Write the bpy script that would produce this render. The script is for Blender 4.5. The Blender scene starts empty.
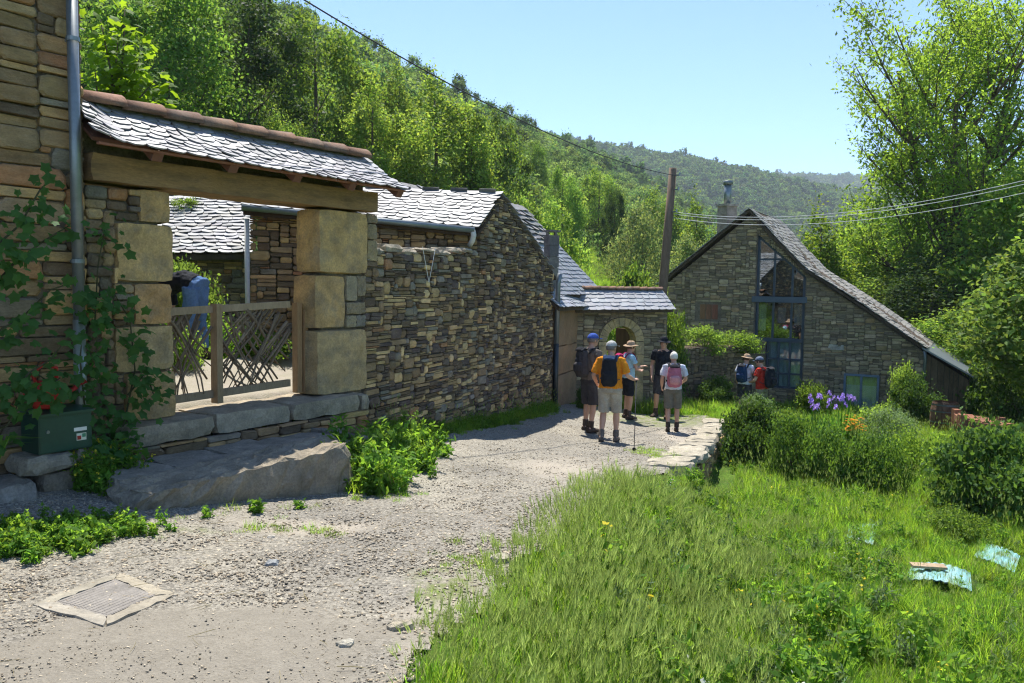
import bpy, bmesh, math, random, time
import numpy as np
from mathutils import Vector, Matrix, Euler

T0 = time.time()
random.seed(7)
RNG = np.random.default_rng(7)
SC = bpy.context.scene
COL = SC.collection

# ------------------------------------------------------------------ camera
W_PX, H_PX, F_PX = 1024, 683, 800.0
PITCH, ROLL = math.radians(3.9), math.radians(0.8)
cp, sp_ = math.cos(PITCH), math.sin(PITCH)
FWD = Vector((0, cp, -sp_)); UP0 = Vector((0, sp_, cp)); RIGHT0 = Vector((1, 0, 0))
cr, sr = math.cos(ROLL), math.sin(ROLL)
CRIGHT = RIGHT0 * cr + UP0 * sr
CUP = UP0 * cr - RIGHT0 * sr
cam_data = bpy.data.cameras.new('camera')
cam_data.sensor_width = 36.0
cam_data.lens = 36.0 * F_PX / W_PX
cam_data.clip_start = 0.05
cam_data.clip_end = 20000
cam = bpy.data.objects.new('camera', cam_data)
COL.objects.link(cam)
m = Matrix((
    (CRIGHT.x, CUP.x, -FWD.x, 0),
    (CRIGHT.y, CUP.y, -FWD.y, 0),
    (CRIGHT.z, CUP.z, -FWD.z, 0),
    (0, 0, 0, 1)))
cam.matrix_world = m            # the eye is the origin of the scene: ground is about -1.65 below it
SC.camera = cam

# ------------------------------------------------------------------ sky, sun, exposure
SUN_EL, SUN_AZ = math.radians(65), math.radians(-10)      # azimuth from +Y, clockwise positive
S_DIR = Vector((math.sin(SUN_AZ) * math.cos(SUN_EL), math.cos(SUN_AZ) * math.cos(SUN_EL), math.sin(SUN_EL)))
world = bpy.data.worlds.new('World')
SC.world = world
world.use_nodes = True
wn = world.node_tree
wn.nodes.clear()
sky = wn.nodes.new('ShaderNodeTexSky')
sky.sky_type = 'NISHITA'
sky.sun_disc = False
sky.sun_elevation = SUN_EL
sky.sun_rotation = SUN_AZ
sky.altitude = 600
sky.air_density = 0.75
sky.dust_density = 0.0
sky.ozone_density = 4.0
bg = wn.nodes.new('ShaderNodeBackground')
bg.inputs['Strength'].default_value = 0.15
wo = wn.nodes.new('ShaderNodeOutputWorld')
wn.links.new(sky.outputs[0], bg.inputs['Color'])
wn.links.new(bg.outputs[0], wo.inputs['Surface'])

sun_d = bpy.data.lights.new('sun', 'SUN')
sun_d.energy = 5.0
sun_d.angle = math.radians(0.5)
sun_d.color = (1.0, 0.95, 0.87)
sun = bpy.data.objects.new('sun', sun_d)
sun.rotation_euler = (-S_DIR).to_track_quat('-Z', 'Y').to_euler()
sun.location = (0, 0, 60)
COL.objects.link(sun)

SC.view_settings.view_transform = 'Standard'
SC.view_settings.look = 'None'
SC.view_settings.gamma = 1.0
SC.view_settings.use_curve_mapping = False
SC.view_settings.exposure = 0.95
SC.render.engine = 'CYCLES'
cy = SC.cycles
cy.use_denoising = True
try:
    cy.denoiser = 'OPENIMAGEDENOISE'
    cy.denoising_input_passes = 'RGB_ALBEDO_NORMAL'
    cy.denoising_prefilter = 'NONE'
except Exception:
    pass
cy.filter_width = 1.2
cy.use_adaptive_sampling = True
cy.adaptive_threshold = 0.02
cy.max_bounces = 6
cy.diffuse_bounces = 3
cy.glossy_bounces = 2
cy.transmission_bounces = 4
cy.transparent_max_bounces = 6
cy.volume_bounces = 0
cy.caustics_reflective = False
cy.caustics_refractive = False
cy.sample_clamp_indirect = 6.0

# ------------------------------------------------------------------ picture geometry helpers
def ray(u, v):
    a = (u - W_PX / 2) / F_PX
    b = -(v - H_PX / 2) / F_PX
    a2 = a * cr - b * sr
    b2 = a * sr + b * cr
    return RIGHT0 * a2 + UP0 * b2 + FWD

def at(u, v, Y):                       # the point on the sight line at depth Y
    r = ray(u, v)
    return r * (Y / r.y)

def onpl(u, v, A, B):                  # where the sight line meets the upright plane through plan points A, B
    r = ray(u, v)
    dx, dy = B[0] - A[0], B[1] - A[1]
    nx, ny = dy, -dx
    k = (nx * A[0] + ny * A[1]) / (nx * r.x + ny * r.y)
    return r * k

def project(p):
    p = Vector(p)
    d = p.dot(FWD)
    return (W_PX / 2 + F_PX * p.dot(CRIGHT) / d, H_PX / 2 - F_PX * p.dot(CUP) / d)

def sstep(a, b, x):
    t = np.clip((np.asarray(x, float) - a) / (b - a), 0, 1)
    return t * t * (3 - 2 * t)

# cheap smooth value noise, vectorised
def vnoise(x, y, seed=0):
    x = np.asarray(x, float); y = np.asarray(y, float)
    xi = np.floor(x); yi = np.floor(y)
    fx = x - xi; fy = y - yi
    fx = fx * fx * (3 - 2 * fx); fy = fy * fy * (3 - 2 * fy)
    def h(a, b):
        s = np.sin(a * 127.1 + b * 311.7 + seed * 74.7) * 43758.5453
        return s - np.floor(s)
    return (h(xi, yi) * (1 - fx) + h(xi + 1, yi) * fx) * (1 - fy) + (h(xi, yi + 1) * (1 - fx) + h(xi + 1, yi + 1) * fx) * fy

def fbm(x, y, seed=0, o=4):
    s = 0; a = 0.5
    for i in range(o):
        s = s + a * vnoise(np.asarray(x) * 2 ** i, np.asarray(y) * 2 ** i, seed + i)
        a *= 0.5
    return s

# ------------------------------------------------------------------ plan of the place (metres, eye at origin)
G0 = np.array([-1.84, 10.0]); GW = np.array([.557, .8305]); GN = np.array([.8305, -.557])      # gate line, its outward normal
W2 = np.array([.354, .935]); N2 = np.array([.935, -.354])                                       # road wall line
E0 = G0 + 7.5 * W2                                                                               # its far end
E1 = G0 + 9.5 * W2
def gp(s, t, z):
    return Vector((G0[0] + s * GW[0] + t * GN[0], G0[1] + s * GW[1] + t * GN[1], z))
def wp(k, t, z):
    return Vector((G0[0] + k * W2[0] + t * N2[0], G0[1] + k * W2[1] + t * N2[1], z))
A_APEX = np.array([7.05, 24.0]); HR = np.array([.866, -.5]); HN = np.array([-.5, -.866]); HD = -HN     # right house gable
def hp(k, t, z):                       # k along the gable to the right, t outwards
    return Vector((A_APEX[0] + k * HR[0] + t * HN[0], A_APEX[1] + k * HR[1] + t * HN[1], z))

EDGE_Y = [-20, 0, 3.6, 6, 8.5, 10.2, 13.0, 17.0, 19.5, 24, 60]
EDGE_X = [-3, -1.15, -.38, .35, 1.25, 2.25, 3.25, 4.55, 5.0, 6, 20]
def road_z(y):
    return np.interp(y, [-40, -10, 0, 3.5, 8, 11, 14.2, 16.5, 20, 24, 40, 150, 400, 1500, 6000],
                     [.6, -1.25, -1.62, -1.74, -2.06, -2.38, -2.72, -2.86, -2.97, -3.08, -4.0, -13, -24, -40, -60])
def left_d(x, y):                      # metres behind the gate / road wall line
    d1 = -((x - G0[0]) * GN[0] + (y - G0[1]) * GN[1])
    d2 = -((x - G0[0]) * N2[0] + (y - G0[1]) * N2[1])
    return np.minimum(d1, d2)
def right_d(x, y):
    return (x - np.interp(y, EDGE_Y, EDGE_X)) * .9
def hill_d(x, y):
    return -.915 * x + .403 * y
H2X = [-4000, -600, -100, 76, 180, 260, 330, 394, 600, 1200, 4000]
H2Z = [172, 187, 184, 165, 150, 134, 119, 105, 80, 60, 120]
def gz(x, y):
    x = np.asarray(x, float); y = np.asarray(y, float)
    z = road_z(y)
    dl = left_d(x, y); dr = right_d(x, y)
    near = 1 - sstep(19.0, 20.5, y)
    # banked verge along the wall, courtyard level behind it
    z = z + near * .26 * (1 - sstep(0, 2.3, -dl)) * sstep(-30, -2, y)
    court = -1.31 + .34 * sstep(.8, 3.6, dl) + .05 * np.clip(dl - 3, 0, 30)
    z = z + near * (court - z) * sstep(.1, .4, dl)
    # bank and garden on the right
    mead = np.interp(y, [-10, 0, 3, 6, 10, 14, 20, 24], [-1.9, -2.25, -2.55, -2.88, -3.1, -3.2, -3.35, -3.35])
    wallness = sstep(9.4, 10.6, y) * (1 - sstep(16.5, 18.5, y))
    drop = sstep(0, 1.35, dr) * (1 - wallness) + sstep(-.12, .1, dr) * wallness
    m2 = 1 - sstep(24, 40, y)
    z = z + (np.minimum(mead, z) - z) * drop * m2
    # small unevenness
    z = z + .05 * (fbm(x * .8, y * .8, 3) - .47) * (1 - sstep(60, 200, y))
    # hills
    d = hill_d(x, y)
    ground_away = sstep(18, 34, d)
    a = .58 * np.maximum(d - 19, 0) - 1.0 * ground_away
    b = 56 - .02 * (d - 123) + 5 * (fbm(x * .012, y * .012, 9) - .47)
    k = 10.0
    hsm = np.clip(.5 + .5 * (b - a) / k, 0, 1)
    h1 = (b + (a - b) * hsm) - k * hsm * (1 - hsm)
    h1 = np.where(d > 17, h1, -500) * 1.0
    h2 = -30 + (np.interp(x, H2X, H2Z) + 22) * sstep(380, 930, y) + 14 * (fbm(x * .006, y * .006, 5) - .47) * sstep(380, 600, y)
    h3 = 262 * sstep(1080, 1620, y) + 16 * (fbm(x * .004, y * .004, 15) - .47) * sstep(1080, 1400, y) - 40
    hE = .55 * np.maximum(-d - 45, 0)
    hE = np.minimum(hE, 60)
    z = z + hE * sstep(-60, 0, y)
    z = np.where((d > 17), np.maximum(z, h1 + np.where(d < 40, 0, 0)), z)
    z = np.where(y > 380, np.maximum(z, h2), z)
    z = np.where(y > 1080, np.maximum(z, h3), z)
    return z
def gzf(x, y):
    return float(gz(x, y))
def ongr(u, v, dz=0.0):                # where the sight line meets the ground
    r = ray(u, v)
    Y = 1.0
    for i in range(4000):
        p = r * (Y / r.y)
        if p.z <= gzf(p.x, p.y) + dz:
            return p
        Y += .05 if Y < 60 else 1.0
    return r * (Y / r.y)

# ------------------------------------------------------------------ object helpers
def fast_mesh(name, V, F, colr=None, mats=None, smooth=False, fmat=None):
    me = bpy.data.meshes.new(name)
    V = np.ascontiguousarray(V, dtype=np.float32)
    F = np.ascontiguousarray(F, dtype=np.int32)
    me.vertices.add(len(V)); me.vertices.foreach_set('co', V.ravel())
    k = F.shape[1]
    me.loops.add(F.size); me.loops.foreach_set('vertex_index', F.ravel())
    me.polygons.add(len(F))
    me.polygons.foreach_set('loop_start', np.arange(0, F.size, k, dtype=np.int32))
    me.polygons.foreach_set('loop_total', np.full(len(F), k, dtype=np.int32))
    if smooth:
        me.polygons.foreach_set('use_smooth', np.ones(len(F), dtype=bool))
    if mats:
        for mm in mats: me.materials.append(mm)
    if fmat is not None:
        me.polygons.foreach_set('material_index', np.asarray(fmat, dtype=np.int32))
    me.update(calc_edges=True)
    if colr is not None:
        c = np.ones((len(V), 4), dtype=np.float32)
        c[:, :3] = colr
        at_ = me.attributes.new('col', 'FLOAT_COLOR', 'POINT')
        at_.data.foreach_set('color', c.ravel())
    return me

class MB:
    def __init__(self):
        self.v = []; self.f = []; self.c = []
    def add(self, vs, fs, col=(1, 1, 1)):
        b = len(self.v)
        self.v.extend([tuple(p) for p in vs])
        self.f.extend([tuple(i + b for i in f) for f in fs])
        self.c.extend([col] * len(vs))
        return self
    def mesh(self, name, mt=None, smooth=False):
        me = bpy.data.meshes.new(name)
        me.from_pydata(self.v, [], self.f)
        if smooth:
            me.polygons.foreach_set('use_smooth', np.ones(len(self.f), dtype=bool))
        if mt: me.materials.append(mt)
        a_ = me.attributes.new('col', 'FLOAT_COLOR', 'POINT')
        c = np.ones((len(self.v), 4), dtype=np.float32)
        if self.v: c[:, :3] = np.array(self.c)
        a_.data.foreach_set('color', c.ravel())
        me.update()
        return me
    def build(self, name, mt=None, parent=None, smooth=False, **kw):
        return link(name, self.mesh(name, mt, smooth), parent, **kw)
    # shapes ---------------------------------------------------------
    def box8(self, p, col=(1, 1, 1)):          # 8 points: bottom 4 ccw, top 4 ccw
        return self.add(p, [(3, 2, 1, 0), (4, 5, 6, 7), (0, 1, 5, 4), (1, 2, 6, 5), (2, 3, 7, 6), (3, 0, 4, 7)], col)
    def box(self, c, s, rz=0, col=(1, 1, 1)):
        M = Matrix.Rotation(rz, 3, 'Z')
        q = [Vector((x * s[0] / 2, y * s[1] / 2, z * s[2] / 2)) for z in (-1, 1) for x, y in ((-1, -1), (1, -1), (1, 1), (-1, 1))]
        return self.box8([M @ k + Vector(c) for k in q], col)
    def bar(self, a, b, w, h, up=(0, 0, 1), col=(1, 1, 1)):    # square bar between two points
        a = Vector(a); b = Vector(b); t = (b - a).normalized(); u = Vector(up)
        s = t.cross(u).normalized(); u = s.cross(t).normalized()
        pts = [p + s * i * w / 2 + u * j * h / 2 for p in (a, b) for i, j in ((-1, -1), (1, -1), (1, 1), (-1, 1))]
        return self.add(pts, [(0, 1, 2, 3), (7, 6, 5, 4), (0, 4, 5, 1), (1, 5, 6, 2), (2, 6, 7, 3), (3, 7, 4, 0)], col)
    def tube(self, pts, rad, n=8, col=(1, 1, 1), side=None, sq=1.0, cap=True):
        pts = [Vector(p) for p in pts]
        if not hasattr(rad, '__len__'): rad = [rad] * len(pts)
        rings = []
        prev = None
        for i, p in enumerate(pts):
            t = (pts[min(i + 1, len(pts) - 1)] - pts[max(i - 1, 0)])
            if t.length < 1e-9: t = Vector((0, 0, 1))
            t.normalize()
            if side is not None:
                s = Vector(side); s = (s - t * s.dot(t)).normalized()
            else:
                if prev is None:
                    s = t.orthogonal().normalized()
                else:
                    s = (prev - t * prev.dot(t)).normalized()
            prev = s
            w = t.cross(s)
            r = rad[i]
            ra, rb = (r if hasattr(r, '__len__') else (r, r * sq))
            rings.append([p + s * ra * math.cos(2 * math.pi * k / n) + w * rb * math.sin(2 * math.pi * k / n) for k in range(n)])
        vs = [q for r in rings for q in r]
        fs = []
        for i in range(len(pts) - 1):
            for k in range(n):
                k2 = (k + 1) % n
                fs.append((i * n + k, i * n + k2, (i + 1) * n + k2, (i + 1) * n + k))
        if cap:
            fs.append(tuple(reversed(range(n))))
            fs.append(tuple((len(pts) - 1) * n + k for k in range(n)))
        return self.add(vs, fs, col)
    def ell(self, c, r, n=12, m_=8, R=None, col=(1, 1, 1), zmin=-1.0):
        c = Vector(c); vs = []; fs = []
        th0 = math.acos(max(-1, min(1, zmin)))
        for i in range(m_ + 1):
            th = th0 * i / m_
            for k in range(n):
                ph = 2 * math.pi * k / n
                q = Vector((r[0] * math.sin(th) * math.cos(ph), r[1] * math.sin(th) * math.sin(ph), r[2] * math.cos(th)))
                if R: q = R @ q
                vs.append(c + q)
        for i in range(m_):
            for k in range(n):
                k2 = (k + 1) % n
                fs.append((i * n + k, (i + 1) * n + k, (i + 1) * n + k2, i * n + k2))
        return self.add(vs, fs, col)
    def prism(self, poly, ext, col=(1, 1, 1)):     # polygon extruded by a vector
        n = len(poly); e = Vector(ext)
        vs = [Vector(p) for p in poly] + [Vector(p) + e for p in poly]
        fs = [tuple(reversed(range(n))), tuple(range(n, 2 * n))] + [(i, (i + 1) % n, n + (i + 1) % n, n + i) for i in range(n)]
        return self.add(vs, fs, col)
    def rough(self, b4, t4, amp=.02, nx=6, ny=5, nz=3, seed=0, col=(1, 1, 1), rnd=.25):   # a rough stone block from 8 corners
        b4 = [np.array(p, float) for p in b4]; t4 = [np.array(p, float) for p in t4]
        def tri(u, v, w):
            lo = (b4[0] * (1 - u) + b4[1] * u) * (1 - v) + (b4[3] * (1 - u) + b4[2] * u) * v
            hi = (t4[0] * (1 - u) + t4[1] * u) * (1 - v) + (t4[3] * (1 - u) + t4[2] * u) * v
            return lo * (1 - w) + hi * w
        cen = tri(.5, .5, .5)
        idx = {}; vs = []; fs = []
        def vid(i, j, k):
            key = (i, j, k)
            if key not in idx:
                u, v, w = i / nx, j / ny, k / nz
                # pull corners in for rounded arrises
                e = sum(1 for q in (u, v, w) if q in (0.0, 1.0))
                p = tri(u, v, w)
                if e >= 2: p = p + (cen - p) * (rnd * .09 * (e - 1))
                r_ = random.Random(hash((i * 7 + seed * 131, j * 13 + seed, k * 29)))
                p = p + np.array([r_.uniform(-1, 1), r_.uniform(-1, 1), r_.uniform(-1, 1) * .7]) * amp
                idx[key] = len(vs); vs.append(p)
            return idx[key]
        for i in range(nx):
            for j in range(ny):
                fs.append((vid(i, j, nz), vid(i + 1, j, nz), vid(i + 1, j + 1, nz), vid(i, j + 1, nz)))
                fs.append((vid(i, j + 1, 0), vid(i + 1, j + 1, 0), vid(i + 1, j, 0), vid(i, j, 0)))
        for i in range(nx):
            for k in range(nz):
                fs.append((vid(i, 0, k), vid(i + 1, 0, k), vid(i + 1, 0, k + 1), vid(i, 0, k + 1)))
                fs.append((vid(i + 1, ny, k), vid(i, ny, k), vid(i, ny, k + 1), vid(i + 1, ny, k + 1)))
        for j in range(ny):
            for k in range(nz):
                fs.append((vid(0, j + 1, k), vid(0, j, k), vid(0, j, k + 1), vid(0, j + 1, k + 1)))
                fs.append((vid(nx, j, k), vid(nx, j + 1, k), vid(nx, j + 1, k + 1), vid(nx, j, k + 1)))
        return self.add(vs, fs, col)

def link(name, data, parent=None, label=None, cat=None, group=None, kind=None, loc=None):
    o = bpy.data.objects.new(name, data)
    COL.objects.link(o)
    if parent is not None:
        o.parent = parent
        wl = parent.get('_wl')
        if wl is not None:
            o.matrix_parent_inverse = Matrix.Translation((-wl[0], -wl[1], -wl[2]))
    if loc is not None: o.location = loc
    if label: o['label'] = label
    if cat: o['category'] = cat
    if group: o['group'] = group
    if kind: o['kind'] = kind
    return o

THINGS = []
def thing(name, label, cat, loc=(0, 0, 0), group=None):     # an Empty at the thing's base; parts are given in world coordinates
    o = link(name, None, None, label, cat, group)
    o.location = loc
    o['_wl'] = tuple(loc)
    o.empty_display_size = .2
    THINGS.append(o)
    return o
def local_thing(name, label, cat, group=None):              # parts are given in the thing's own coordinates
    o = link(name, None, None, label, cat, group)
    return o
def copy_tree(o, parent=None):
    c = o.copy(); COL.objects.link(c)
    if parent is not None: c.parent = parent
    for ch in o.children: copy_tree(ch, c)
    return c

# ------------------------------------------------------------------ materials
def newmat(name):
    mt = bpy.data.materials.new(name)
    mt.use_nodes = True
    nt = mt.node_tree
    nt.nodes.clear()
    out = nt.nodes.new('ShaderNodeOutputMaterial')
    return mt, nt, out
def N(nt, typ, **kw):
    n = nt.nodes.new(typ)
    for k, v in kw.items(): setattr(n, k, v)
    return n
def noise(nt, co, scale, detail=5, rough=.6, dist=0.0):
    n = N(nt, 'ShaderNodeTexNoise')
    n.inputs['Scale'].default_value = scale
    n.inputs['Detail'].default_value = detail
    n.inputs['Roughness'].default_value = rough
    n.inputs['Distortion'].default_value = dist
    nt.links.new(co, n.inputs['Vector'])
    return n.outputs['Fac']
def rng_(nt, fac, lo, hi, f0=.3, f1=.7):
    n = N(nt, 'ShaderNodeMapRange')
    n.inputs['From Min'].default_value = f0; n.inputs['From Max'].default_value = f1
    n.inputs['To Min'].default_value = lo; n.inputs['To Max'].default_value = hi
    nt.links.new(fac, n.inputs['Value'])
    return n.outputs[0]
def mixc(nt, fac, a, b, mode='MIX'):
    n = N(nt, 'ShaderNodeMix', data_type='RGBA', blend_type=mode)
    for val, i in ((fac, 0), (a, 6), (b, 7)):
        if hasattr(val, 'is_output'): nt.links.new(val, n.inputs[i])
        elif i == 0: n.inputs[0].default_value = val
        else: n.inputs[i].default_value = (*val[:3], 1)
    return n.outputs[2]
def mul(nt, a, b):
    n = N(nt, 'ShaderNodeMath', operation='MULTIPLY')
    for i, v in enumerate((a, b)):
        if hasattr(v, 'is_output'): nt.links.new(v, n.inputs[i])
        else: n.inputs[i].default_value = v
    return n.outputs[0]
def scale_col(nt, col, fac):
    return mixc(nt, 1.0, col, fac_to_col(nt, fac), 'MULTIPLY')
def fac_to_col(nt, fac):
    n = N(nt, 'ShaderNodeCombineColor')
    for i in range(3): nt.links.new(fac, n.inputs[i])
    return n.outputs[0]
def bump(nt, h, strength, dist):
    b = N(nt, 'ShaderNodeBump')
    b.inputs['Strength'].default_value = strength
    b.inputs['Distance'].default_value = dist
    nt.links.new(h, b.inputs['Height'])
    return b.outputs[0]

def surf(name, col=(.5, .5, .5), attr=True, var=.25, s1=3.0, s2=25.0, rough=.85, spec=.3, bump_=.5, bdist=.01, bscale=30.0,
         metal=0.0, tint=None, tint_amt=.4, tint_scale=2.0, stretch=None, objrand=0.0):
    """general weathered surface: colour (times the piece's own colour), two noises, an optional second tint in patches, relief"""
    mt, nt, out = newmat(name)
    p = N(nt, 'ShaderNodeBsdfPrincipled')
    nt.links.new(p.outputs[0], out.inputs[0])
    tc = N(nt, 'ShaderNodeTexCoord').outputs['Object']
    if stretch:
        mp = N(nt, 'ShaderNodeMapping')
        mp.inputs['Scale'].default_value = stretch
        nt.links.new(tc, mp.inputs[0]); tc = mp.outputs[0]
    c = N(nt, 'ShaderNodeRGB').outputs[0]
    c.default_value = (*col, 1)
    if attr:
        a = N(nt, 'ShaderNodeAttribute', attribute_name='col').outputs['Color']
        c = mixc(nt, 1.0, c, a, 'MULTIPLY')
    if tint is not None:
        f = rng_(nt, noise(nt, tc, tint_scale, 6, .65), 0, tint_amt, .45, .62)
        c = mixc(nt, f, c, tint)
    n1 = noise(nt, tc, s1, 5)
    n2 = noise(nt, tc, s2, 6, .7)
    c = scale_col(nt, c, rng_(nt, n1, 1 - var, 1 + var))
    c = scale_col(nt, c, rng_(nt, n2, 1 - var, 1 + var))
    if objrand:
        oi = N(nt, 'ShaderNodeObjectInfo').outputs['Random']
        c = scale_col(nt, c, rng_(nt, oi, 1 - objrand, 1 + objrand, 0, 1))
    nt.links.new(c, p.inputs['Base Color'])
    p.inputs['Roughness'].default_value = rough
    p.inputs['Specular IOR Level'].default_value = spec
    p.inputs['Metallic'].default_value = metal
    if bump_ > 0:
        nt.links.new(bump(nt, noise(nt, tc, bscale, 7, .7), bump_, bdist), p.inputs['Normal'])
    return mt

def leaf(name, col, trans=None, tfac=.45, var=.35, objrand=.25, hue=0.0, rough=.6, spec=.12):
    """foliage: a glossy diffuse upper side and light coming through the blade"""
    mt, nt, out = newmat(name)
    a = N(nt, 'ShaderNodeAttribute', attribute_name='col').outputs['Color']
    oi = N(nt, 'ShaderNodeObjectInfo').outputs['Random']
    def shade(cc):
        c = N(nt, 'ShaderNodeRGB').outputs[0]; c.default_value = (*cc, 1)
        c = mixc(nt, 1.0, c, a, 'MULTIPLY')
        if objrand: c = scale_col(nt, c, rng_(nt, oi, 1 - objrand, 1 + objrand, 0, 1))
        if hue:
            h = N(nt, 'ShaderNodeHueSaturation')
            nt.links.new(c, h.inputs['Color'])
            m1 = N(nt, 'ShaderNodeMath', operation='MULTIPLY'); nt.links.new(oi, m1.inputs[0]); m1.inputs[1].default_value = 7.31
            m2 = N(nt, 'ShaderNodeMath', operation='FRACT'); nt.links.new(m1.outputs[0], m2.inputs[0])
            nt.links.new(rng_(nt, m2.outputs[0], .5 - hue, .5 + hue, 0, 1), h.inputs['Hue'])
            c = h.outputs[0]
        return c
    p = N(nt, 'ShaderNodeBsdfPrincipled')
    nt.links.new(shade(col), p.inputs['Base Color'])
    p.inputs['Roughness'].default_value = rough
    p.inputs['Specular IOR Level'].default_value = spec
    t = N(nt, 'ShaderNodeBsdfTranslucent')
    nt.links.new(shade(trans or (col[0] * 1.9, col[1] * 1.7, col[2] * .8)), t.inputs['Color'])
    mx = N(nt, 'ShaderNodeMixShader')
    mx.inputs[0].default_value = tfac
    nt.links.new(p.outputs[0], mx.inputs[1]); nt.links.new(t.outputs[0], mx.inputs[2])
    nt.links.new(mx.outputs[0], out.inputs[0])
    return mt

M = {}
M['stone'] = surf('schist_stone', (1.06, 1, .88), True, .24, 6, 40, .9, .2, .9, .014, 28, tint=(.20, .165, .11), tint_amt=.35, tint_scale=5, stretch=(1, 1, 2.4))
M['block'] = surf('sandstone_block', (1.02, 1, .94), True, .26, 5, 46, .95, .15, 1.0, .022, 24, tint=(.20, .18, .14), tint_amt=.5, tint_scale=5.5)
M['mortar'] = surf('wall_core', (.17, .14, .105), False, .3, 5, 40, .95, .15, .9, .02, 30)
M['slate'] = surf('slate', (1, 1, 1), True, .16, 8, 60, .52, .5, .5, .004, 45, tint=(.30, .29, .25), tint_amt=.35, tint_scale=9)
M['oldslate'] = surf('old_slate', (1, 1, 1), True, .22, 5, 40, .6, .45, .6, .008, 30, tint=(.24, .22, .17), tint_amt=.6, tint_scale=3)
M['ridge'] = surf('clay_ridge_tile', (.22, .125, .08), True, .25, 5, 40, .88, .25, .6, .008, 30, tint=(.16, .12, .09), tint_amt=.7, tint_scale=4)
M['beam'] = surf('weathered_beam', (.28, .175, .08), True, .22, 2.5, 18, .85, .25, .7, .012, 16, tint=(.14, .10, .06), tint_amt=.6, tint_scale=2.2, stretch=(1, 1, 5))
M['redwood'] = surf('red_rafter', (.17, .075, .048), True, .15, 4, 30, .75, .3, .3, .005, 20)
M['fence_wood'] = surf('pale_timber', (.33, .24, .15), True, .18, 4, 30, .8, .3, .5, .006, 20, stretch=(2, 2, .6))
M['branch'] = surf('grey_branch', (.20, .145, .098), True, .25, 6, 40, .85, .25, .5, .006, 30)
M['bark'] = surf('bark', (.10, .078, .055), True, .3, 5, 20, .95, .15, .9, .03, 12, stretch=(1, 1, .3))
M['darkwood'] = surf('dark_boards', (.085, .062, .042), True, .3, 3, 25, .85, .25, .6, .008, 18, stretch=(3, 3, .5))
M['polewood'] = surf('pole_wood', (.17, .12, .085), True, .25, 4, 30, .9, .2, .6, .008, 18, stretch=(2, 2, .3))
M['plaster'] = surf('ochre_plaster', (.34, .215, .125), True, .15, 2.2, 20, .95, .15, .5, .01, 14, tint=(.22, .16, .105), tint_amt=.7, tint_scale=1.5)
M['zinc'] = surf('zinc', (.20, .225, .235), True, .12, 3, 20, .42, .5, .1, .002, 20, metal=.55)
M['whitepipe'] = surf('pale_pipe', (.55, .55, .52), True, .1, 3, 20, .5, .4, 0)
M['bluegrey'] = surf('blue_grey_paint', (.045, .062, .082), True, .12, 3, 25, .5, .4, .1, .002, 30)
M['greenbox'] = surf('green_paint', (.010, .050, .034), True, .12, 3, 25, .38, .45, .08, .002, 30)
M['labelw'] = surf('white_label', (.75, .74, .68), True, .05, 8, 40, .5, .3, 0)
M['red'] = surf('red_plastic', (.48, .035, .025), True, .2, 6, 30, .6, .3, .2, .01, 12)
M['concrete'] = surf('pale_concrete', (.29, .265, .215), True, .24, 4, 45, .95, .2, .6, .006, 45)
M['ironcover'] = surf('cast_cover', (.185, .17, .15), True, .28, 5, 60, .75, .35, .4, .003, 70)
M['cyan'] = surf('turquoise_plastic', (.20, .40, .42), True, .1, 4, 25, .45, .4, .1, .003, 20, tint=(.30, .36, .33), tint_amt=.7, tint_scale=5)
M['rust'] = surf('rusty_timber', (.21, .095, .055), True, .25, 4, 30, .85, .25, .5, .006, 20)
M['wire'] = surf('wire', (.03, .03, .03), False, .05, 4, 20, .6, .3, 0)
M['palewire'] = surf('aluminium_wire', (.50, .52, .52), False, .05, 4, 20, .4, .5, 0)
M['string'] = surf('white_string', (.75, .74, .70), False, .05, 4, 20, .8, .2, 0)
M['soil'] = surf('soil', (.09, .068, .045), False, .3, 4, 30, .95, .15, .9, .02, 18)
M['curtain'] = surf('lace_curtain', (.50, .52, .52), True, .1, 6, 30, .9, .2, .2, .004, 60)
M['moss'] = surf('interior', (.05, .045, .04), False, .2, 4, 20, .9, .2, 0)  # near-black base colour for room insides and hollow cores, no moss on them

def glassmat(tr=.72):
    mt, nt, out = newmat('window_glass')
    p = N(nt, 'ShaderNodeBsdfGlossy')
    p.inputs['Color'].default_value = (.9, .95, 1, 1)
    p.inputs['Roughness'].default_value = .02
    t = N(nt, 'ShaderNodeBsdfTransparent')
    t.inputs[0].default_value = (.75, .8, .8, 1)
    mx = N(nt, 'ShaderNodeMixShader'); mx.inputs[0].default_value = tr
    nt.links.new(p.outputs[0], mx.inputs[1]); nt.links.new(t.outputs[0], mx.inputs[2])
    nt.links.new(mx.outputs[0], out.inputs[0])
    return mt
M['glass'] = glassmat()
M['clearglass'] = glassmat(.9)

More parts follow.
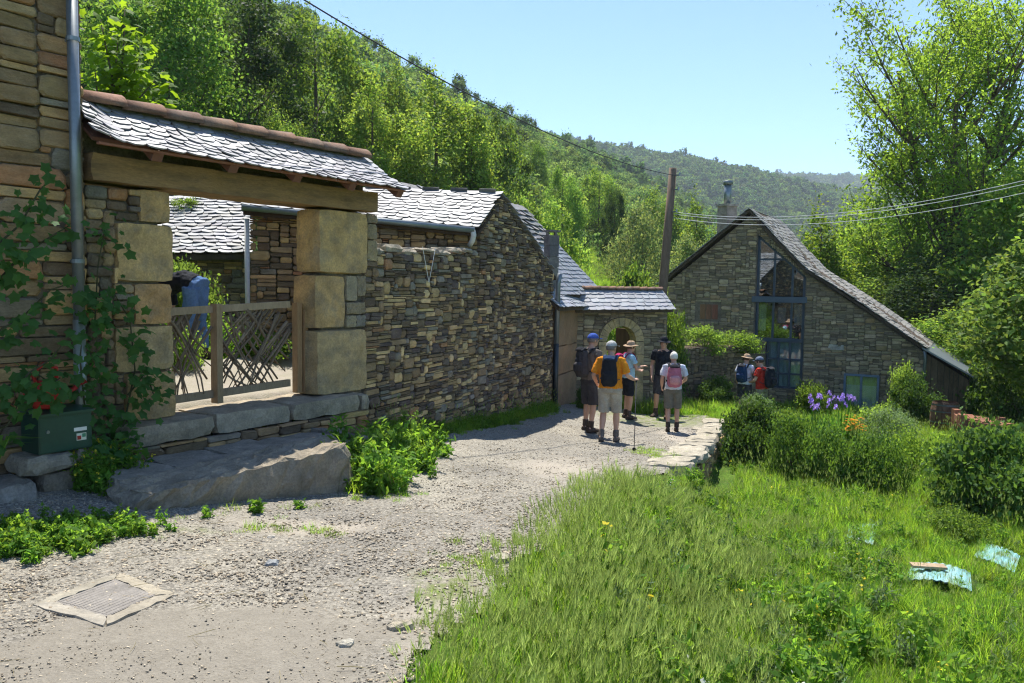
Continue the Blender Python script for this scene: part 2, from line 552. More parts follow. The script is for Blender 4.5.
# foliage
M['leaf_mid'] = leaf('leaf_mid_green', (.085, .160, .028), (.28, .42, .045), .5)
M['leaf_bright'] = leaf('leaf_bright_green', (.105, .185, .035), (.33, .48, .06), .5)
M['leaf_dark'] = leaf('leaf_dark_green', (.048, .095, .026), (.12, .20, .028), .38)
M['leaf_pale'] = leaf('leaf_pale_green', (.145, .210, .075), (.34, .42, .10), .45)
M['leaf_ash'] = leaf('leaf_ash', (.10, .175, .030), (.32, .47, .04), .52)
M['forest'] = leaf('forest_leaf', (.082, .140, .042), (.25, .38, .075), .48, objrand=.38, hue=.022)
M['forest_far'] = leaf('far_forest_leaf', (.078, .140, .042), (.20, .31, .06), .42, objrand=.35, hue=.018)
M['grass'] = leaf('grass_blade', (.115, .215, .028), (.38, .60, .05), .54, objrand=.32, hue=.015, rough=.5)
M['straw'] = leaf('dry_stalk', (.32, .27, .13), (.30, .26, .10), .35, objrand=.2)
M['seedhead'] = leaf('seed_head', (.24, .31, .08), (.42, .54, .13), .5, objrand=.2)
M['barley'] = leaf('barley_blade', (.145, .235, .045), (.46, .64, .09), .56, objrand=.25, hue=.015, rough=.5)
M['weed'] = leaf('weed_leaf', (.100, .205, .030), (.30, .50, .04), .48, objrand=.2, hue=.012)
M['weed_pale'] = leaf('pale_weed_leaf', (.14, .21, .10), (.24, .34, .10), .4, objrand=.2)
M['vine'] = leaf('vine_leaf', (.055, .135, .036), (.17, .36, .05), .45, objrand=.18)
M['maple'] = leaf('maple_leaf', (.095, .175, .018), (.34, .50, .02), .55, objrand=.1)
M['iris'] = leaf('iris_petal', (.36, .26, .66), (.50, .38, .80), .45, objrand=.1)
M['lilac'] = leaf('lavender_petal', (.30, .27, .42), (.42, .38, .55), .4)
M['orangefl'] = leaf('orange_petal', (.70, .30, .02), (.85, .40, .02), .4)
M['whitefl'] = leaf('white_petal', (.75, .75, .68), (.8, .8, .7), .4)
M['yellowfl'] = leaf('yellow_petal', (.72, .60, .05), (.85, .7, .05), .4)

# ---- ground sheet: grass and soil, dirt showing through where it is worn
def groundmat():
    mt, nt, out = newmat('meadow_ground')
    p = N(nt, 'ShaderNodeBsdfPrincipled'); nt.links.new(p.outputs[0], out.inputs[0])
    co = N(nt, 'ShaderNodeTexCoord').outputs['Object']
    g1 = mixc(nt, rng_(nt, noise(nt, co, 1.3, 6), 0, 1, .35, .65), (.060, .125, .018), (.10, .18, .026))
    g2 = mixc(nt, rng_(nt, noise(nt, co, 30, 5), 0, 1, .35, .65), (.6, .6, .6), (1.25, 1.2, 1.1))
    c = mixc(nt, 1.0, g1, g2, 'MULTIPLY')
    d = rng_(nt, noise(nt, co, .9, 7, .7), 0, .85, .54, .66)
    c = mixc(nt, d, c, (.13, .14, .05))
    nt.links.new(c, p.inputs['Base Color'])
    p.inputs['Roughness'].default_value = .95
    p.inputs['Specular IOR Level'].default_value = .1
    nt.links.new(bump(nt, noise(nt, co, 22, 7, .75), .9, .04), p.inputs['Normal'])
    return mt
M['ground'] = groundmat()

def roadmat():
    mt, nt, out = newmat('gravel_road')
    p = N(nt, 'ShaderNodeBsdfPrincipled'); nt.links.new(p.outputs[0], out.inputs[0])
    co = N(nt, 'ShaderNodeTexCoord').outputs['Object']
    base = mixc(nt, rng_(nt, noise(nt, co, .55, 6, .65), 0, 1, .38, .62), (.268, .246, .198), (.192, .178, .15))
    # fine stone speckle
    v = N(nt, 'ShaderNodeTexVoronoi'); v.inputs['Scale'].default_value = 62
    nt.links.new(co, v.inputs['Vector'])
    hs = N(nt, 'ShaderNodeSeparateColor'); nt.links.new(v.outputs['Color'], hs.inputs[0])
    base = scale_col(nt, base, rng_(nt, hs.outputs[0], .55, 1.4, 0, 1))
    v2 = N(nt, 'ShaderNodeTexVoronoi'); v2.inputs['Scale'].default_value = 170
    nt.links.new(co, v2.inputs['Vector'])
    hs2 = N(nt, 'ShaderNodeSeparateColor'); nt.links.new(v2.outputs['Color'], hs2.inputs[0])
    base = scale_col(nt, base, rng_(nt, hs2.outputs[1], .72, 1.25, 0, 1))
    # patch of finer, browner dirt (attribute) and pale dust
    a = N(nt, 'ShaderNodeAttribute', attribute_name='col')
    sc_ = N(nt, 'ShaderNodeSeparateColor'); nt.links.new(a.outputs['Color'], sc_.inputs[0])
    dirt = scale_col(nt, mixc(nt, rng_(nt, noise(nt, co, 9, 6, .7), 0, 1), (.185, .166, .132), (.228, .207, .168)), rng_(nt, noise(nt, co, 120, 4, .8), .75, 1.25))
    base = mixc(nt, sc_.outputs[0], base, dirt)
    dust = scale_col(nt, mixc(nt, rng_(nt, noise(nt, co, 4, 6, .7), 0, 1), (.34, .305, .245), (.28, .25, .205)), rng_(nt, noise(nt, co, 90, 4, .8), .8, 1.2))
    base = mixc(nt, sc_.outputs[1], base, dust)
    mossc = mixc(nt, rng_(nt, noise(nt, co, 40, 5, .7), 0, 1), (.10, .14, .03), (.17, .18, .07))
    base = mixc(nt, mul(nt, sc_.outputs[2], rng_(nt, noise(nt, co, 7, 6, .7), 0, 1, .4, .6)), base, mossc)
    nt.links.new(base, p.inputs['Base Color'])
    p.inputs['Roughness'].default_value = .95
    p.inputs['Specular IOR Level'].default_value = .2
    hgt = mixc(nt, .5, v.outputs['Distance'], noise(nt, co, 90, 6, .8))
    nt.links.new(bump(nt, hgt, .8, .012), p.inputs['Normal'])
    return mt
M['road'] = roadmat()
M['gravel'] = surf('gravel_stone', (1.0, .95, .84), True, .2, 20, 90, .9, .25, .4, .004, 80)

# ================================================================== SETTING
# ------------------------------------------------------------------ ground
def geo_lines(lo, hi, step, far_lo, far_hi, ratio):
    mid = list(np.arange(lo, hi + 1e-6, step))
    st = step; up = []; x = hi
    while x < far_hi:
        st *= ratio; x += st; up.append(x)
    st = step; dn = []; x = lo
    while x > far_lo:
        st *= ratio; x -= st; dn.append(x)
    return np.array(dn[::-1] + mid + up)
def on_road(x, y):
    wob = .22 * (fbm(np.asarray(x) * 1.7, np.asarray(y) * 1.7, 21) - .47) * 2
    dl = left_d(x, y); dr = right_d(x, y)
    wallness = sstep(9.0, 10.2, y)
    edge = .05 * wallness - .0 + wob * (1 - wallness)
    return (dl < .05) & (dr < edge) & (y < 18.2 + wob * 3) & (y > -8)
gx = geo_lines(-7.5, 9.5, .16, -1900, 1900, 1.07)
gy = geo_lines(-1.5, 25.5, .16, -60, 2100, 1.065)
GX, GY = np.meshgrid(gx, gy)
GZ = gz(GX, GY)
def grid_faces(nx, ny):
    i = np.arange(nx - 1)[None, :] + np.arange(ny - 1)[:, None] * nx
    return np.stack([i, i + 1, i + nx + 1, i + nx], -1).reshape(-1, 4)
rm = on_road(GX, GY) & (right_d(GX, GY) < -.75) & (GY < 17.5)
GZs = GZ - .06 * rm
me = fast_mesh('ground', np.stack([GX, GY, GZs], -1).reshape(-1, 3), grid_faces(len(gx), len(gy)), None, [M['ground']], smooth=True)
link('ground', me, None, 'green valley ground rising into wooded hillsides', None, None, 'structure')

# ------------------------------------------------------------------ gravel road
rx = np.arange(-9.0, 5.4, .075); ry = np.arange(-7.0, 19.6, .075)
RX, RY = np.meshgrid(rx, ry)
RZ = gz(RX, RY) + .022 + .02 * (fbm(RX * 5, RY * 5, 31) - .47)
inside = on_road(RX, RY)
fc = grid_faces(len(rx), len(ry))
fin = inside.ravel()
keep = fin[fc].all(axis=1)
fc = fc[keep]
used = np.zeros(RX.size, bool); used[fc.ravel()] = True
remap = np.cumsum(used) - 1
# patches: r brown dirt, g pale dust, b moss
def blob(cu, cv, ru, x, y, rv=None):
    p = ongr(cu, cv)
    return np.exp(-(((x - p.x) / ru) ** 2 + ((y - p.y) / (rv or ru)) ** 2))
X_, Y_ = RX.ravel()[used], RY.ravel()[used]
wn_ = fbm(X_ * 2.5, Y_ * 2.5, 41)
dirt = .85 * sstep(.30, .75, blob(190, 645, .95, X_, Y_, .62) + 1.3 * (wn_ - .47) + .6 * blob(140, 683, 1.3, X_, Y_, .5))
dust = sstep(.35, .75, blob(690, 440, .6, X_, Y_, 1.9) + .7 * blob(560, 470, 1.0, X_, Y_, 1.6) + .8 * blob(300, 530, .9, X_, Y_, .35) + .9 * blob(450, 640, .35, X_, Y_, 1.4) + .6 * (wn_ - .45))
moss = sstep(.45, .8, .9 * blob(655, 455, .35, X_, Y_, .9) + .8 * blob(660, 420, 1.1, X_, Y_, 1.4) + .7 * blob(440, 600, .35, X_, Y_, 1.2) + .6 * blob(200, 535, 1.2, X_, Y_, .25) + .55 * (fbm(X_ * 3, Y_ * 3, 77) - .45) + .45 * sstep(14.5, 18, Y_))
rc = np.stack([dirt, dust * (1 - dirt), moss], -1)
me = fast_mesh('road', np.stack([RX, RY, RZ], -1).reshape(-1, 3)[used], remap[fc], rc, [M['road']], smooth=True)
link('road', me, None, 'grey gravel lane running down past the stone walls', None, None, 'structure')

# ------------------------------------------------------------------ trodden courtyard floor behind the gate
cx_ = np.arange(-7.5, -.6, .12); cy_ = np.arange(6.5, 13.6, .12); CX, CY = np.meshgrid(cx_, cy_); dlc = left_d(CX, CY)
cin = (dlc > .12) & (dlc < 2.5 + .8 * (fbm(CX * 1.5, CY * 1.5, 12) - .47)) & (((CX - G0[0]) * GW[0] + (CY - G0[1]) * GW[1]) > -3.5)
cf = grid_faces(len(cx_), len(cy_)); cf = cf[cin.ravel()[cf].all(axis=1)]
cu_ = np.zeros(CX.size, bool); cu_[cf.ravel()] = True; cmap = np.cumsum(cu_) - 1
me = fast_mesh('courtyard_floor', np.stack([CX, CY, gz(CX, CY) + .03], -1).reshape(-1, 3)[cu_], cmap[cf], np.tile(np.array([[0, 1.0, .15]]), (int(cu_.sum()), 1)), [M['road']], smooth=True)
link('courtyard_floor', me, None, 'pale trodden ground of the courtyard behind the gate', None, None, 'structure')

# ------------------------------------------------------------------ stone walling
PAL = {
    'warm': [((.44, .30, .145), 3), ((.27, .19, .105), 4), ((.14, .105, .07), 5), ((.33, .24, .14), 3), ((.50, .35, .17), 2), ((.20, .18, .15), 2), ((.36, .19, .095), 1)],
    'road': [((.58, .44, .25), 3), ((.13, .10, .08), 6), ((.19, .14, .09), 5), ((.28, .205, .125), 4), ((.46, .34, .19), 3), ((.22, .205, .18), 3), ((.38, .22, .12), 1), ((.105, .085, .085), 4)],
    'grey': [((.31, .26, .18), 4), ((.22, .185, .135), 4), ((.38, .32, .225), 3), ((.17, .145, .11), 2), ((.34, .255, .155), 2)],
    'dark': [((.15, .12, .085), 4), ((.20, .155, .105), 3), ((.25, .19, .12), 2), ((.11, .092, .07), 3)],
}
def pick(pal, rnd):
    t = sum(w for _, w in PAL[pal]); r = rnd.random() * t
    for c, w in PAL[pal]:
        r -= w
        if r <= 0: break
    k = rnd.uniform(.82, 1.18)
    return tuple(q * k * rnd.uniform(.96, 1.04) for q in c)
def pack(width, height, ca, cb, inside, sizes, seed):
    """rubble bond: fill a grid of cells with stones of mixed sizes, bottom up"""
    rnd = random.Random(seed)
    na, nb = int(width / ca), int(height / cb)
    occ = [[not inside((i + .5) * ca, (j + .5) * cb) for i in range(na)] for j in range(nb)]
    out = []
    for j in range(nb):
        i = 0
        while i < na:
            if occ[j][i]: i += 1; continue
            t = rnd.random(); acc = 0
            for (w0, w1, h0, h1, pr) in sizes:
                acc += pr
                if t <= acc: break
            w = max(2, int(rnd.uniform(w0, w1) / ca)); h = max(1, int(rnd.uniform(h0, h1) / cb))
            run = 0
            while i + run < na and run < w and not occ[j][i + run]: run += 1
            w = run
            # avoid leaving a sliver
            if i + w < na and not occ[j][i + w] and (i + w + 1 >= na or occ[j][i + w + 1]): w += 1
            hh = 1
            while hh < h and j + hh < nb and not any(occ[j + hh][i + q] for q in range(w)): hh += 1
            for a in range(hh):
                for q in range(w): occ[j + a][i + q] = True
            out.append((i * ca, (i + w) * ca, j * cb, (j + hh) * cb))
            i += w
    return out
def stone_geo(r, Fm, rnd, proud=.03, back=-.05, gap=.007, rough=.1):
    a0, a1, b0, b1 = r
    a0 += gap * rnd.uniform(.4, 1.2); a1 -= gap * rnd.uniform(.4, 1.2); b0 += gap * rnd.uniform(.3, 1.0); b1 -= gap * rnd.uniform(.3, 1.0)
    w, h = max(a1 - a0, .012), max(b1 - b0, .012)
    s = min(w, h)
    def cut(): return rnd.uniform(.10, .38) * s
    j = lambda: rnd.uniform(-rough, rough) * s
    o = [(a0 + cut(), b0 + j() * .5), (a1 - cut(), b0 + j() * .5), (a1 + j() * .5, b0 + cut()), (a1 + j() * .5, b1 - cut()),
         (a1 - cut(), b1 + j() * .5), (a0 + cut(), b1 + j() * .5), (a0 + j() * .5, b1 - cut()), (a0 + j() * .5, b0 + cut())]
    ca, cb = (a0 + a1) / 2, (b0 + b1) / 2
    n = proud * rnd.uniform(.45, 1.5)
    bev = min(.22 * s, .025)
    ta, tb = rnd.uniform(-.12, .12), rnd.uniform(-.10, .12)
    fr = []; md = []; bk = []
    for (a, b) in o:
        tilt = ta * (a - ca) * .6 + tb * (b - cb)
        bk.append(Fm(a, b, back)); md.append(Fm(a, b, n - bev * .7 + tilt))
        L = math.hypot(a - ca, b - cb) + 1e-6
        k = max(0, 1 - bev / L)
        fr.append(Fm(ca + (a - ca) * k, cb + (b - cb) * k, n + tilt + rnd.uniform(-.1, .1) * bev))
    vs = bk + md + fr
    fs = [tuple(range(16, 24))]
    for q in range(8):
        p = (q + 1) % 8
        fs.append((q, p, 8 + p, 8 + q)); fs.append((8 + q, 8 + p, 16 + p, 16 + q))
    return vs, fs
def lay_wall(parent, rects, Fm, pal, seed, mt='stone', nmax=300, proud=.03, name='stone', rest='small_stones', gap=.007, colf=None):
    rnd = random.Random(seed)
    sized = []
    for r in rects:
        c = Vector(Fm((r[0] + r[1]) / 2, (r[2] + r[3]) / 2, 0))
        sized.append(((r[1] - r[0]) * (r[3] - r[2]) / max(c.length_squared, 1), r))
    sized.sort(key=lambda q: -q[0])
    rb = MB()
    for i, (_, r) in enumerate(sized):
        vs, fs = stone_geo(r, Fm, rnd, proud, gap=gap)
        small = (r[3] - r[2]) < .055
        c = pick(pal, rnd)
        if small and rnd.random() < .6: c = tuple(q * .75 for q in c)
        if colf: c = colf(r, c, rnd)
        if i < nmax:
            MB().add(vs, fs, c).build(name, M[mt], parent)
        else:
            rb.add(vs, fs, c)
    if rb.v: rb.build(rest, M[mt], parent, kind='stuff')

SZ_ROAD = [(.20, .58, .03, .06, .42), (.16, .42, .05, .09, .30), (.14, .28, .09, .15, .14), (.2, .34, .13, .18, .05), (.08, .14, .03, .07, .09)]
SZ_BIG = [(.35, .9, .05, .10, .34), (.35, .8, .10, .17, .40), (.35, .6, .16, .24, .20), (.15, .3, .04, .09, .06)]
SZ_HOUSE = [(.18, .5, .04, .08, .42), (.16, .38, .08, .13, .36), (.18, .32, .12, .18, .14), (.08, .15, .04, .08, .08)]

# ------------------------------------------------------------------ slates
def slate_geo(P, a, d, w, ln, rnd, thick=.014, round_=.5, lift=.03, njit=.005):
    """one slate: P(a, d, n) maps along-roof, down-slope, outward; a, d the middle of its upper edge"""
    w2 = w / 2
    kk = rnd.uniform(.85, 1.15) * round_ * w
    pts = [(-w2, 0), (w2, 0), (w2 * 1.0, ln - kk * .9), (w2 * .82, ln - kk * .35), (w2 * .4, ln - kk * .04), (-w2 * .4, ln), (-w2 * .82, ln - kk * .35), (-w2, ln - kk * .9)]
    tw = rnd.uniform(-njit, njit)
    top = []; bot = []
    for (x, y) in pts:
        n = lift * y / ln + tw * (x / w2) + rnd.uniform(-.0015, .0015)
        x2 = x + rnd.uniform(-.03, .03) * w; y2 = y + (rnd.uniform(-.04, .04) * w if y > 0 else 0)
        top.append(P(a + x2, d + y2, n + thick)); bot.append(P(a + x2, d + y2, n))
    vs = top + bot
    fs = [tuple(range(8)), tuple(range(15, 7, -1))] + [(i, 8 + i, 8 + (i + 1) % 8, (i + 1) % 8) for i in range(8)]
    return vs, fs
def slate_roof(parent, P, L, D, expo, w, seed, base=(.27, .28, .30), var=.2, mt='slate', nmax=300, round_=.5, lift=.03, njit=.006, name='slate', inside=None, flip=False, wvar=.18, rest='small_slates'):
    rnd = random.Random(seed)
    rows = max(1, int(round(D / expo)))
    items = []
    for r in range(rows):
        d = r * D / rows
        a = -rnd.random() * w
        ex = D / rows
        while a < L:
            ww = w * rnd.uniform(1 - wvar, 1 + wvar)
            if a + ww > .01:
                lo, hi = max(a, -.02), min(a + ww, L + .02)
                if hi - lo > w * .25 and (inside is None or inside((lo + hi) / 2, d + ex * .7)):
                    items.append(((lo + hi) / 2, d, hi - lo - .004, ex * rnd.uniform(1.32, 1.5), rnd.uniform(0, .006)))
            a += ww
    geo = []
    for (a, d, ww, ln, dz) in items:
        dz2 = dz
        Pq = lambda x, y, n, dz2=dz2: P(x, y, n + dz2)
        vs, fs = slate_geo(Pq, a, d, ww, min(ln, D + .05 - d) if d + ln > D + .05 else ln, rnd, round_=round_, lift=lift, njit=njit)
        if flip: fs = [tuple(reversed(f)) for f in fs]
        k = rnd.uniform(1 - var, 1 + var)
        c = tuple(q * k * rnd.uniform(.97, 1.03) for q in base)
        c0 = sum((Vector(v) for v in vs), Vector()) / len(vs)
        geo.append((ww * ln / max(1, c0.length_squared), vs, fs, c))
    geo.sort(key=lambda q: -q[0])
    rb = MB()
    for i, (_, vs, fs, c) in enumerate(geo):
        if i < nmax: MB().add(vs, fs, c).build(name, M[mt], parent)
        else: rb.add(vs, fs, c)
    if rb.v: rb.build(rest, M[mt], parent, kind='stuff')
def planeP(o, along, down):
    o = Vector(o); al = Vector(along).normalized(); dn = Vector(down).normalized()
    n = al.cross(dn).normalized()
    if n.z < 0: n = -n
    flip = al.cross(dn).z < 0
    return (lambda a, d, h: o + al * a + dn * d + n * h), flip
def ridge_tiles(parent, a, b, r, ln, seed, mt='ridge', name='ridge_tile'):
    rnd = random.Random(seed)
    a = Vector(a); b = Vector(b); L = (b - a).length; n = max(1, int(L / ln)); t = (b - a) / n
    side = t.normalized().cross(Vector((0, 0, 1))).normalized()
    for i in range(n):
        p0 = a + t * (i - .06); p1 = a + t * (i + 1.02)
        vs = []; K = 9
        for p, rr, dz in ((p0, r * .98, 0), (p1, r * 1.10, .012)):
            jit = Vector((0, 0, dz + rnd.uniform(-.008, .008)))
            for th in range(2):
                q = rr - th * .018
                for k in range(K):
                    an = math.pi * k / (K - 1)
                    vs.append(p + jit + side * (q * math.cos(an) * 1.15) + Vector((0, 0, q * math.sin(an) * .95)))
        fs = []
        for k in range(K - 1):
            fs.append((k, k + 1, 2 * K + k + 1, 2 * K + k))
            fs.append((K + k + 1, K + k, 3 * K + k, 3 * K + k + 1))
            fs.append((2 * K + k, 2 * K + k + 1, 3 * K + k + 1, 3 * K + k))
            fs.append((K + k, K + k + 1, k + 1, k))
        fs += [(0, 2 * K, 3 * K, K), (K - 1, 2 * K - 1, 4 * K - 1, 3 * K - 1)]
        kk = rnd.uniform(.75, 1.2)
        MB().add(vs, fs, (kk, kk * rnd.uniform(.93, 1.03), kk * rnd.uniform(.9, 1.0))).build(name, M[mt], parent, smooth=True)

# ================================================================== BUILDINGS
# ---- tall stone house at the left edge
HS = -3.49                                            # its corner on the gate line
HT = .10
house = thing('stone_house', 'tall dark rubble stone house wall at the left edge of the lane', 'house', gp(-5, HT, -1.9))
b = MB(); z0, z1 = -2.3, 2.75
b.box8([gp(-9.5, HT - .05, z0), gp(HS - .03, HT - .05, z0), gp(HS - .03, -5.0, z0), gp(-9.5, -5.0, z0),
        gp(-9.5, HT - .05, z1), gp(HS - .03, HT - .05, z1), gp(HS - .03, -5.0, z1), gp(-9.5, -5.0, z1)])
b.build('wall_core', M['mortar'], house)
lay_wall(house, pack(4.6, 4.9, .05, .03, lambda a, b_: True, SZ_BIG, 11), lambda a, bb, n: gp(HS - 4.6 + a, HT + n - .045, -2.15 + bb), 'warm', 12, nmax=300, proud=.045)
lay_wall(house, pack(1.2, 4.9, .05, .03, lambda a, b_: True, SZ_BIG, 13), lambda a, bb, n: gp(HS + n - .03, HT - .05 - a, -2.15 + bb), 'warm', 14, nmax=60, proud=.02)
rf = MB()
rf.box8([gp(-9.8, HT + .12, 2.75), gp(HS + .06, HT + .12, 2.75), gp(HS + .06, -2.5, 4.6), gp(-9.8, -2.5, 4.6),
         gp(-9.8, HT + .12, 2.85), gp(HS + .06, HT + .12, 2.85), gp(HS + .06, -2.5, 4.7), gp(-9.8, -2.5, 4.7)])
rf.box8([gp(-9.8, -2.5, 4.59), gp(HS + .06, -2.5, 4.59), gp(HS + .06, -5.3, 2.74), gp(-9.8, -5.3, 2.74),
         gp(-9.8, -2.5, 4.69), gp(HS + .06, -2.5, 4.69), gp(HS + .06, -5.3, 2.84), gp(-9.8, -5.3, 2.84)], (.25, .26, .27))
rf.c = [(.25, .26, .27)] * len(rf.v)
rf.build('roof', M['oldslate'], house)
# downpipe on its corner
dp = thing('downpipe', 'grey zinc downpipe on the corner of the left house', 'downpipe', gp(-3.66, HT + .09, -1.75))
b = MB(); b.tube([gp(-3.66, HT + .10, 2.6), gp(-3.66, HT + .10, -.35)], .045, 14); b.build('upper_pipe', M['zinc'], dp, smooth=True)
b = MB(); b.tube([gp(-3.66, HT + .10, -.33), gp(-3.66, HT + .10, -1.7)], .05, 14, (1.5, 1.45, 1.3)); b.build('lower_pipe', M['zinc'], dp, smooth=True)
for z in (2.0, .15):
    b = MB(); b.tube([gp(-3.66, HT + .10, z), gp(-3.66, HT + .10, z + .035)], .054, 14)
    b.bar(gp(-3.66, HT + .06, z + .017), gp(-3.66, HT, z + .017), .03, .02); b.build('bracket', M['zinc'], dp)

# ---- roofed gateway
gate = thing('gateway', 'slate roofed stone gateway with a heavy timber lintel', 'gateway', gp(-1.8, 0, -1.6))
def gF(t0):
    return lambda a, bb, n: gp(a, t0 + n, bb)
def block(s0, s1, z0, z1, t0=.02, t1=-.35, col=(.33, .25, .15), seed=0, amp=.007, nm='stone'):
    b = MB()
    b.rough([gp(s0, t0, z0), gp(s1, t0, z0), gp(s1, t1, z0), gp(s0, t1, z0)], [gp(s0, t0, z1), gp(s1, t0, z1), gp(s1, t1, z1), gp(s0, t1, z1)], amp, 6, 4, 7, seed, col, rnd=.35)
    return b.build(nm, M['block'], gate, smooth=False)
Y1, Y2, Y3, Y4 = (.52, .36, .17), (.48, .32, .15), (.44, .32, .17), (.50, .30, .14)
# right pillar
block(-.80, .0, .13, .885, .05, -.36, Y1, 1); block(-.84, -.36, -.52, .11, .02, -.36, Y2, 2); block(-.84, -.01, -1.31, -.54, .05, -.36, Y3, 3)
block(-.34, -.16, -.20, .11, .03, -.30, (.36, .30, .2), 4); block(-.15, .0, -.14, .11, .02, -.30, (.30, .24, .16), 5)
block(-.34, -.02, -.36, -.215, .03, -.30, (.26, .21, .14), 6); block(-.34, -.18, -.52, -.375, .03, -.3, (.35, .3, .2), 7); block(-.165, -.0, -.52, -.375, .02, -.3, (.22, .2, .17), 8)
block(.02, .2, .30, .56, .02, -.3, (.34, .27, .16), 9); block(.02, .18, .57, .76, .03, -.3, (.30, .24, .15), 10); block(.02, .2, .77, .88, .02, -.3, (.27, .21, .14), 11)
# left pillar
block(-2.98, -2.67, .56, .865, .03, -.36, Y2, 12); block(-3.22, -2.66, .0, .545, .05, -.36, Y1, 13); block(-3.05, -2.67, -.40, -.015, .03, -.36, Y4, 14)
block(-3.25, -2.66, -.84, -.415, .04, -.36, Y3, 15); block(-3.15, -2.65, -1.31, -.855, .05, -.36, Y2, 16)
def in_left(a, bb):
    s = -3.49 + a; z = -1.7 + bb
    for (s0, s1, q0, q1) in ((-2.98, -2.6, .56, .9), (-3.22, -2.6, 0, .55), (-3.05, -2.6, -.4, 0), (-3.25, -2.6, -.84, -.4), (-3.15, -2.6, -1.31, -.84)):
        if s0 - .01 < s < s1 and q0 - .01 < z < q1: return False
    return z < .86
lay_wall(gate, pack(.82, 2.6, .04, .03, in_left, [(.12, .3, .06, .10, .5), (.14, .3, .1, .16, .5)], 15), lambda a, bb, n: gp(-3.49 + a, n - .0, -1.7 + bb), 'warm', 16, mt='block')
b = MB()
b.box8([gp(-3.45, -.02, -1.9), gp(-2.78, -.02, -1.9), gp(-2.78, -.30, -1.9), gp(-3.45, -.33, -1.9), gp(-3.45, -.02, .84), gp(-2.78, -.02, .84), gp(-2.78, -.30, .84), gp(-3.45, -.33, .84)])
b.box8([gp(-.7, -.04, -1.9), gp(.12, -.04, -1.9), gp(.12, -.29, -1.9), gp(-.7, -.29, -1.9), gp(-.7, -.04, .86), gp(.12, -.04, .86), gp(.12, -.29, .86), gp(-.7, -.29, .86)])
b.v, b2 = b.v, MB()
for q in (0, 8): MB().box8(b.v[q:q + 8]).build('pillar_core', M['mortar'], gate)
# sill of long stones
rnd = random.Random(5)
s = -3.3; i = 0
while s < -.25:
    ln = rnd.uniform(.6, 1.1); e = min(s + ln, -.22)
    b = MB(); zt = -1.315 + rnd.uniform(-.012, .008)
    b.rough([gp(s, .31, -1.50), gp(e - .012, .31, -1.50), gp(e - .012, -.42, -1.50), gp(s, -.42, -1.50)],
            [gp(s, .30 + rnd.uniform(-.03, .03), zt), gp(e - .012, .30 + rnd.uniform(-.03, .03), zt), gp(e - .012, -.42, zt), gp(s, -.42, zt)], .012, 7, 4, 2, 40 + i, (.34, .29, .22), rnd=.4)
    b.build('sill_stone', M['block'], gate); s = e; i += 1
lay_wall(gate, pack(3.3, .70, .05, .03, lambda a, bb: True, [(.2, .5, .06, .12, .6), (.2, .4, .1, .18, .4)], 17), lambda a, bb, n: gp(-3.5 + a, .30 + n, -2.2 + bb), 'warm', 18)
# lintel beam (two timbers), rafters, fascia
b = MB(); b.rough([gp(-3.48, .11, .885), gp(.13, .11, .905), gp(.13, -.14, .905), gp(-3.48, -.14, .885)], [gp(-3.48, .11, 1.12), gp(.13, .11, 1.14), gp(.13, -.14, 1.14), gp(-3.48, -.14, 1.12)], .008, 16, 2, 3, 60, (1, 1, 1), rnd=.08)
b.build('lintel', M['beam'], gate)
b = MB(); b.rough([gp(-3.44, -.17, .885), gp(.1, -.17, .905), gp(.1, -.4, .905), gp(-3.44, -.4, .885)], [gp(-3.44, -.17, 1.11), gp(.1, -.17, 1.13), gp(.1, -.4, 1.13), gp(-3.44, -.4, 1.11)], .008, 16, 2, 3, 61, (.8, .8, .8), rnd=.3)
b.build('lintel', M['beam'], gate)
RZ_, RT_ = 1.565, -.16                                  # gate ridge
EZ_, ET_ = 1.155, .46                                  # its eave on the lane side
for i in range(5):
    s = -3.05 + i * .80
    b = MB(); b.bar(gp(s, ET_ - .03, EZ_ - .045), gp(s, -.1, EZ_ + .33), .10, .085); b.build('rafter', M['redwood'], gate)
b = MB(); b.bar(gp(-3.60, ET_ - .015, EZ_ - .004), gp(.22, ET_ - .015, EZ_ + .0), .04, .02, col=(1.5, 1.4, 1.3)); b.build('fascia', M['redwood'], gate)
b = MB()
b.prism([gp(-3.46, -.10, 1.13), gp(-3.46, -.10, 1.60), gp(-3.46, -.30, 1.60), gp(-3.46, -.30, 1.13)], gp(.06, 0, 0) - gp(-3.46, 0, 0)); b.build('roof_core', M['mortar'], gate)
dwn = gp(0, ET_, EZ_) - gp(0, RT_, RZ_)
Dl = dwn.length
# sprocketed (slightly hollow) lane side, its outer end kicking out over the wall
def gateP(a, d, n):
    f = d / Dl
    flare = .13 * max(0, min(1.3, f)) * sstep(3.05, 3.75, a)
    sag = -.03 * math.sin(math.pi * min(f, 1)) - .015 * math.sin(math.pi * a / 3.7)
    nn = Vector((GN[0] * .66, GN[1] * .66, .75))
    left = .06 * (1 - sstep(0, .25, a))
    return gp(-3.47 + a + float(flare) - .17 * f * (1 - float(sstep(0, 1.6, a))), RT_ + (ET_ - RT_) * f, RZ_ + (EZ_ - RZ_) * f + sag + float(left)) + nn * (n + .03)
slate_roof(gate, gateP, 3.60, Dl, .098, .165, 21, (.225, .22, .235), .20, nmax=300, round_=.42, lift=.016, njit=.008, flip=False)
PB, fl = planeP(gp(-3.47, RT_ - .02, RZ_), GW.tolist() + [0], gp(0, -.85, 1.1) - gp(0, RT_, RZ_))
slate_roof(gate, PB, 3.62, .9, .2, .24, 22, (.27, .28, .29), .2, nmax=0, flip=fl)
b = MB()
gq = [gp(-3.47, RT_, RZ_ - .01), gp(.12, RT_, RZ_ - .01), gp(.14, ET_ - .2, EZ_ + .16), gp(-3.55, ET_ - .2, EZ_ + .16)]
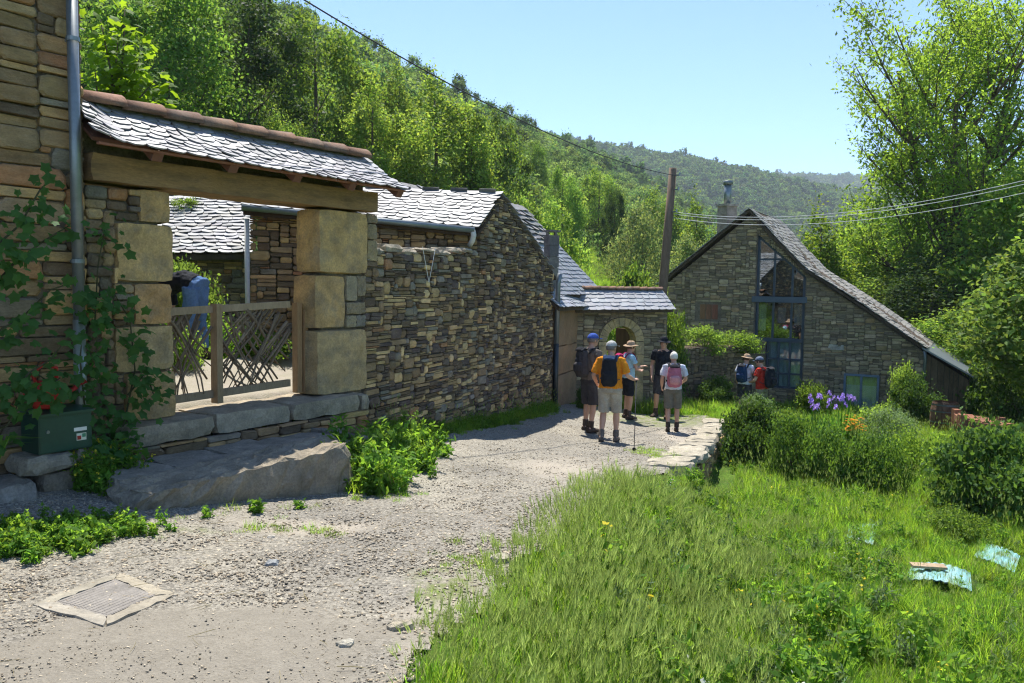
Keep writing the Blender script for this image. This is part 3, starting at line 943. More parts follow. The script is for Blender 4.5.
b.box8([q - Vector((0, 0, .115)) for q in gq] + [q - Vector((0, 0, .085)) for q in gq])
gq = [gp(-3.47, -.83, 1.10), gp(.12, -.83, 1.10), gp(.12, RT_ - .01, RZ_ - .01), gp(-3.47, RT_ - .01, RZ_ - .01)]
b.box8([q - Vector((0, 0, .115)) for q in gq] + [q - Vector((0, 0, .085)) for q in gq])
b.build('roof_boards', M['redwood'], gate)
ridge_tiles(gate, gp(-3.47, RT_, RZ_ + .01), gp(.12, RT_, RZ_ - .0), .125, .36, 23)

# ---- the gate leaf of woven branches
lf = thing('branch_gate', 'low gate of woven grey branches in a timber frame across the gateway', 'gate', gp(-1.8, -.25, -1.31))
tt = -.22
fz = -1.27
for nm, a, c, w, h, col in (('top_rail', (-2.66, tt, -.30), (-1.02, tt, -.235), .05, .075, (1, 1, 1)), ('bottom_rail', (-2.66, tt, -1.19), (-1.02, tt, -1.15), .045, .08, (.85, .85, .85))):
    b = MB(); b.bar(gp(*a), gp(*c), w, h, col=col); b.build(nm, M['fence_wood'], lf)
for s, w, hh, col in ((-2.02, .11, -.22, (.95, .9, .8)), (-.93, .09, -.22, (1.0, .82, .62)), (-.83, .07, -.3, (.95, .75, .55))):
    b = MB(); b.bar(gp(s, tt + .035, fz), gp(s, tt + .035, hh), w, .07, up=(GW[0], GW[1], 0), col=col); b.build('post', M['fence_wood'], lf)
rnd = random.Random(99)
for side in (0, 1):
    s0, s1 = ((-2.66, -2.08), (-1.95, -1.0))[side]
    for i in range((20, 36)[side]):
        nb_ = (20, 36)[side]; half = nb_ * 5 // 9; wd_ = s1 - s0
        if i < half:                                      # rising to the right, many of them fanned from the upper corner
            f = (i + .5) / half; a = (min(s1, s0 + wd_ * (.35 + .8 * f) + rnd.uniform(-.08, .08)), -.27 - max(0, f - .55) * .6 - rnd.uniform(0, .06)); c = (s0 + wd_ * max(-.02, .9 * f - .35) + rnd.uniform(-.05, .05), -1.16 + max(0, .5 - f) * 1.0 + rnd.uniform(0, .08))
        else:
            f = (i - half + .5) / (nb_ - half); a = (s0 + wd_ * max(-.02, .75 * f - .25) + rnd.uniform(-.04, .04), -.29 - max(0, .45 - f) * 1.1 - rnd.uniform(0, .06)); c = (min(s1 + .02, s0 + wd_ * (.30 + .85 * f) + rnd.uniform(-.08, .08)), -1.16 + max(0, f - .6) * 1.2)
        bow = rnd.uniform(-.13, .13); tq = tt + rnd.uniform(-.05, .02); r0 = rnd.uniform(.008, .019)
        pts = []
        for q in range(7):
            f = q / 6; bb = math.sin(math.pi * f) * bow
            pts.append(gp(a[0] + (c[0] - a[0]) * f + bb * .8 + .012 * math.sin(9 * f + i * 1.7), tq + .02 * math.sin(5 * f + i), a[1] + (c[1] - a[1]) * f + bb * .5))
        kk = rnd.uniform(.75, 1.25)
        b = MB(); b.tube(pts, [r0 * (1.15 - .55 * q / 6) for q in range(7)], 6, (kk, kk, kk * .97)); b.build('branch', M['branch'], lf, smooth=True)

# ---- rubble garden wall between gateway and gabled barn
gw = thing('garden_wall', 'rubble stone wall between the gateway and the gabled barn', 'wall', wp(1.7, 0, -2.2))
topz = lambda k: .40 + .04 * k + .03 * math.sin(k * 5)
lay_wall(gw, pack(3.62, 3.3, .04, .025, lambda a, bb: bb - 2.6 < topz(a), SZ_ROAD, 31), lambda a, bb, n: wp(a - .02, n, bb - 2.6), 'road', 32, nmax=300, proud=.03)
b = MB(); b.prism([wp(-.02, -.01, -2.7), wp(3.6, -.01, -2.7), wp(3.6, -.01, .5), wp(-.02, -.01, .38)], Vector((-N2[0] * .45, -N2[1] * .45, 0))); b.build('wall_core', M['mortar'], gw)
rnd = random.Random(33); k = .02; i = 0
while k < 3.5:
    ln = rnd.uniform(.25, .6); e = min(k + ln, 3.55); b = MB(); zz = topz(k) + .0; hh = rnd.uniform(.05, .10) + (.05 if .1 < k < .9 else 0)
    b.rough([wp(k, .03, zz), wp(e - .015, .03, zz), wp(e - .015, -.44, zz), wp(k, -.44, zz)], [wp(k + .02, .02, zz + hh), wp(e - .03, .01, zz + hh * .9), wp(e - .03, -.42, zz + hh), wp(k + .02, -.42, zz + hh)], .012, 4, 4, 2, 300 + i, (.36, .32, .26), rnd=.8)
    b.build('cap_stone', M['block'], gw); k = e; i += 1
sg = thing('hanging_string', 'thin white string hanging from the top of the rubble wall', 'string', wp(1.6, .06, .3))
b = MB(); b.tube([wp(1.45, .05, .55), wp(1.62, .07, .05)], .004, 5); b.tube([wp(1.62, .07, .05), wp(1.86, .05, .55)], .004, 5); b.build('cord', M['string'], sg)

# ---- gabled barn beyond (gable end on the lane)
barn = thing('gabled_barn', 'rubble stone barn with its gable end on the lane', 'barn', wp(5.5, 0, -2.4))
KE, KA, KF = 3.52, 4.48, 7.55
ZE, ZA, ZF = 1.03, 1.64, .36
def barn_top(k):
    if k < KA: return ZE + (ZA - ZE) * (k - KE) / (KA - KE)
    return ZA + (ZF - ZA) * (k - KA) / (KF - KA)
lay_wall(barn, pack(KF - KE, 4.4, .04, .025, lambda a, bb: bb - 2.75 < barn_top(a + KE) - .05, SZ_ROAD, 41), lambda a, bb, n: wp(KE + a, n + .02, bb - 2.75), 'road', 42, nmax=300, proud=.03)
NEARL = Vector((-4.14, 12.6, 0))                       # far left corner of the camera-side wall
P0 = wp(KE, 0, 0); 
def nw(a, n, z):                                       # camera-side wall
    d = (NEARL - Vector((P0.x, P0.y, 0))); L = d.length; d = d / L
    nn = Vector((d.y, -d.x, 0))
    if nn.y > 0: nn = -nn
    return Vector((P0.x, P0.y, 0)) + d * a + nn * n + Vector((0, 0, z))
NL = (NEARL - Vector((P0.x, P0.y, 0))).length
lay_wall(barn, pack(NL, 2.5, .05, .03, lambda a, bb: True, SZ_HOUSE, 43), lambda a, bb, n: nw(a, n, (bb - 1.4) * (1 + .06 * a / NL)), 'warm', 44, nmax=160, proud=.025)
b = MB()
bk = Vector((-.97, -.12, 0)) * NL
pg = [wp(KE + .02, -.02, -2.8), wp(KF - .02, -.02, -2.8), wp(KF - .02, -.02, ZF - .05), wp(KA, -.02, ZA - .06), wp(KE + .02, -.02, ZE - .04)]
b.prism(pg, Vector((bk.x, bk.y + .05, 0))); b.build('wall_core', M['mortar'], barn)
# roof: camera-side slope
RA = wp(KA, .05, ZA + .01); RB = RA + Vector((-4.15, -.06, .06))
EA = wp(KE - .16, .08, ZE - .07); EB = at(243, 205, 12.4)
def bilin(A, B, C, D):                                  # A-B ridge, C-D eave (C under A)
    A, B, C, D = map(Vector, (A, B, C, D))
    La = (B - A).length; Ld = (C - A).length
    nrm = (B - A).cross(C - A).normalized()
    if nrm.z < 0: nrm = -nrm
    def P(a, d, n):
        f = a / La; g = d / Ld
        return (A.lerp(B, f)).lerp(C.lerp(D, f), g) + nrm * n
    return P, La, Ld, (B - A).cross(C - A).z < 0
P, La, Ld, fl = bilin(RA, RB, EA, EB)
slate_roof(barn, P, La, Ld, .12, .24, 45, (.18, .18, .185), .25, nmax=300, round_=.25, lift=.018, njit=.008, flip=fl)
b = MB(); lo = Vector((0, 0, -.15)); hi = Vector((0, 0, -.09))
b.box8([EA + lo, RA + lo, RB + lo, EB + lo, EA + hi, RA + hi, RB + hi, EB + hi])
FA = wp(KF + .12, .05, ZF - .05); FB = FA + Vector((-4.15, .6, 0))
b.box8([RA + lo + Vector((0, .01, 0)), FA + lo, FB + lo, RB + lo + Vector((0, .01, 0)), RA + hi + Vector((0, .01, 0)), FA + hi, FB + hi, RB + hi + Vector((0, .01, 0))]); b.c = [(.6, .55, .5)] * len(b.v)
b.build('roof_boards', M['darkwood'], barn)
P, La, Ld, fl = bilin(RA, RB, FA, FB)
slate_roof(barn, P, La, Ld, .2, .28, 46, (.22, .22, .22), .25, mt='oldslate', nmax=40, round_=.2, lift=.035, njit=.014, flip=fl)
rnd = random.Random(47)
for i in range(8):                                       # upright ridge slates
    c = RA + (RB - RA) * ((i * .5 + .12) / 4.2)
    d = (RB - RA).normalized()
    b = MB(); b.box8([c + q for q in (Vector((0, -.03, -.02)), d * .30 + Vector((0, -.03, -.02)), d * .30 + Vector((0, .05, -.02)), Vector((0, .05, -.02)), Vector((0, -.08, .045)), d * .28 + Vector((0, -.08, .035 + rnd.uniform(0, .03))), d * .28 + Vector((0, .02, .06)), Vector((0, .02, .06)))], (.12, .12, .125)); b.build('ridge_slate', M['oldslate'], barn)
gt = thing('gutter', 'grey zinc eaves gutter with a curved elbow on the gabled barn', 'gutter', EA)
b = MB(); b.tube([EB + Vector((0, -.06, -.04)), EA + Vector((-.06, -.06, -.05))], .05, 10); b.build('channel', M['zinc'], gt, smooth=True)
e = EA + Vector((-.09, -.06, -.05))
b = MB(); b.tube([e, e + Vector((.02, 0, -.08)), e + Vector((.0, .03, -.17)), e + Vector((-.05, .10, -.24))], .045, 10); b.build('elbow', M['whitepipe'], gt, smooth=True)
dq = thing('downpipe', 'dark grey downpipe at the far end of the gabled barn', 'downpipe', wp(KF + .06, .1, -2.5))
b = MB(); b.tube([wp(KF + .06, .16, .30), wp(KF + .06, .12, .1), wp(KF + .06, .10, -1.2)], .055, 10); b.build('upper_pipe', M['zinc'], dq, smooth=True)
b = MB(); b.tube([wp(KF + .06, .10, -1.2), wp(KF + .06, .10, -2.6)], .06, 10, (.25, .25, .25)); b.build('lower_pipe', M['zinc'], dq, smooth=True)
wpp = thing('downpipe', 'pale downpipe on the courtyard corner seen through the gateway', 'downpipe', nw(NL - .05, .06, -1.0))
b = MB(); b.tube([nw(NL + .02, .07, 1.0), nw(NL + .02, .07, -1.2)], .04, 8); b.build('pipe', M['whitepipe'], wpp, smooth=True)

# ---- house behind the barn: a slate roof falling to the lane, with a dark chimney
rear = thing('rear_house', 'house behind the barn with a long blue grey slate roof falling to the lane', 'house', (0, 19, -2.7))
ED = Vector((.5, .866, 0))
RvA = at(521, 206, 19.6); RvB = at(601, 292, 20.0)
nA, nB = RvA - ED * 5.2, RvB - ED * 3.4
dirV = (RvB - RvA)
def rearP(a, d, n):                                     # a from the far verge back towards us, d down the slope
    nn = dirV.cross(ED).normalized()
    if nn.z < 0: nn = -nn
    return RvA - ED * a + dirV.normalized() * d + nn * n
LD = dirV.length
_fl = (-ED).cross(dirV).z < 0
slate_roof(rear, rearP, 5.0, LD * .45, .16, .26, 51, (.21, .205, .20), .3, mt='oldslate', nmax=60, round_=.15, lift=.05, njit=.02, flip=_fl)
P2 = lambda a, d, n: rearP(a, d + LD * .45, n)
slate_roof(rear, P2, 5.0, LD * .57, .14, .22, 52, (.22, .235, .26), .12, nmax=120, round_=.12, lift=.02, njit=.005, flip=_fl)
b = MB(); dz = Vector((0, 0, -.06)); d2 = Vector((0, 0, -.16))
q = [RvA - ED * 5, RvB - ED * 5, RvB, RvA]
b.box8([p + d2 for p in q] + [p + dz for p in q]); b.build('roof_boards', M['darkwood'], rear)
b = MB(); A2 = RvA + Vector((-2.0, 1.2, -1.7))
pl_ = [RvA + Vector((-.0, 0, -.17)), RvB + Vector((-.35, -.02, .1)) , Vector((RvB.x - .4, RvB.y, -3.2)), Vector((A2.x, A2.y, -3.2)), A2]
b.prism([p - ED * .12 for p in pl_], -ED * 4.6); b.build('wall_core', M['mortar'], rear)
P, La, Ld, fl = bilin(RvA - ED * 5, RvA, A2 - ED * 5 + Vector((-.2, .1, -.15)), A2 + Vector((-.2, .1, -.15)))
slate_roof(rear, P, La, Ld, .25, .3, 53, (.2, .2, .2), .25, mt='oldslate', nmax=0, flip=fl)
ck = at(550.5, 300, 17.9)
b = MB(); cz = at(550, 235, 17.9).z
for i in range(7):
    z0_, z1_ = -.5 + i * (cz + .5) / 7, -.5 + (i + 1) * (cz + .5) / 7 - .012
    b.box((ck.x, ck.y, (z0_ + z1_) / 2), (.25 - .012 * (i % 2), .25 - .012 * (i % 2), z1_ - z0_), .5, (.085, .08, .085))
b.box((ck.x, ck.y, cz / 2 - .3), (.2, .2, cz + .55), .5, (.06, .06, .06))
ch = b.build('chimney', M['oldslate'], rear)
b = MB()
for dx, dy in ((-.09, -.09), (.09, -.09), (.09, .09), (-.09, .09)): b.box((ck.x + dx, ck.y + dy, cz + .03), (.05, .05, .07), .5, (.09, .085, .085))
b.box((ck.x, ck.y, cz + .085), (.31, .31, .035), .5, (.10, .095, .09)); b.build('chimney_cap', M['oldslate'], ch)

# ---- ochre plastered wall end with its little roof
pw = thing('plastered_wall', 'ochre plastered wall end with a small slate coping beside the arch', 'wall', wp(8.6, 0, -2.7))
for i, (z0_, z1_, cc) in enumerate(((-2.95, -1.93, (.95, .95, .95)), (-1.92, -1.30, (1.08, 1.0, .95)), (-1.29, -.36, (.9, .88, .85)))):
    b = MB(); b.rough([wp(7.72, .02, z0_), wp(9.5, .02, z0_), wp(9.5, -.5, z0_), wp(7.72, -.5, z0_)], [wp(7.72, .02, z1_), wp(9.5, .02, z1_), wp(9.5, -.5, z1_), wp(7.72, -.5, z1_)], .012, 8, 3, 5, 70 + i, cc, rnd=.1)
    b.build('plaster_panel', M['plaster'], pw)
P, La, Ld, fl = bilin(wp(7.45, -.3, -.02), wp(9.5, -.3, -.04), wp(7.35, .22, -.40), wp(9.75, .24, -.42))
slate_roof(pw, P, La, Ld, .14, .2, 72, (.22, .235, .26), .12, nmax=60, round_=.12, lift=.02, njit=.004, flip=fl)
b = MB(); q = [wp(7.35, .22, -.40), wp(9.72, .22, -.42), wp(9.5, -.3, -.04), wp(7.45, -.3, -.02)]
b.box8([p + Vector((0, 0, -.09)) for p in q] + [p + Vector((0, 0, -.015)) for p in q]); b.build('roof_boards', M['darkwood'], pw)
ridge_tiles(pw, wp(8.0, -.3, -.03), wp(9.4, -.3, -.04), .07, .24, 73)

# ---- garden wall with round arched doorway
aw = thing('arch_wall', 'stone garden wall with a round arched doorway under a slate coping', 'wall', (2.6, 19.2, -2.9))
AW0 = Vector((1.50, 18.98, 0)); AW1 = Vector((3.78, 19.5, 0)); AL = (AW1 - AW0).length; AD = (AW1 - AW0) / AL; AN = Vector((AD.y, -AD.x, 0))
def ap(a, n, z): return AW0 + AD * a + AN * n + Vector((0, 0, z))
AC, AR, AZ = 1.16, .37, -1.27
def in_arch(a, z, r):
    return (abs(a - AC) < r and z < AZ) or math.hypot(a - AC, z - AZ) < r
lay_wall(aw, pack(AL, 2.7, .04, .03, lambda a, bb: bb - 3.05 < -.42 and not in_arch(a, bb - 3.05, AR + .21), SZ_HOUSE, 81), lambda a, bb, n: ap(a, n, bb - 3.05), 'grey', 82, nmax=200, proud=.02)
rnd = random.Random(83)
for i in range(11):                                      # voussoirs
    t0_, t1_ = math.pi * i / 11 + .012, math.pi * (i + 1) / 11 - .012
    kk = rnd.uniform(.85, 1.15); col = (.52 * kk, .40 * kk, .21 * kk)
    b = MB(); pts = [(AR, t0_), (AR + .20, t0_), (AR + .20, t1_), (AR, t1_)]
    b.prism([ap(AC + r * math.cos(t), .035, AZ + r * math.sin(t)) for r, t in pts], -AN * .42, col); b.build('voussoir', M['block'], aw)
for sgn in (-1, 1):
    z = -3.05
    while z < AZ - .05:
        h = min(rnd.uniform(.28, .42), AZ - z); w = rnd.uniform(.18, .26); kk = rnd.uniform(.85, 1.15)
        a0 = AC + sgn * AR; a1 = AC + sgn * (AR + .205)
        b = MB(); b.prism([ap(min(a0, a1), .035, z), ap(max(a0, a1), .035, z), ap(max(a0, a1), .035, z + h - .012), ap(min(a0, a1), .035, z + h - .012)], -AN * .42, (.50 * kk, .38 * kk, .20 * kk)); b.build('jamb_stone', M['block'], aw)
        z += h
b = MB()
def ring_core():
    outer = []
    pts = [ap(0, -.01, -3.1), ap(AC - AR - .1, -.01, -3.1), ap(AC - AR - .1, -.01, AZ)]
    for i in range(9):
        t = math.pi - math.pi * i / 8
        pts.append(ap(AC + (AR + .1) * math.cos(t), -.01, AZ + (AR + .1) * math.sin(t)))
    pts += [ap(AC + AR + .1, -.01, -3.1), ap(AL, -.01, -3.1), ap(AL, -.01, -.42), ap(0, -.01, -.42)]
    return pts
b.prism(ring_core(), -AN * .36); b.build('wall_core', M['mortar'], aw)
P, La, Ld, fl = bilin(ap(-.15, -.2, -.03), ap(AL - .08, -.2, -.03), ap(-.1, .34, -.50), ap(AL + .02, .34, -.47))
slate_roof(aw, P, La, Ld, .135, .19, 84, (.23, .245, .27), .12, nmax=120, round_=.12, lift=.018, njit=.004, flip=fl)
b = MB(); q = [ap(-.1, .32, -.50), ap(AL, .32, -.47), ap(AL - .08, -.2, -.03), ap(-.15, -.2, -.03)]
b.box8([p + Vector((0, 0, -.08)) for p in q] + [p + Vector((0, 0, -.015)) for p in q])
q = [ap(-.15, -.2, -.035), ap(AL - .08, -.2, -.035), ap(AL, -.72, -.5), ap(-.1, -.72, -.5)]
b.box8([p + Vector((0, 0, -.08)) for p in q] + [p + Vector((0, 0, -.015)) for p in q]); b.build('roof_boards', M['darkwood'], aw)
ridge_tiles(aw, ap(.05, -.2, -.03), ap(AL - .08, -.2, -.03), .075, .2, 85)
b = MB(); b.prism([ap(AC + AR - .02, -.42, -3.0), ap(AC + AR - .02, -.42, AZ + .1), ap(AC + AR - .06, -.42, AZ + .25), ap(AC + AR - .06, -.42, -3.0)], -AN * .05)
d0 = ap(AC + AR, -.44, 0); d1 = d0 + (-AN * .62 - AD * .12)
b = MB(); b.box8([Vector((p.x, p.y, z)) for z in (-2.95, -1.0) for p in (d0, d1, d1 + AD * .05, d0 + AD * .05)], (1.6, 1.2, .9)); b.build('door', M['darkwood'], aw)

# ---- stone house on the right, gable towards us
rh = thing('gable_house', 'grey stone house with a tall glazed gable and sweeping slate roof', 'house', hp(1.5, 0, -3.2))
VK = [-2.55, 0, .8, 1.63, 2.74, 3.79, 4.8, 5.95]
VZ = [.26, 2.31, 1.44, .60, -.13, -.84, -1.55, -2.28]
def verge(k): return float(np.interp(k, VK, VZ))
WK0, WK1 = .2, 1.63
def win_top(k): return 1.68 + (.42 - 1.68) * (k - WK0) / (WK1 - WK0)
def in_house(a, bb):
    k = a - 2.5; z = bb - 3.7
    if z > verge(k) - .10: return False
    if WK0 - .02 < k < WK1 + .02 and -2.9 < z < win_top(k) + .0: return k < .56 and z < -1.5
    if -1.58 < k < -.78 and -.96 < z < -.38: return False
    if 2.78 < k < 3.68 and -3.34 < z < -2.32: return False
    return True
lay_wall(rh, pack(7.3, 6.0, .05, .03, in_house, SZ_HOUSE, 91), lambda a, bb, n: hp(a - 2.5, n, bb - 3.7), 'grey', 92, nmax=300, proud=.02)
core = MB()
def fpiece(poly): core.prism([hp(k, -.012, z) for k, z in poly], -Vector((HN[0], HN[1], 0)) * .4)
zb = -3.8
fpiece([(-2.48, zb), (WK0 + .02, zb), (WK0 + .02, verge(WK0) - .06), (0, 2.24), (-2.48, .2)])
fpiece([(WK0 + .02, zb), (WK1, zb), (WK1, -2.88), (WK0 + .02, -2.88)])
fpiece([(WK0 + .02, -2.88), (.56, -2.88), (.56, -1.5), (WK0 + .02, -1.5)])
fpiece([(WK0 + .02, win_top(WK0) + .02), (WK1, win_top(WK1) + .02), (WK1, verge(WK1) - .06), (.8, verge(.8) - .06), (WK0 + .02, verge(WK0) - .06)])
fpiece([(WK1, zb), (4.78, zb), (4.78, -1.62), (3.79, -.9), (2.74, -.2), (WK1, verge(WK1) - .06)])
core.build('wall_core', M['mortar'], rh)
Dp = 3.9
def shell(poly): 
    b = MB(); b.prism(poly, Vector((HD[0], HD[1], 0)) * (Dp - .5)); return b
b = MB()
b.box8([hp(-2.48, -.42, zb), hp(-2.3, -.42, zb), hp(-2.3, -Dp, zb), hp(-2.48, -Dp, zb), hp(-2.48, -.42, .2), hp(-2.3, -.42, .3), hp(-2.3, -Dp, .3), hp(-2.48, -Dp, .2)])
b.box8([hp(4.6, -.42, zb), hp(4.78, -.42, zb), hp(4.78, -Dp, zb), hp(4.6, -Dp, zb), hp(4.6, -.42, -1.5), hp(4.78, -.42, -1.62), hp(4.78, -Dp, -1.62), hp(4.6, -Dp, -1.5)])
b.prism([hp(k, -Dp + .2, z) for k, z in ((-2.3, zb), (4.6, zb), (4.6, -1.5), (2.74, -.2), (1.63, .5), (0, 2.2), (-2.3, .32))], Vector((HD[0], HD[1], 0)) * .2)
b.box8([hp(-2.3, -.42, zb), hp(4.6, -.42, zb), hp(4.6, -Dp + .2, zb), hp(-2.3, -Dp + .2, zb), hp(-2.3, -.42, -2.95), hp(4.6, -.42, -2.95), hp(4.6, -Dp + .2, -2.95), hp(-2.3, -Dp + .2, -2.95)])
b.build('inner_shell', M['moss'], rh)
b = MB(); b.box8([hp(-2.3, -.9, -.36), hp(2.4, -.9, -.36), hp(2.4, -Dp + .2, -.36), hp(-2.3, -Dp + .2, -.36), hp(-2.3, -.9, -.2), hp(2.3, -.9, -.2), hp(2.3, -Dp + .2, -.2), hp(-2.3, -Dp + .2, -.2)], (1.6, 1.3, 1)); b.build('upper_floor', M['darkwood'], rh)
# timber gable screen
win = MB()
up = lambda k, z, n=-.14: hp(k, n, z)
upn = (HN[0], HN[1], 0)
fw = .075
win.bar(up(WK0 + .04, -1.5), up(WK0 + .04, win_top(WK0 + .04)), .09, .09, upn)
win.bar(up(WK1 - .04, -2.88), up(WK1 - .04, win_top(WK1 - .04)), .09, .09, upn)
win.bar(up(WK0, win_top(WK0) - .03), up(WK1, win_top(WK1) - .03), .09, .09, upn)
gs = win.build('gable_window', M['bluegrey'], rh)
def bars(lst, par, nm='glazing_bar', w=.055):
    for a, c in lst:
        b = MB(); b.bar(up(*a), up(*c), w, w * 1.1, upn); b.build(nm, M['bluegrey'], par)
b = MB(); b.bar(up(WK0 - .08, -.26, -.06), up(WK1 + .06, -.26, -.06), .17, .22, upn, (1.5, 1.5, 1.45)); b.build('transom', M['bluegrey'], gs)
bars([((.72, -1.5), (.72, win_top(.72) - .05)), ((1.24, -2.85), (1.24, win_top(1.24) - .05)), ((WK0 + .08, .92), (1.04, .92)), ((.72, -.16 + .42), (.72, .3)), ((.60, -2.88), (.60, -1.5)), ((.92, -2.85), (.92, -1.5))], gs)
bars([((WK0 + .05, -1.46), (WK1 - .05, -1.46))], gs, 'lower_transom', .11)
bars([((.60, -2.02), (WK1 - .05, -2.02)), ((.60, -2.45), (WK1 - .05, -2.45)), ((.60, -2.85), (WK1 - .05, -2.85))], gs, 'glazing_bar', .05)
def pane(poly, n=-.15):
    b = MB(); b.prism([hp(k, n, z) for k, z in poly], Vector((HD[0], HD[1], 0)) * .008); b.build('pane', M['glass' if poly[0][1] > -1.5 else 'clearglass'], gs)
pane([(WK0 + .08, -.15), (.69, -.15), (.69, .89), (WK0 + .08, .89)]); pane([(WK0 + .08, .95), (.69, .95), (.69, win_top(.69) - .06), (WK0 + .08, win_top(WK0 + .08) - .06)])
pane([(.75, -.15), (1.21, -.15), (1.21, win_top(1.21) - .06), (.75, win_top(.75) - .06)]); pane([(1.27, -.15), (WK1 - .08, -.15), (WK1 - .08, win_top(WK1 - .08) - .06), (1.27, win_top(1.27) - .06)])
for (k0, k1) in ((WK0 + .08, .69), (.75, 1.21), (1.27, WK1 - .08)): pane([(k0, -1.41), (k1, -1.41), (k1, -.36), (k0, -.36)])
for (k0, k1) in ((.63, .89), (.95, 1.21), (1.27, WK1 - .08)):
    for z0_, z1_ in ((-2.0, -1.52), (-2.43, -2.05), (-2.83, -2.48)): pane([(k0, z0_), (k1, z0_), (k1, z1_), (k0, z1_)])
def drape(k0, k1, z0_, z1_, n, mt, col=(1, 1, 1), nm='curtain', par=None):
    b = MB(); vs = []; K = 14
    for j in (0, 1):
        for i in range(K + 1):
            vs.append(hp(k0 + (k1 - k0) * i / K, n + (.012 if n > 0 else .025) * math.sin(i * 1.9), z0_ if j == 0 else z1_))
    b.add(vs, [(i, i + 1, K + 2 + i, K + 1 + i) for i in range(K)], col); return b.build(nm, M[mt], par or gs)
drape(.62, WK1 - .05, -2.86, -1.52, -.22, 'curtain', (1.0, 1.15, 1.2))
drape(.28, .5, -1.2, -.42, -.25, 'curtain', (1.5, 1.5, 1.5)); drape(1.3, 1.58, -1.0, -.4, -.25, 'curtain', (1.4, 1.45, 1.4)); drape(.82, 1.05, -.95, -.5, -.3, 'curtain', (1.2, 1.2, 1.3))
# shuttered window and low curtained window
sw = MB(); sw.prism([hp(-1.55, -.02, -.93), hp(-.81, -.02, -.93), hp(-.81, -.02, -.41), hp(-1.55, -.02, -.41)], Vector((HD[0], HD[1], 0)) * .1, (.5, .5, .5))
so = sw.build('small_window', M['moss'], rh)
for i in range(3):
    k0 = -1.45 + i * .19; b = MB(); b.prism([hp(k0, .0, -.90), hp(k0 + .17, .0, -.90), hp(k0 + .17, .0, -.45), hp(k0, .0, -.45)], Vector((HD[0], HD[1], 0)) * .03, (2.6, 1.9 - .2 * i, 1.4)); b.build('shutter_board', M['darkwood'], so)
lw = MB()
for a, c in (((2.80, -3.33), (2.80, -2.33)), ((3.66, -3.33), (3.66, -2.33)), ((2.78, -2.34), (3.68, -2.34)), ((2.78, -3.32), (3.68, -3.32)), ((3.23, -3.3), (3.23, -2.36))):
    lw.bar(hp(a[0], .05, a[1]), hp(c[0], .05, c[1]), .06, .06, upn, (2.6, 2.7, 2.8))
lo_ = lw.build('low_window', M['bluegrey'], rh)
b = MB(); b.prism([hp(2.82, .055, -3.31), hp(3.64, .055, -3.31), hp(3.64, .055, -2.36), hp(2.82, .055, -2.36)], Vector((HD[0], HD[1], 0)) * .008); b.build('pane', M['clearglass'], lo_)
drape(2.84, 3.62, -3.3, -2.62, .018, 'curtain', (1.3, 1.4, 1.45), par=lo_); drape(2.84, 3.62, -2.62, -2.38, .02, 'curtain', (1.0, 1.15, .7), 'valance', par=lo_)
b = MB(); b.prism([hp(2.3, .02, -1.66), hp(2.75, .02, -1.66), hp(2.72, .02, -1.52), hp(2.33, .02, -1.5)], Vector((HD[0], HD[1], 0)) * .1, (.42, .40, .36)); b.build('pale_stone', M['block'], rh)
# boarded lean-to end
b0 = random.Random(95)
k = 4.80
while k < 5.85:
    w = b0.uniform(.10, .16); kk = b0.uniform(.8, 1.3)
    b = MB(); b.prism([hp(k, -.02, -3.8), hp(k + w - .01, -.02, -3.8), hp(k + w - .01, -.02, verge(k + w) - .08), hp(k, -.02, verge(k) - .08)], Vector((HD[0], HD[1], 0)) * .035, (kk * 1.5, kk * 1.45, kk * 1.4)); b.build('board', M['darkwood'], rh)
    k += w
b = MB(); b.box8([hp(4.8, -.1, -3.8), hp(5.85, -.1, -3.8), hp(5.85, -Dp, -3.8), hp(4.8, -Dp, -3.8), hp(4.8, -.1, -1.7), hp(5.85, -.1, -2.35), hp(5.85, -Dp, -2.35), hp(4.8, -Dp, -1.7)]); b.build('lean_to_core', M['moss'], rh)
# roof: bell-cast right slope
seg = [(0, 2.40)] + [(k, verge(k) + .07) for k in (.8, 1.63, 2.74, 3.79, 4.8)]
cum = [0]
for i in range(1, len(seg)): cum.append(cum[-1] + math.hypot(seg[i][0] - seg[i - 1][0], seg[i][1] - seg[i - 1][1]))
def rhP(a, d, n):
    dd = min(max(d, 0), cum[-1] + .2)
    k = float(np.interp(min(dd, cum[-1]), cum, [q[0] for q in seg])); z = float(np.interp(min(dd, cum[-1]), cum, [q[1] for q in seg]))
    over = max(0, dd - cum[-1]); k += over * .8; z -= over * .57
    sl = 45 if d < cum[2] else 34
    nx, nz = math.sin(math.radians(sl)), math.cos(math.radians(sl))
    z += -.05 * math.sin(math.pi * min(1, a / 4.1)) + .012 * math.sin(a * 3 + d * 2)
    p = hp(k + nx * n, .18 - a, z + nz * n)
    return p
slate_roof(rh, rhP, Dp + .35, cum[-1], .16, .24, 96, (.22, .212, .20), .25, mt='oldslate', nmax=300, round_=.3, lift=.018, njit=.009)
b = MB()
for (p, q) in zip(seg[:-1], seg[1:]):
    b.box8([hp(p[0], .17, p[1] - .10), hp(q[0], .17, q[1] - .10), hp(q[0], -Dp - .15, q[1] - .10), hp(p[0], -Dp - .15, p[1] - .10),
            hp(p[0], .17, p[1] - .015), hp(q[0], .17, q[1] - .015), hp(q[0], -Dp - .15, q[1] - .015), hp(p[0], -Dp - .15, p[1] - .015)], (.8, .8, .8))
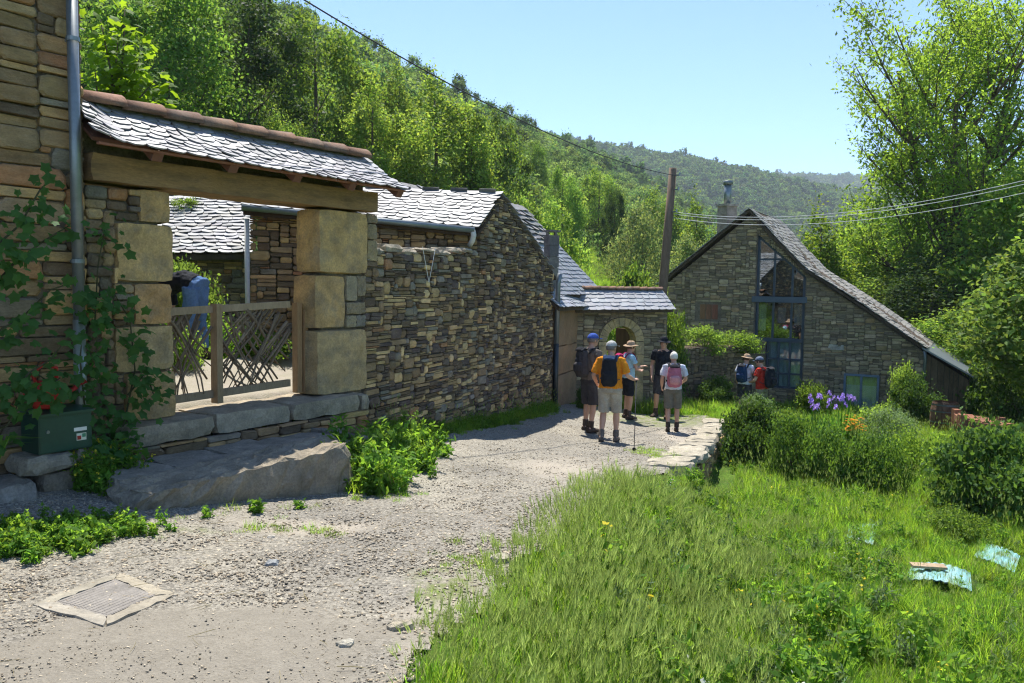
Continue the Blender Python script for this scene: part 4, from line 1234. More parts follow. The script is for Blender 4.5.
b.box8([hp(-2.75, .17, .07), hp(-.01, .17, 2.31), hp(-.01, -Dp - .15, 2.31), hp(-2.75, -Dp - .15, .07), hp(-2.75, .17, .155), hp(-.01, .17, 2.395), hp(-.01, -Dp - .15, 2.395), hp(-2.75, -Dp - .15, .155)], (.8, .8, .8))
b.build('roof_boards', M['darkwood'], rh)
P, La, Ld, fl = bilin(hp(0, .2, 2.41), hp(0, -Dp - .2, 2.41), hp(-2.8, .2, .13), hp(-2.8, -Dp - .2, .13))
slate_roof(rh, P, La, Ld, .17, .24, 97, (.24, .24, .235), .25, mt='oldslate', nmax=0, flip=fl)
b = MB(); b.box8([hp(4.72, .2, -1.51), hp(6.05, .2, -2.27), hp(6.05, -Dp - .1, -2.27), hp(4.72, -Dp - .1, -1.51), hp(4.72, .2, -1.46), hp(6.05, .2, -2.22), hp(6.05, -Dp - .1, -2.22), hp(4.72, -Dp - .1, -1.46)], (1.0, 1.0, 1.05)); b.build('metal_roof_sheet', M['zinc'], rh)
b = MB(); b.tube([hp(4.78, .10, -1.55), hp(4.80, .06, -1.8), hp(4.72, .07, -3.7)], .045, 8); b.build('downpipe', M['zinc'], rh, smooth=True)
# chimney with a steel flue
cc = Vector((6.74, 25.5, 0))
b = MB(); b.box((cc.x, cc.y, 1.75), (.42, .42, 1.75), .52, (.27, .245, .21)); c_ = b.build('chimney', M['block'], rh)
b = MB(); b.box((cc.x, cc.y, 2.66), (.50, .50, .07), .52, (.30, .28, .25)); b.build('chimney_cap', M['block'], c_)
b = MB(); b.tube([(cc.x, cc.y, 2.69), (cc.x, cc.y, 3.30)], .115, 14, (1.2, 1.2, 1.2)); b.tube([(cc.x, cc.y, 3.31), (cc.x, cc.y, 3.43)], .15, 14, (.9, .9, .9)); b.build('flue', M['zinc'], c_, smooth=True)

# ---- low garden wall below the house
tw = thing('low_garden_wall', 'low dark stone wall in front of the gable house with plants on top', 'wall', (5.3, 21.3, -3.0))
T0_ = Vector((3.95, 20.25, 0)); T1_ = Vector((6.55, 22.15, 0)); TL = (T1_ - T0_).length; TD = (T1_ - T0_) / TL; TN = Vector((TD.y, -TD.x, 0))
lay_wall(tw, pack(TL, 1.9, .05, .03, lambda a, bb: bb - 3.4 < -1.52, SZ_HOUSE, 101), lambda a, bb, n: T0_ + TD * a + TN * n + Vector((0, 0, bb - 3.4)), 'dark', 102, nmax=120, proud=.025)
b = MB(); b.prism([T0_ + Vector((0, 0, -3.5)) - TN * .012, T1_ + Vector((0, 0, -3.5)) - TN * .012, T1_ + Vector((0, 0, -1.52)) - TN * .012, T0_ + Vector((0, 0, -1.5)) - TN * .012], -TN * 1.1); b.build('wall_core', M['soil'], tw)

# ---- building at the back of the courtyard
cb = thing('courtyard_outbuilding', 'low stone outbuilding with a rough slate roof seen through the gateway', 'outbuilding', at(200, 330, 15.4))
eL, eR = at(120, 254, 15.0), at(252, 253, 15.2); rL, rR = at(120, 196, 17.3), at(252, 197, 17.5)
P, La, Ld, fl = bilin(rL, rR, eL, eR)
slate_roof(cb, P, La, Ld, .16, .26, 111, (.27, .27, .27), .32, mt='oldslate', nmax=200, round_=.2, lift=.03, njit=.015, flip=fl)
b = MB(); q = [eL, eR, rR, rL]; b.box8([p + Vector((0, 0, -.12)) for p in q] + [p + Vector((0, 0, -.02)) for p in q]); b.build('roof_boards', M['darkwood'], cb)
f0 = Vector((eL.x, eL.y + .25, 0)); f1 = Vector((eR.x, eR.y + .25, 0)); FL = (f1 - f0).length; fd = (f1 - f0) / FL; fn = Vector((fd.y, -fd.x, 0))
lay_wall(cb, pack(FL, eL.z + 1.2, .05, .03, lambda a, bb: True, SZ_HOUSE, 112), lambda a, bb, n: f0 + fd * a + fn * n + Vector((0, 0, bb - 1.3)), 'warm', 113, nmax=110, proud=.025)
b = MB(); b.prism([f0 + Vector((0, 0, -1.4)), f1 + Vector((0, 0, -1.4)), f1 + Vector((0, 0, eL.z - .06)), f0 + Vector((0, 0, eL.z - .06))], Vector((0, 2.0, 0))); b.build('wall_core', M['mortar'], cb)

# ---- stone edging of the terrace
te = thing('terrace_edge', 'row of pale flat stones edging the lane above the garden', 'wall', (3.4, 13.5, -2.9))
rnd = random.Random(121); y = 10.0; i = 0
while y < 17.6:
    ln = rnd.uniform(.45, .95); y2 = min(y + ln, 17.7)
    x0, x1 = np.interp(y, EDGE_Y, EDGE_X), np.interp(y2 - .03, EDGE_Y, EDGE_X)
    za, zb_ = float(road_z(y)) + .05, float(road_z(y2)) + .05; th = rnd.uniform(.10, .18); w = rnd.uniform(.4, .6); ov = rnd.uniform(.02, .14)
    b = MB(); b.rough([(x0 - w, y, za - th), (x0 + ov, y, za - th), (x1 + ov, y2 - .03, zb_ - th), (x1 - w, y2 - .03, zb_ - th)], [(x0 - w, y, za), (x0 + ov, y, za), (x1 + ov, y2 - .03, zb_), (x1 - w, y2 - .03, zb_)], .02, 5, 5, 2, 400 + i, (.36, .33, .27), rnd=.8)
    b.build('edge_stone', M['block'], te); y = y2; i += 1
def teF(a, bb, n):
    yy = 10.0 + a * .93; x = float(np.interp(yy, EDGE_Y, EDGE_X))
    return Vector((x + .02 + n, yy - .35 * n, float(road_z(yy)) - .95 + bb))
lay_wall(te, pack(8.0, .86, .05, .03, lambda a, bb: True, SZ_HOUSE, 122), teF, 'warm', 123, nmax=80, proud=.03)

# ---- pole and wires
pole = thing('utility_pole', 'weathered wooden utility pole rising beside the gable house', 'pole', at(661, 330, 21.8))
pt, pb_ = at(673, 168, 21.6), at(660.5, 318, 21.8)
pb_ = pb_ + (pb_ - pt) * .45
b = MB(); b.tube([pb_, pb_.lerp(pt, .33), pb_.lerp(pt, .66), pt], [.14, .128, .115, .10], 12); b.build('shaft', M['polewood'], pole, smooth=True)
for zf in (.965, .90, .80):
    p = pb_.lerp(pt, zf); b = MB(); b.bar(p + Vector((.06, -.1, 0)), p + Vector((.16, -.16, 0)), .03, .03, col=(.5, .5, .5)); b.tube([p + Vector((.16, -.16, -.02)), p + Vector((.16, -.16, .07))], .025, 8, (1.2, 1.2, 1.3)); b.build('insulator', M['zinc'], pole)
def wire(label, a, c, sag, r, mt):
    a = Vector(a); c = Vector(c); pts = [a.lerp(c, i / 24) + Vector((0, 0, -sag * 4 * (i / 24) * (1 - i / 24))) for i in range(25)]
    b = MB(); b.tube(pts, r, 5); o = b.build('overhead_wire', M[mt], None, smooth=True); o['label'] = label; o['category'] = 'wire'; o['group'] = 'overhead wires'
wire('black wire crossing the hillside from the pole to the upper left', pb_.lerp(pt, .965) + Vector((0, -.12, 0)), at(262, -26, 9.0), .35, .010, 'wire')
for i, (v1, dz_) in enumerate(((174.5, .0), (178.5, -.06), (188, -.16))):
    wire(('topmost', 'middle', 'lowest')[i] + ' of the three pale wires running from the pole to the right', pb_.lerp(pt, .80) + Vector((.1, -.1, dz_)), at(1080, v1 - 8, 13.5), .42, .0065, 'palewire')

# ================================================================== PEOPLE
def clothmat(name, col, var=.12):
    return surf(name, col, True, var + .06, 7, 40, .9, .15, .9, .03, 11)
SKIN = surf('skin', (.50, .29, .20), True, .06, 8, 40, .55, .35, .1, .002, 60)
def remeshed(name, mb, mt, parent, voxel, smooth=2, fold=0.0):
    o = mb.build(name, mt, parent)
    r = o.modifiers.new('r', 'REMESH'); r.mode = 'VOXEL'; r.voxel_size = voxel; r.use_smooth_shade = True
    s = o.modifiers.new('s', 'SMOOTH'); s.iterations = smooth; s.factor = .5
    dg = bpy.context.evaluated_depsgraph_get()
    me = bpy.data.meshes.new_from_object(o.evaluated_get(dg))
    me.name = name
    o.modifiers.clear(); o.data = me
    if not me.materials: me.materials.append(mt)
    a_ = me.attributes.get('col')
    if a_: me.attributes.remove(a_)
    a_ = me.attributes.new('col', 'FLOAT_COLOR', 'POINT')
    a_.data.foreach_set('color', np.ones(len(me.vertices) * 4, dtype=np.float32))
    me.polygons.foreach_set('use_smooth', np.ones(len(me.polygons), dtype=bool))
    if fold > 0:                                          # hanging folds in the cloth
        n_ = len(me.vertices); co = np.empty(n_ * 3, np.float32); no = np.empty(n_ * 3, np.float32)
        me.vertices.foreach_get('co', co); me.vertices.foreach_get('normal', no); co = co.reshape(-1, 3); no = no.reshape(-1, 3)
        q = vnoise(co[:, 0] * 26 + co[:, 2] * 7, co[:, 1] * 26 - co[:, 2] * 5, 7) + .6 * vnoise(co[:, 0] * 12, co[:, 2] * 22 + co[:, 1] * 9, 3)
        co = co + no * ((q - .8) * fold)[:, None]
        me.vertices.foreach_set('co', np.ascontiguousarray(co, np.float32).ravel()); me.update()
    return o
V = Vector
def hand(b, wrist, d, palm, side):
    """palm, four unequal bent fingers and a thumb; d along the hand, palm the facing, side towards the thumb"""
    d = V(d).normalized(); s = V(side); s = (s - d * s.dot(d)).normalized(); n = d.cross(s)
    if n.dot(V(palm)) < 0: n = -n
    w = V(wrist)
    b.tube([w, w + d * .04, w + d * .09], [(.026, .018), (.038, .017), (.040, .015)], 8, side=s)
    for i, (off, ln) in enumerate(((.030, .070), (.010, .080), (-.011, .074), (-.031, .058))):
        r0 = w + d * .082 + s * off
        p1 = r0 + d * ln * .45 + n * ln * .10; p2 = p1 + d * ln * .25 + n * ln * .22; p3 = p2 + d * ln * .10 + n * ln * .22
        b.tube([r0 - d * .02, r0, p1, p2, p3], [.0095, .0095, .009, .008, .0065], 6)
    t0 = w + d * .025 + s * .022
    b.tube([t0, t0 + s * .028 + d * .026, t0 + s * .040 + d * .055 + n * .012, t0 + s * .040 + d * .075 + n * .02], [.013, .0115, .0105, .0085], 6)
def person(label, loc, heading, H, J, wear, group=None):
    """J: joints in metres for a 1.75 m figure facing +y; wear: what is put on"""
    p = local_thing('person', label, 'person', group)
    b = MB()
    T = J['torso']                                        # pelvis, waist, chest, shoulder line, neck base
    sx = wear.get('girth', 1.0)
    X = V((1, 0, 0))
    tr = [(.155 * sx, .115 * sx), (.140 * sx, .105 * sx), (.160 * sx, .115 * sx), (.165, .095), (.06, .06)]
    b.tube(T, tr, 14, side=X)
    nk, hd = V(T[-1]), V(J['head']); hr = J.get('hrot', Matrix.Identity(3))
    b.tube([nk - (hd - nk) * .2, nk.lerp(hd, .55)], [.062, .055], 10)
    b.ell(hd, (.074, .094, .112), 16, 12, hr)
    b.ell(hd + hr @ V((0, .045, -.07)), (.045, .045, .045), 10, 8, hr)
    b.tube([hd + hr @ V((0, .085, .02)), hd + hr @ V((0, .112, -.018)), hd + hr @ V((0, .095, -.025))], [.010, .015, .012], 8)
    b.tube([hd + hr @ V((-.02, .088, -.058)), hd + hr @ V((.02, .088, -.058))], .008, 6)
    for e in (-1, 1): b.ell(hd + hr @ V((e * .076, -.005, -.005)), (.012, .022, .032), 8, 6, hr)
    for sd in ('l', 'r'):
        sh, el, wr, hp_ = [V(q) for q in J['arm_' + sd]]
        b.tube([sh, sh.lerp(el, .35), el, el.lerp(wr, .3), wr], [.052, .048, .038, .040, .026], 10)
        hd_ = (wr - el).normalized() if hp_.length < 1e-6 else hp_
        hand(b, wr, hd_, V((1 if sd == 'l' else -1, 0, 0)), V((0, 1, .15)))
        hi, kn, an, fd = [V(q) for q in J['leg_' + sd]]
        b.tube([hi, hi.lerp(kn, .45), kn, kn.lerp(an, .3), kn.lerp(an, .75), an], [.090 * sx, .078, .055, .058, .040, .036], 10)
        b.tube([an + V((0, 0, -.01)) - fd * .05, an + fd * .05 + V((0, 0, -.045)), an + fd * .16 + V((0, 0, -.065))], [(.036, .04), (.042, .035), (.036, .02)], 8, side=fd.cross(V((0, 0, 1))))
    remeshed('body', b, SKIN, p, .0085, 2)
    for e in (-1, 1):
        q = MB(); q.ell(hd + hr @ V((e * .030, .086, .012)), (.012, .008, .008), 8, 6, hr, (.05, .04, .03)); q.build('eye', SKIN, p, smooth=True)
    # shirt
    q = MB(); k = wear.get('loose', 1.0)
    q.tube([V(T[0]).lerp(V(T[1]), -.12), T[0], T[1], T[2], V(T[3]), V(T[3]).lerp(V(T[4]), .75)], [(.182 * sx * k, .142 * sx * k), (.186 * sx * k, .146 * sx * k), (.170 * sx * k, .134 * sx * k), (.182 * sx * k, .138 * sx), (.178, .112), (.072, .072)], 16, side=X)
    sl_ = wear.get('sleeve', .6)
    for sd in ('l', 'r'):
        sh, el, wr = [V(z) for z in J['arm_' + sd][:3]]
        if sl_ <= 1: pts = [sh + (V(T[3]) - sh) * .3, sh, sh.lerp(el, sl_ * .5), sh.lerp(el, sl_)]; rr = [.07, .068, .068, .070]
        else: pts = [sh + (V(T[3]) - sh) * .3, sh, sh.lerp(el, .5), el, el.lerp(wr, sl_ - 1)]; rr = [.07, .066, .060, .054, .048]
        q.tube(pts, rr, 10)
    remeshed('shirt', q, wear['shirt'], p, .012, 2, .024)
    # shorts or trousers
    q = MB()
    q.tube([V(T[0]).lerp(V(T[1]), .45), T[0], V(T[0]) - (V(T[1]) - V(T[0])).normalized() * .10], [(.158 * sx, .125 * sx), (.176 * sx, .138 * sx), (.165 * sx, .13 * sx)], 16, side=X)
    ll = wear.get('leg', .85)
    for sd in ('l', 'r'):
        hi, kn, an = [V(z) for z in J['leg_' + sd][:3]]
        if ll <= 1: pts = [hi + V((0, 0, .03)), hi.lerp(kn, ll * .5), hi.lerp(kn, ll)]; rr = [.108 * sx, .100, .098]
        else: pts = [hi + V((0, 0, .03)), hi.lerp(kn, .5), kn, kn.lerp(an, (ll - 1) * .5), kn.lerp(an, ll - 1)]; rr = [.108, .092, .075, .07, .066]
        q.tube(pts, rr, 12)
    remeshed('shorts' if ll <= 1 else 'trousers', q, wear['shorts'], p, .012, 2, .022)
    # boots
    for sd in ('l', 'r'):
        an, fd = V(J['leg_' + sd][2]), V(J['leg_' + sd][3]); s_ = fd.cross(V((0, 0, 1)))
        kn = V(J['leg_' + sd][1])
        q = MB()
        q.tube([an.lerp(kn, .28), an.lerp(kn, .12), an], [.052, .054, .056], 10)
        q.tube([an - fd * .075 + V((0, 0, -.055)), an + V((0, 0, -.045)), an + fd * .09 + V((0, 0, -.055)), an + fd * .19 + V((0, 0, -.068))], [(.040, .045), (.048, .05), (.050, .042), (.038, .024)], 10, side=s_)
        bo_ = remeshed('boot', q, wear['boot'], p, .010, 1)
        q = MB(); q.tube([an - fd * .085 + V((0, 0, -.093)), an + fd * .06 + V((0, 0, -.093)), an + fd * .2 + V((0, 0, -.092))], [(.043, .014), (.052, .014), (.036, .012)], 10, (.4, .4, .4), side=s_); q.build('sole', wear['boot'], bo_)
    # hair and hat
    if wear.get('hair'):
        q = MB(); q.ell(hd + hr @ V((0, -.012, .012)), (.086, .100, .112), 16, 9, hr, zmin=-.45); rim = q
        o = q.build('hair', wear['hair'], p, smooth=True)
        so_ = o.modifiers.new('t', 'SOLIDIFY'); so_.thickness = .012
    if wear.get('cap'):
        mt, kind = wear['cap']
        q = MB()
        if kind == 'cap':
            q.ell(hd + hr @ V((0, -.004, .035)), (.090, .108, .092), 18, 8, hr, zmin=.0)
            for a in range(2):
                pass
            vs = []; K = 10
            for i in range(K + 1):
                t = math.pi * (i / K); x = .082 * math.cos(t)
                vs += [hd + hr @ V((x, .085 + .02 * math.sin(t), .040)), hd + hr @ V((x * .95, .10 + .085 * math.sin(t), .028))]
            n0 = len(vs); vs += [v_ - hr @ V((0, 0, .008)) for v_ in vs]
            fs = [(2 * i, 2 * i + 1, 2 * i + 3, 2 * i + 2) for i in range(K)] + [(n0 + 2 * i, n0 + 2 * i + 2, n0 + 2 * i + 3, n0 + 2 * i + 1) for i in range(K)] + [(2 * i + 1, n0 + 2 * i + 1, n0 + 2 * i + 3, 2 * i + 3) for i in range(K)]
            q.add(vs, fs)
        else:
            K = 22; vs = []; fs = []
            prof = [(.001, .125), (.05, .122), (.082, .10), (.094, .05), (.097, .03), (.13, .022), (.165, .010), (.168, .004), (.13, .014), (.09, .022)]
            for (r, z) in prof:
                for i in range(K):
                    a = 2 * math.pi * i / K; wv = .012 * math.sin(2 * a) if r > .12 else 0
                    vs.append(hd + hr @ V((r * math.cos(a) * .93, r * math.sin(a) * 1.06, z + .015 + wv)))
            for j in range(len(prof) - 1):
                for i in range(K):
                    i2 = (i + 1) % K; fs.append((j * K + i, (j + 1) * K + i, (j + 1) * K + i2, j * K + i2))
            q.add(vs, fs)
        q.build('cap' if kind == 'cap' else 'sun_hat', mt, p, smooth=True)
    k = H / 1.75
    p.location = loc; p.rotation_euler = (0, 0, heading); p.scale = (k, k, k)
    return p
def backpack(label, who, J, H, loc, heading, mt, trim, size=(.30, .17, .48), group='backpacks worn by the hikers', pocket=None):
    t = local_thing('backpack', label, 'backpack', group)
    c = V(J['torso'][2]) + V((0, -.13 - size[1] / 2 - .0, -.03)); w, d, h = size
    q = MB()
    q.tube([c + V((0, 0, -h / 2)), c + V((0, -.01, -h * .38)), c + V((0, -.015, 0)), c + V((0, -.005, h * .36)), c + V((0, .02, h / 2))], [(w * .40, d * .40), (w * .52, d * .56), (w * .52, d * .58), (w * .46, d * .48), (w * .26, d * .26)], 14, side=V((1, 0, 0)))
    remeshed('pack_bag', q, mt, t, .012, 2, .018)
    q = MB(); pc = c + V((0, -d * .56, -h * .17)); q.tube([pc + V((0, 0, -h * .20)), pc + V((0, -.02, -h * .1)), pc + V((0, -.02, h * .1)), pc + V((0, .01, h * .19))], [(w * .30, d * .16), (w * .38, d * .26), (w * .38, d * .26), (w * .28, d * .14)], 12, side=V((1, 0, 0)))
    remeshed('front_pocket', q, pocket or mt, t, .010, 2)
    q = MB(); lc = c + V((0, -.01, h * .46)); q.tube([lc + V((0, -.085, -.02)), lc + V((0, -.02, .02)), lc + V((0, .06, .0))], [(w * .36, .02), (w * .42, .03), (w * .34, .02)], 12, side=V((1, 0, 0)))
    remeshed('lid', q, trim, t, .010, 2)
    for e in (-1, 1):
        x = e * .105; sh = V(J['torso'][3])
        pts = [V((x, c.y + d * .45, c.z - h * .32)), V((x * 1.45, c.y + .12, c.z - h * .30)), V((x * 1.45, sh.y + .115, sh.z - .22)), V((x * 1.1, sh.y + .135, sh.z - .06)), V((x, sh.y + .06, sh.z + .075)), V((x, sh.y - .06, sh.z + .06)), V((x, c.y + d * .4, c.z + h * .33))]
        q = MB(); q.tube(pts, [(.018, .006), (.02, .006), (.026, .008), (.03, .008), (.03, .008), (.028, .008), (.02, .008)], 8, side=V((1, 0, 0))); q.build('strap', trim, t, smooth=True)
    k = H / 1.75
    t.location = loc; t.rotation_euler = (0, 0, heading); t.scale = (k, k, k)
    return t
def pose(lean=.0, arms=None, legs=None, headturn=0, nod=0):
    J = {'torso': [V((0, 0, .95)), V((0, .01 + lean * .25, 1.10)), V((0, .0 + lean * .6, 1.28)), V((0, -.01 + lean * .9, 1.43)), V((0, .0 + lean, 1.51))]}
    J['head'] = V((0, .03 + lean * 1.25, 1.635)); J['hrot'] = Matrix.Rotation(headturn, 3, 'Z') @ Matrix.Rotation(-nod, 3, 'X')
    sy = -.01 + lean * .85
    dA = {'l': [(-.195, sy, 1.425), (-.25, sy - .03, 1.14), (-.235, sy + .08, .91), (0, 0, 0)], 'r': [(.195, sy, 1.425), (.25, sy - .03, 1.14), (.235, sy + .08, .91), (0, 0, 0)]}
    dL = {'l': [(-.095, 0, .90), (-.10, .03, .50), (-.10, 0, .095), (0, 1, 0)], 'r': [(.095, 0, .90), (.10, .03, .50), (.10, 0, .095), (0, 1, 0)]}
    for d_, ov in ((dA, arms), (dL, legs)):
        if ov: d_.update(ov)
    for s in 'lr': J['arm_' + s] = dA[s]; J['leg_' + s] = dL[s]
    return J
C = {k: clothmat(k + '_cloth', c) for k, c in dict(orange=(.72, .26, .02), beige=(.36, .32, .25), greybrown=(.15, .13, .11), darkgrey=(.055, .052, .055), black=(.018, .02, .025), paleblue=(.36, .56, .66), magenta=(.38, .02, .10),
     white=(.62, .64, .70), olive=(.15, .14, .11), pink=(.42, .14, .19), palepink=(.52, .26, .27), navy=(.02, .045, .10), red=(.46, .035, .02), blue=(.05, .10, .36), capgrey=(.42, .42, .40), tan=(.40, .28, .18), boot=(.075, .055, .042), bootgrey=(.14, .12, .10), jeans=(.10, .19, .36), slatecap=(.15, .18, .25), khaki=(.20, .18, .12)).items()}
HAIRG = clothmat('grey_hair', (.20, .18, .16)); HAIRW = clothmat('white_hair', (.72, .70, .62)); HAIRB = clothmat('brown_hair', (.09, .06, .04))
def stand(u, v):
    p = ongr(u, v); return V((p.x, p.y, gzf(p.x, p.y) + .024))
def facing(deg): return math.radians(deg)                # 0 faces away from us, negative turns right
GRP = 'hikers on the lane'
# man with the blue cap, turned to the right
loc = stand(589, 433); Hh = 1.80; hdg = facing(-52)
J = pose(.02, {'l': [(-.195, .0, 1.425), (-.24, .02, 1.14), (-.20, .20, 1.0), (0, 0, 0)]}, {'l': [(-.095, 0, .90), (-.11, .04, .50), (-.12, .02, .095), (-.2, 1, 0)], 'r': [(.095, 0, .90), (.10, .0, .50), (.10, -.06, .095), (.15, 1, 0)]}, -.2)
person('man in a blue cap and grey brown shirt standing nearest the barn', loc, hdg, Hh, J, dict(shirt=C['greybrown'], shorts=C['darkgrey'], boot=C['boot'], cap=(C['blue'], 'cap'), hair=HAIRG, leg=1.0), GRP)
backpack('dark grey backpack on the man in the blue cap', None, J, Hh, loc, hdg, C['darkgrey'], C['black'], (.28, .16, .50))
# man in orange with a stick
loc = stand(609, 443); Hh = 1.72; hdg = facing(-14)
J = pose(.03, {'r': [(.195, .02, 1.425), (.29, -.03, 1.17), (.40, .16, 1.08), (.35, .9, .1)], 'l': [(-.195, .02, 1.425), (-.29, -.04, 1.15), (-.27, .14, 1.02), (0, 0, 0)]}, {'l': [(-.095, 0, .90), (-.11, .02, .50), (-.12, -.16, .115), (-.1, 1, -.35)], 'r': [(.095, 0, .90), (.11, .06, .50), (.11, .05, .095), (.1, 1, 0)]}, -.55)
person('man in an orange shirt and beige shorts walking with a stick', loc, hdg, Hh, J, dict(shirt=C['orange'], shorts=C['beige'], boot=C['bootgrey'], cap=(C['capgrey'], 'cap'), hair=HAIRG, girth=1.12, sleeve=.85, leg=.95), GRP)
backpack('black backpack on the man in the orange shirt', None, J, Hh, loc, hdg, C['black'], C['navy'], (.27, .16, .50))
st = link('trekking_pole', None, None, 'thin dark trekking pole held by the man in orange', 'trekking pole')
R_ = Matrix.Rotation(hdg, 3, 'Z'); hw = R_ @ (V((.425, .235, 1.08)) * Hh / 1.75) + loc
tip = ongr(634, 453); tip.z = gzf(tip.x, tip.y) + .02
st.location = tip; st['_wl'] = tuple(tip)
dv = (hw - tip).normalized()
b = MB(); b.tube([tip, hw], [.006, .009], 7); b.build('shaft', C['black'], st, smooth=True)
b = MB(); b.tube([hw - dv * .06, hw + dv * .07], [.015, .017], 8); b.build('grip', C['darkgrey'], st, smooth=True)
b = MB(); b.tube([tip + dv * .05, tip + dv * .06], [.03, .03], 10); b.build('basket', C['black'], st)
# person behind in pale blue
loc = stand(627, 420); Hh = 1.66; hdg = facing(-75)
J = pose(.02, {'r': [(.195, .0, 1.425), (.24, .10, 1.17), (.12, .30, 1.20), (0, 0, 0)], 'l': [(-.195, .0, 1.425), (-.24, .06, 1.15), (-.16, .28, 1.10), (0, 0, 0)]})
person('person in a pale blue top and tan sun hat behind the man in orange', loc, hdg, Hh, J, dict(shirt=C['paleblue'], shorts=C['black'], boot=C['boot'], cap=(C['tan'], 'hat'), hair=HAIRB, leg=.9), GRP)
backpack('magenta backpack on the person in pale blue', None, J, Hh, loc, hdg, C['magenta'], C['magenta'], (.28, .17, .44))
# woman in white with the pink backpack
loc = stand(672, 433); Hh = 1.56; hdg = facing(-6)
J = pose(.02, {'l': [(-.195, .0, 1.425), (-.25, -.05, 1.16), (-.24, .10, .98), (0, 0, 0)], 'r': [(.195, .0, 1.425), (.27, .0, 1.17), (.23, .19, 1.08), (0, 0, 0)]}, {'l': [(-.095, 0, .90), (-.10, .03, .50), (-.10, -.10, .11), (0, 1, -.3)], 'r': [(.095, 0, .90), (.10, .06, .50), (.10, .05, .095), (0, 1, 0)]})
person('white haired woman in a white shirt and olive shorts walking away', loc, hdg, Hh, J, dict(shirt=C['white'], shorts=C['olive'], boot=C['boot'], hair=HAIRW, leg=.95, sleeve=.75), GRP)
backpack('pink backpack on the white haired woman', None, J, Hh, loc, hdg, C['pink'], C['black'], (.31, .18, .46), pocket=C['palepink'])
# man with the dark hat
loc = stand(662, 419); Hh = 1.80; hdg = facing(160)
J = pose(.0, None, {'r': [(.095, 0, .90), (.12, .05, .50), (.16, -.08, .095), (.3, 1, 0)]})
person('man in a dark hat and black shirt half hidden by the white haired woman', loc, hdg, Hh, J, dict(shirt=C['black'], shorts=C['darkgrey'], boot=C['boot'], cap=(C['black'], 'hat'), hair=HAIRB, leg=.95), GRP)
# pair by the glazed door
p0 = at(745.5, 357, 19.4); loc = V((p0.x, p0.y, gzf(p0.x, p0.y))); Hh = 1.68; hdg = facing(-40)
Hh = max(1.55, min(1.75, p0.z - loc.z))
J = pose(.05, {'r': [(.195, .0, 1.425), (.26, .05, 1.17), (.20, .25, 1.12), (0, 0, 0)]}, None, -.2, .2)
person('hiker in a tan hat and white shirt at the glazed door', loc, hdg, Hh, J, dict(shirt=C['white'], shorts=C['darkgrey'], boot=C['boot'], cap=(C['tan'], 'hat'), hair=HAIRB, leg=.9), GRP)
backpack('dark blue backpack on the hiker in the tan hat', None, J, Hh, loc, hdg, C['navy'], C['black'], (.30, .19, .46))
p0 = at(763, 357, 19.2); loc = V((p0.x, p0.y, gzf(p0.x, p0.y))); hdg = facing(42); Hh = max(1.6, min(1.8, p0.z - loc.z))
J = pose(.05, {'l': [(-.195, .0, 1.425), (-.26, .05, 1.17), (-.18, .25, 1.10), (0, 0, 0)]}, None, .2, .15)
person('hiker in a red shirt and grey blue cap at the glazed door', loc, hdg, Hh, J, dict(shirt=C['red'], shorts=C['khaki'], boot=C['boot'], cap=(C['slatecap'], 'cap'), hair=HAIRB, leg=1.0), GRP)
backpack('black backpack on the hiker in the red shirt', None, J, Hh, loc, hdg, C['black'], C['darkgrey'], (.30, .2, .5))
# person bending over in the courtyard
pc = at(196, 335, 11.0); loc = V((pc.x, pc.y, gzf(pc.x, pc.y)))
J = {'torso': [V((0, 0, .96)), V((0, .16, 1.02)), V((0, .36, .98)), V((0, .50, .90)), V((0, .58, .86))], 'head': V((0, .70, .80)), 'hrot': Matrix.Rotation(-1.5, 3, 'X'),
     'arm_l': [(-.19, .48, .87), (-.22, .50, .58), (-.16, .52, .34), (0, 0, 0)], 'arm_r': [(.19, .48, .87), (.22, .50, .58), (.16, .52, .34), (0, 0, 0)],
     'leg_l': [(-.10, -.01, .90), (-.13, .02, .50), (-.14, -.03, .095), (0, 1, 0)], 'leg_r': [(.10, -.01, .90), (.13, .02, .50), (.14, -.03, .095), (0, 1, 0)]}
person('person in blue jeans bending down in the courtyard behind the gate', loc, facing(78), 1.85, J, dict(shirt=C['black'], shorts=C['jeans'], boot=C['boot'], hair=HAIRB, leg=1.9))

# ================================================================== OBJECTS BY THE LANE
# ---- big step slab and boulders in front of the gateway
def from_px(lst, Y): return [at(u, v, Y) for u, v in lst]
sl = thing('step_slab', 'long worn grey stone slab lying before the gateway as a step', 'step', gp(-2.9, .9, -1.9))
A, B_, C_, D_ = gp(-3.78, 1.26, 0), gp(-1.86, 1.66, 0), gp(-1.60, 1.12, 0), gp(-3.86, .85, 0)
b = MB()
zt = [-1.68, -1.51, -1.49, -1.61]
b.rough([Vector((p.x, p.y, gzf(p.x, p.y) - .15)) for p in (A, B_, C_, D_)], [Vector((p.x, p.y, z)) for p, z in zip((A, B_, C_, D_), zt)], .026, 26, 10, 5, 501, (.26, .225, .175), rnd=.6)
b.build('slab', M['block'], sl, smooth=False)
ld = thing('landing_stones', 'shaded paving stones between the worn slab and the gateway sill', 'paving', gp(-2.7, .65, -1.6))
s_ = -3.75; i = 0; rr_ = random.Random(505)
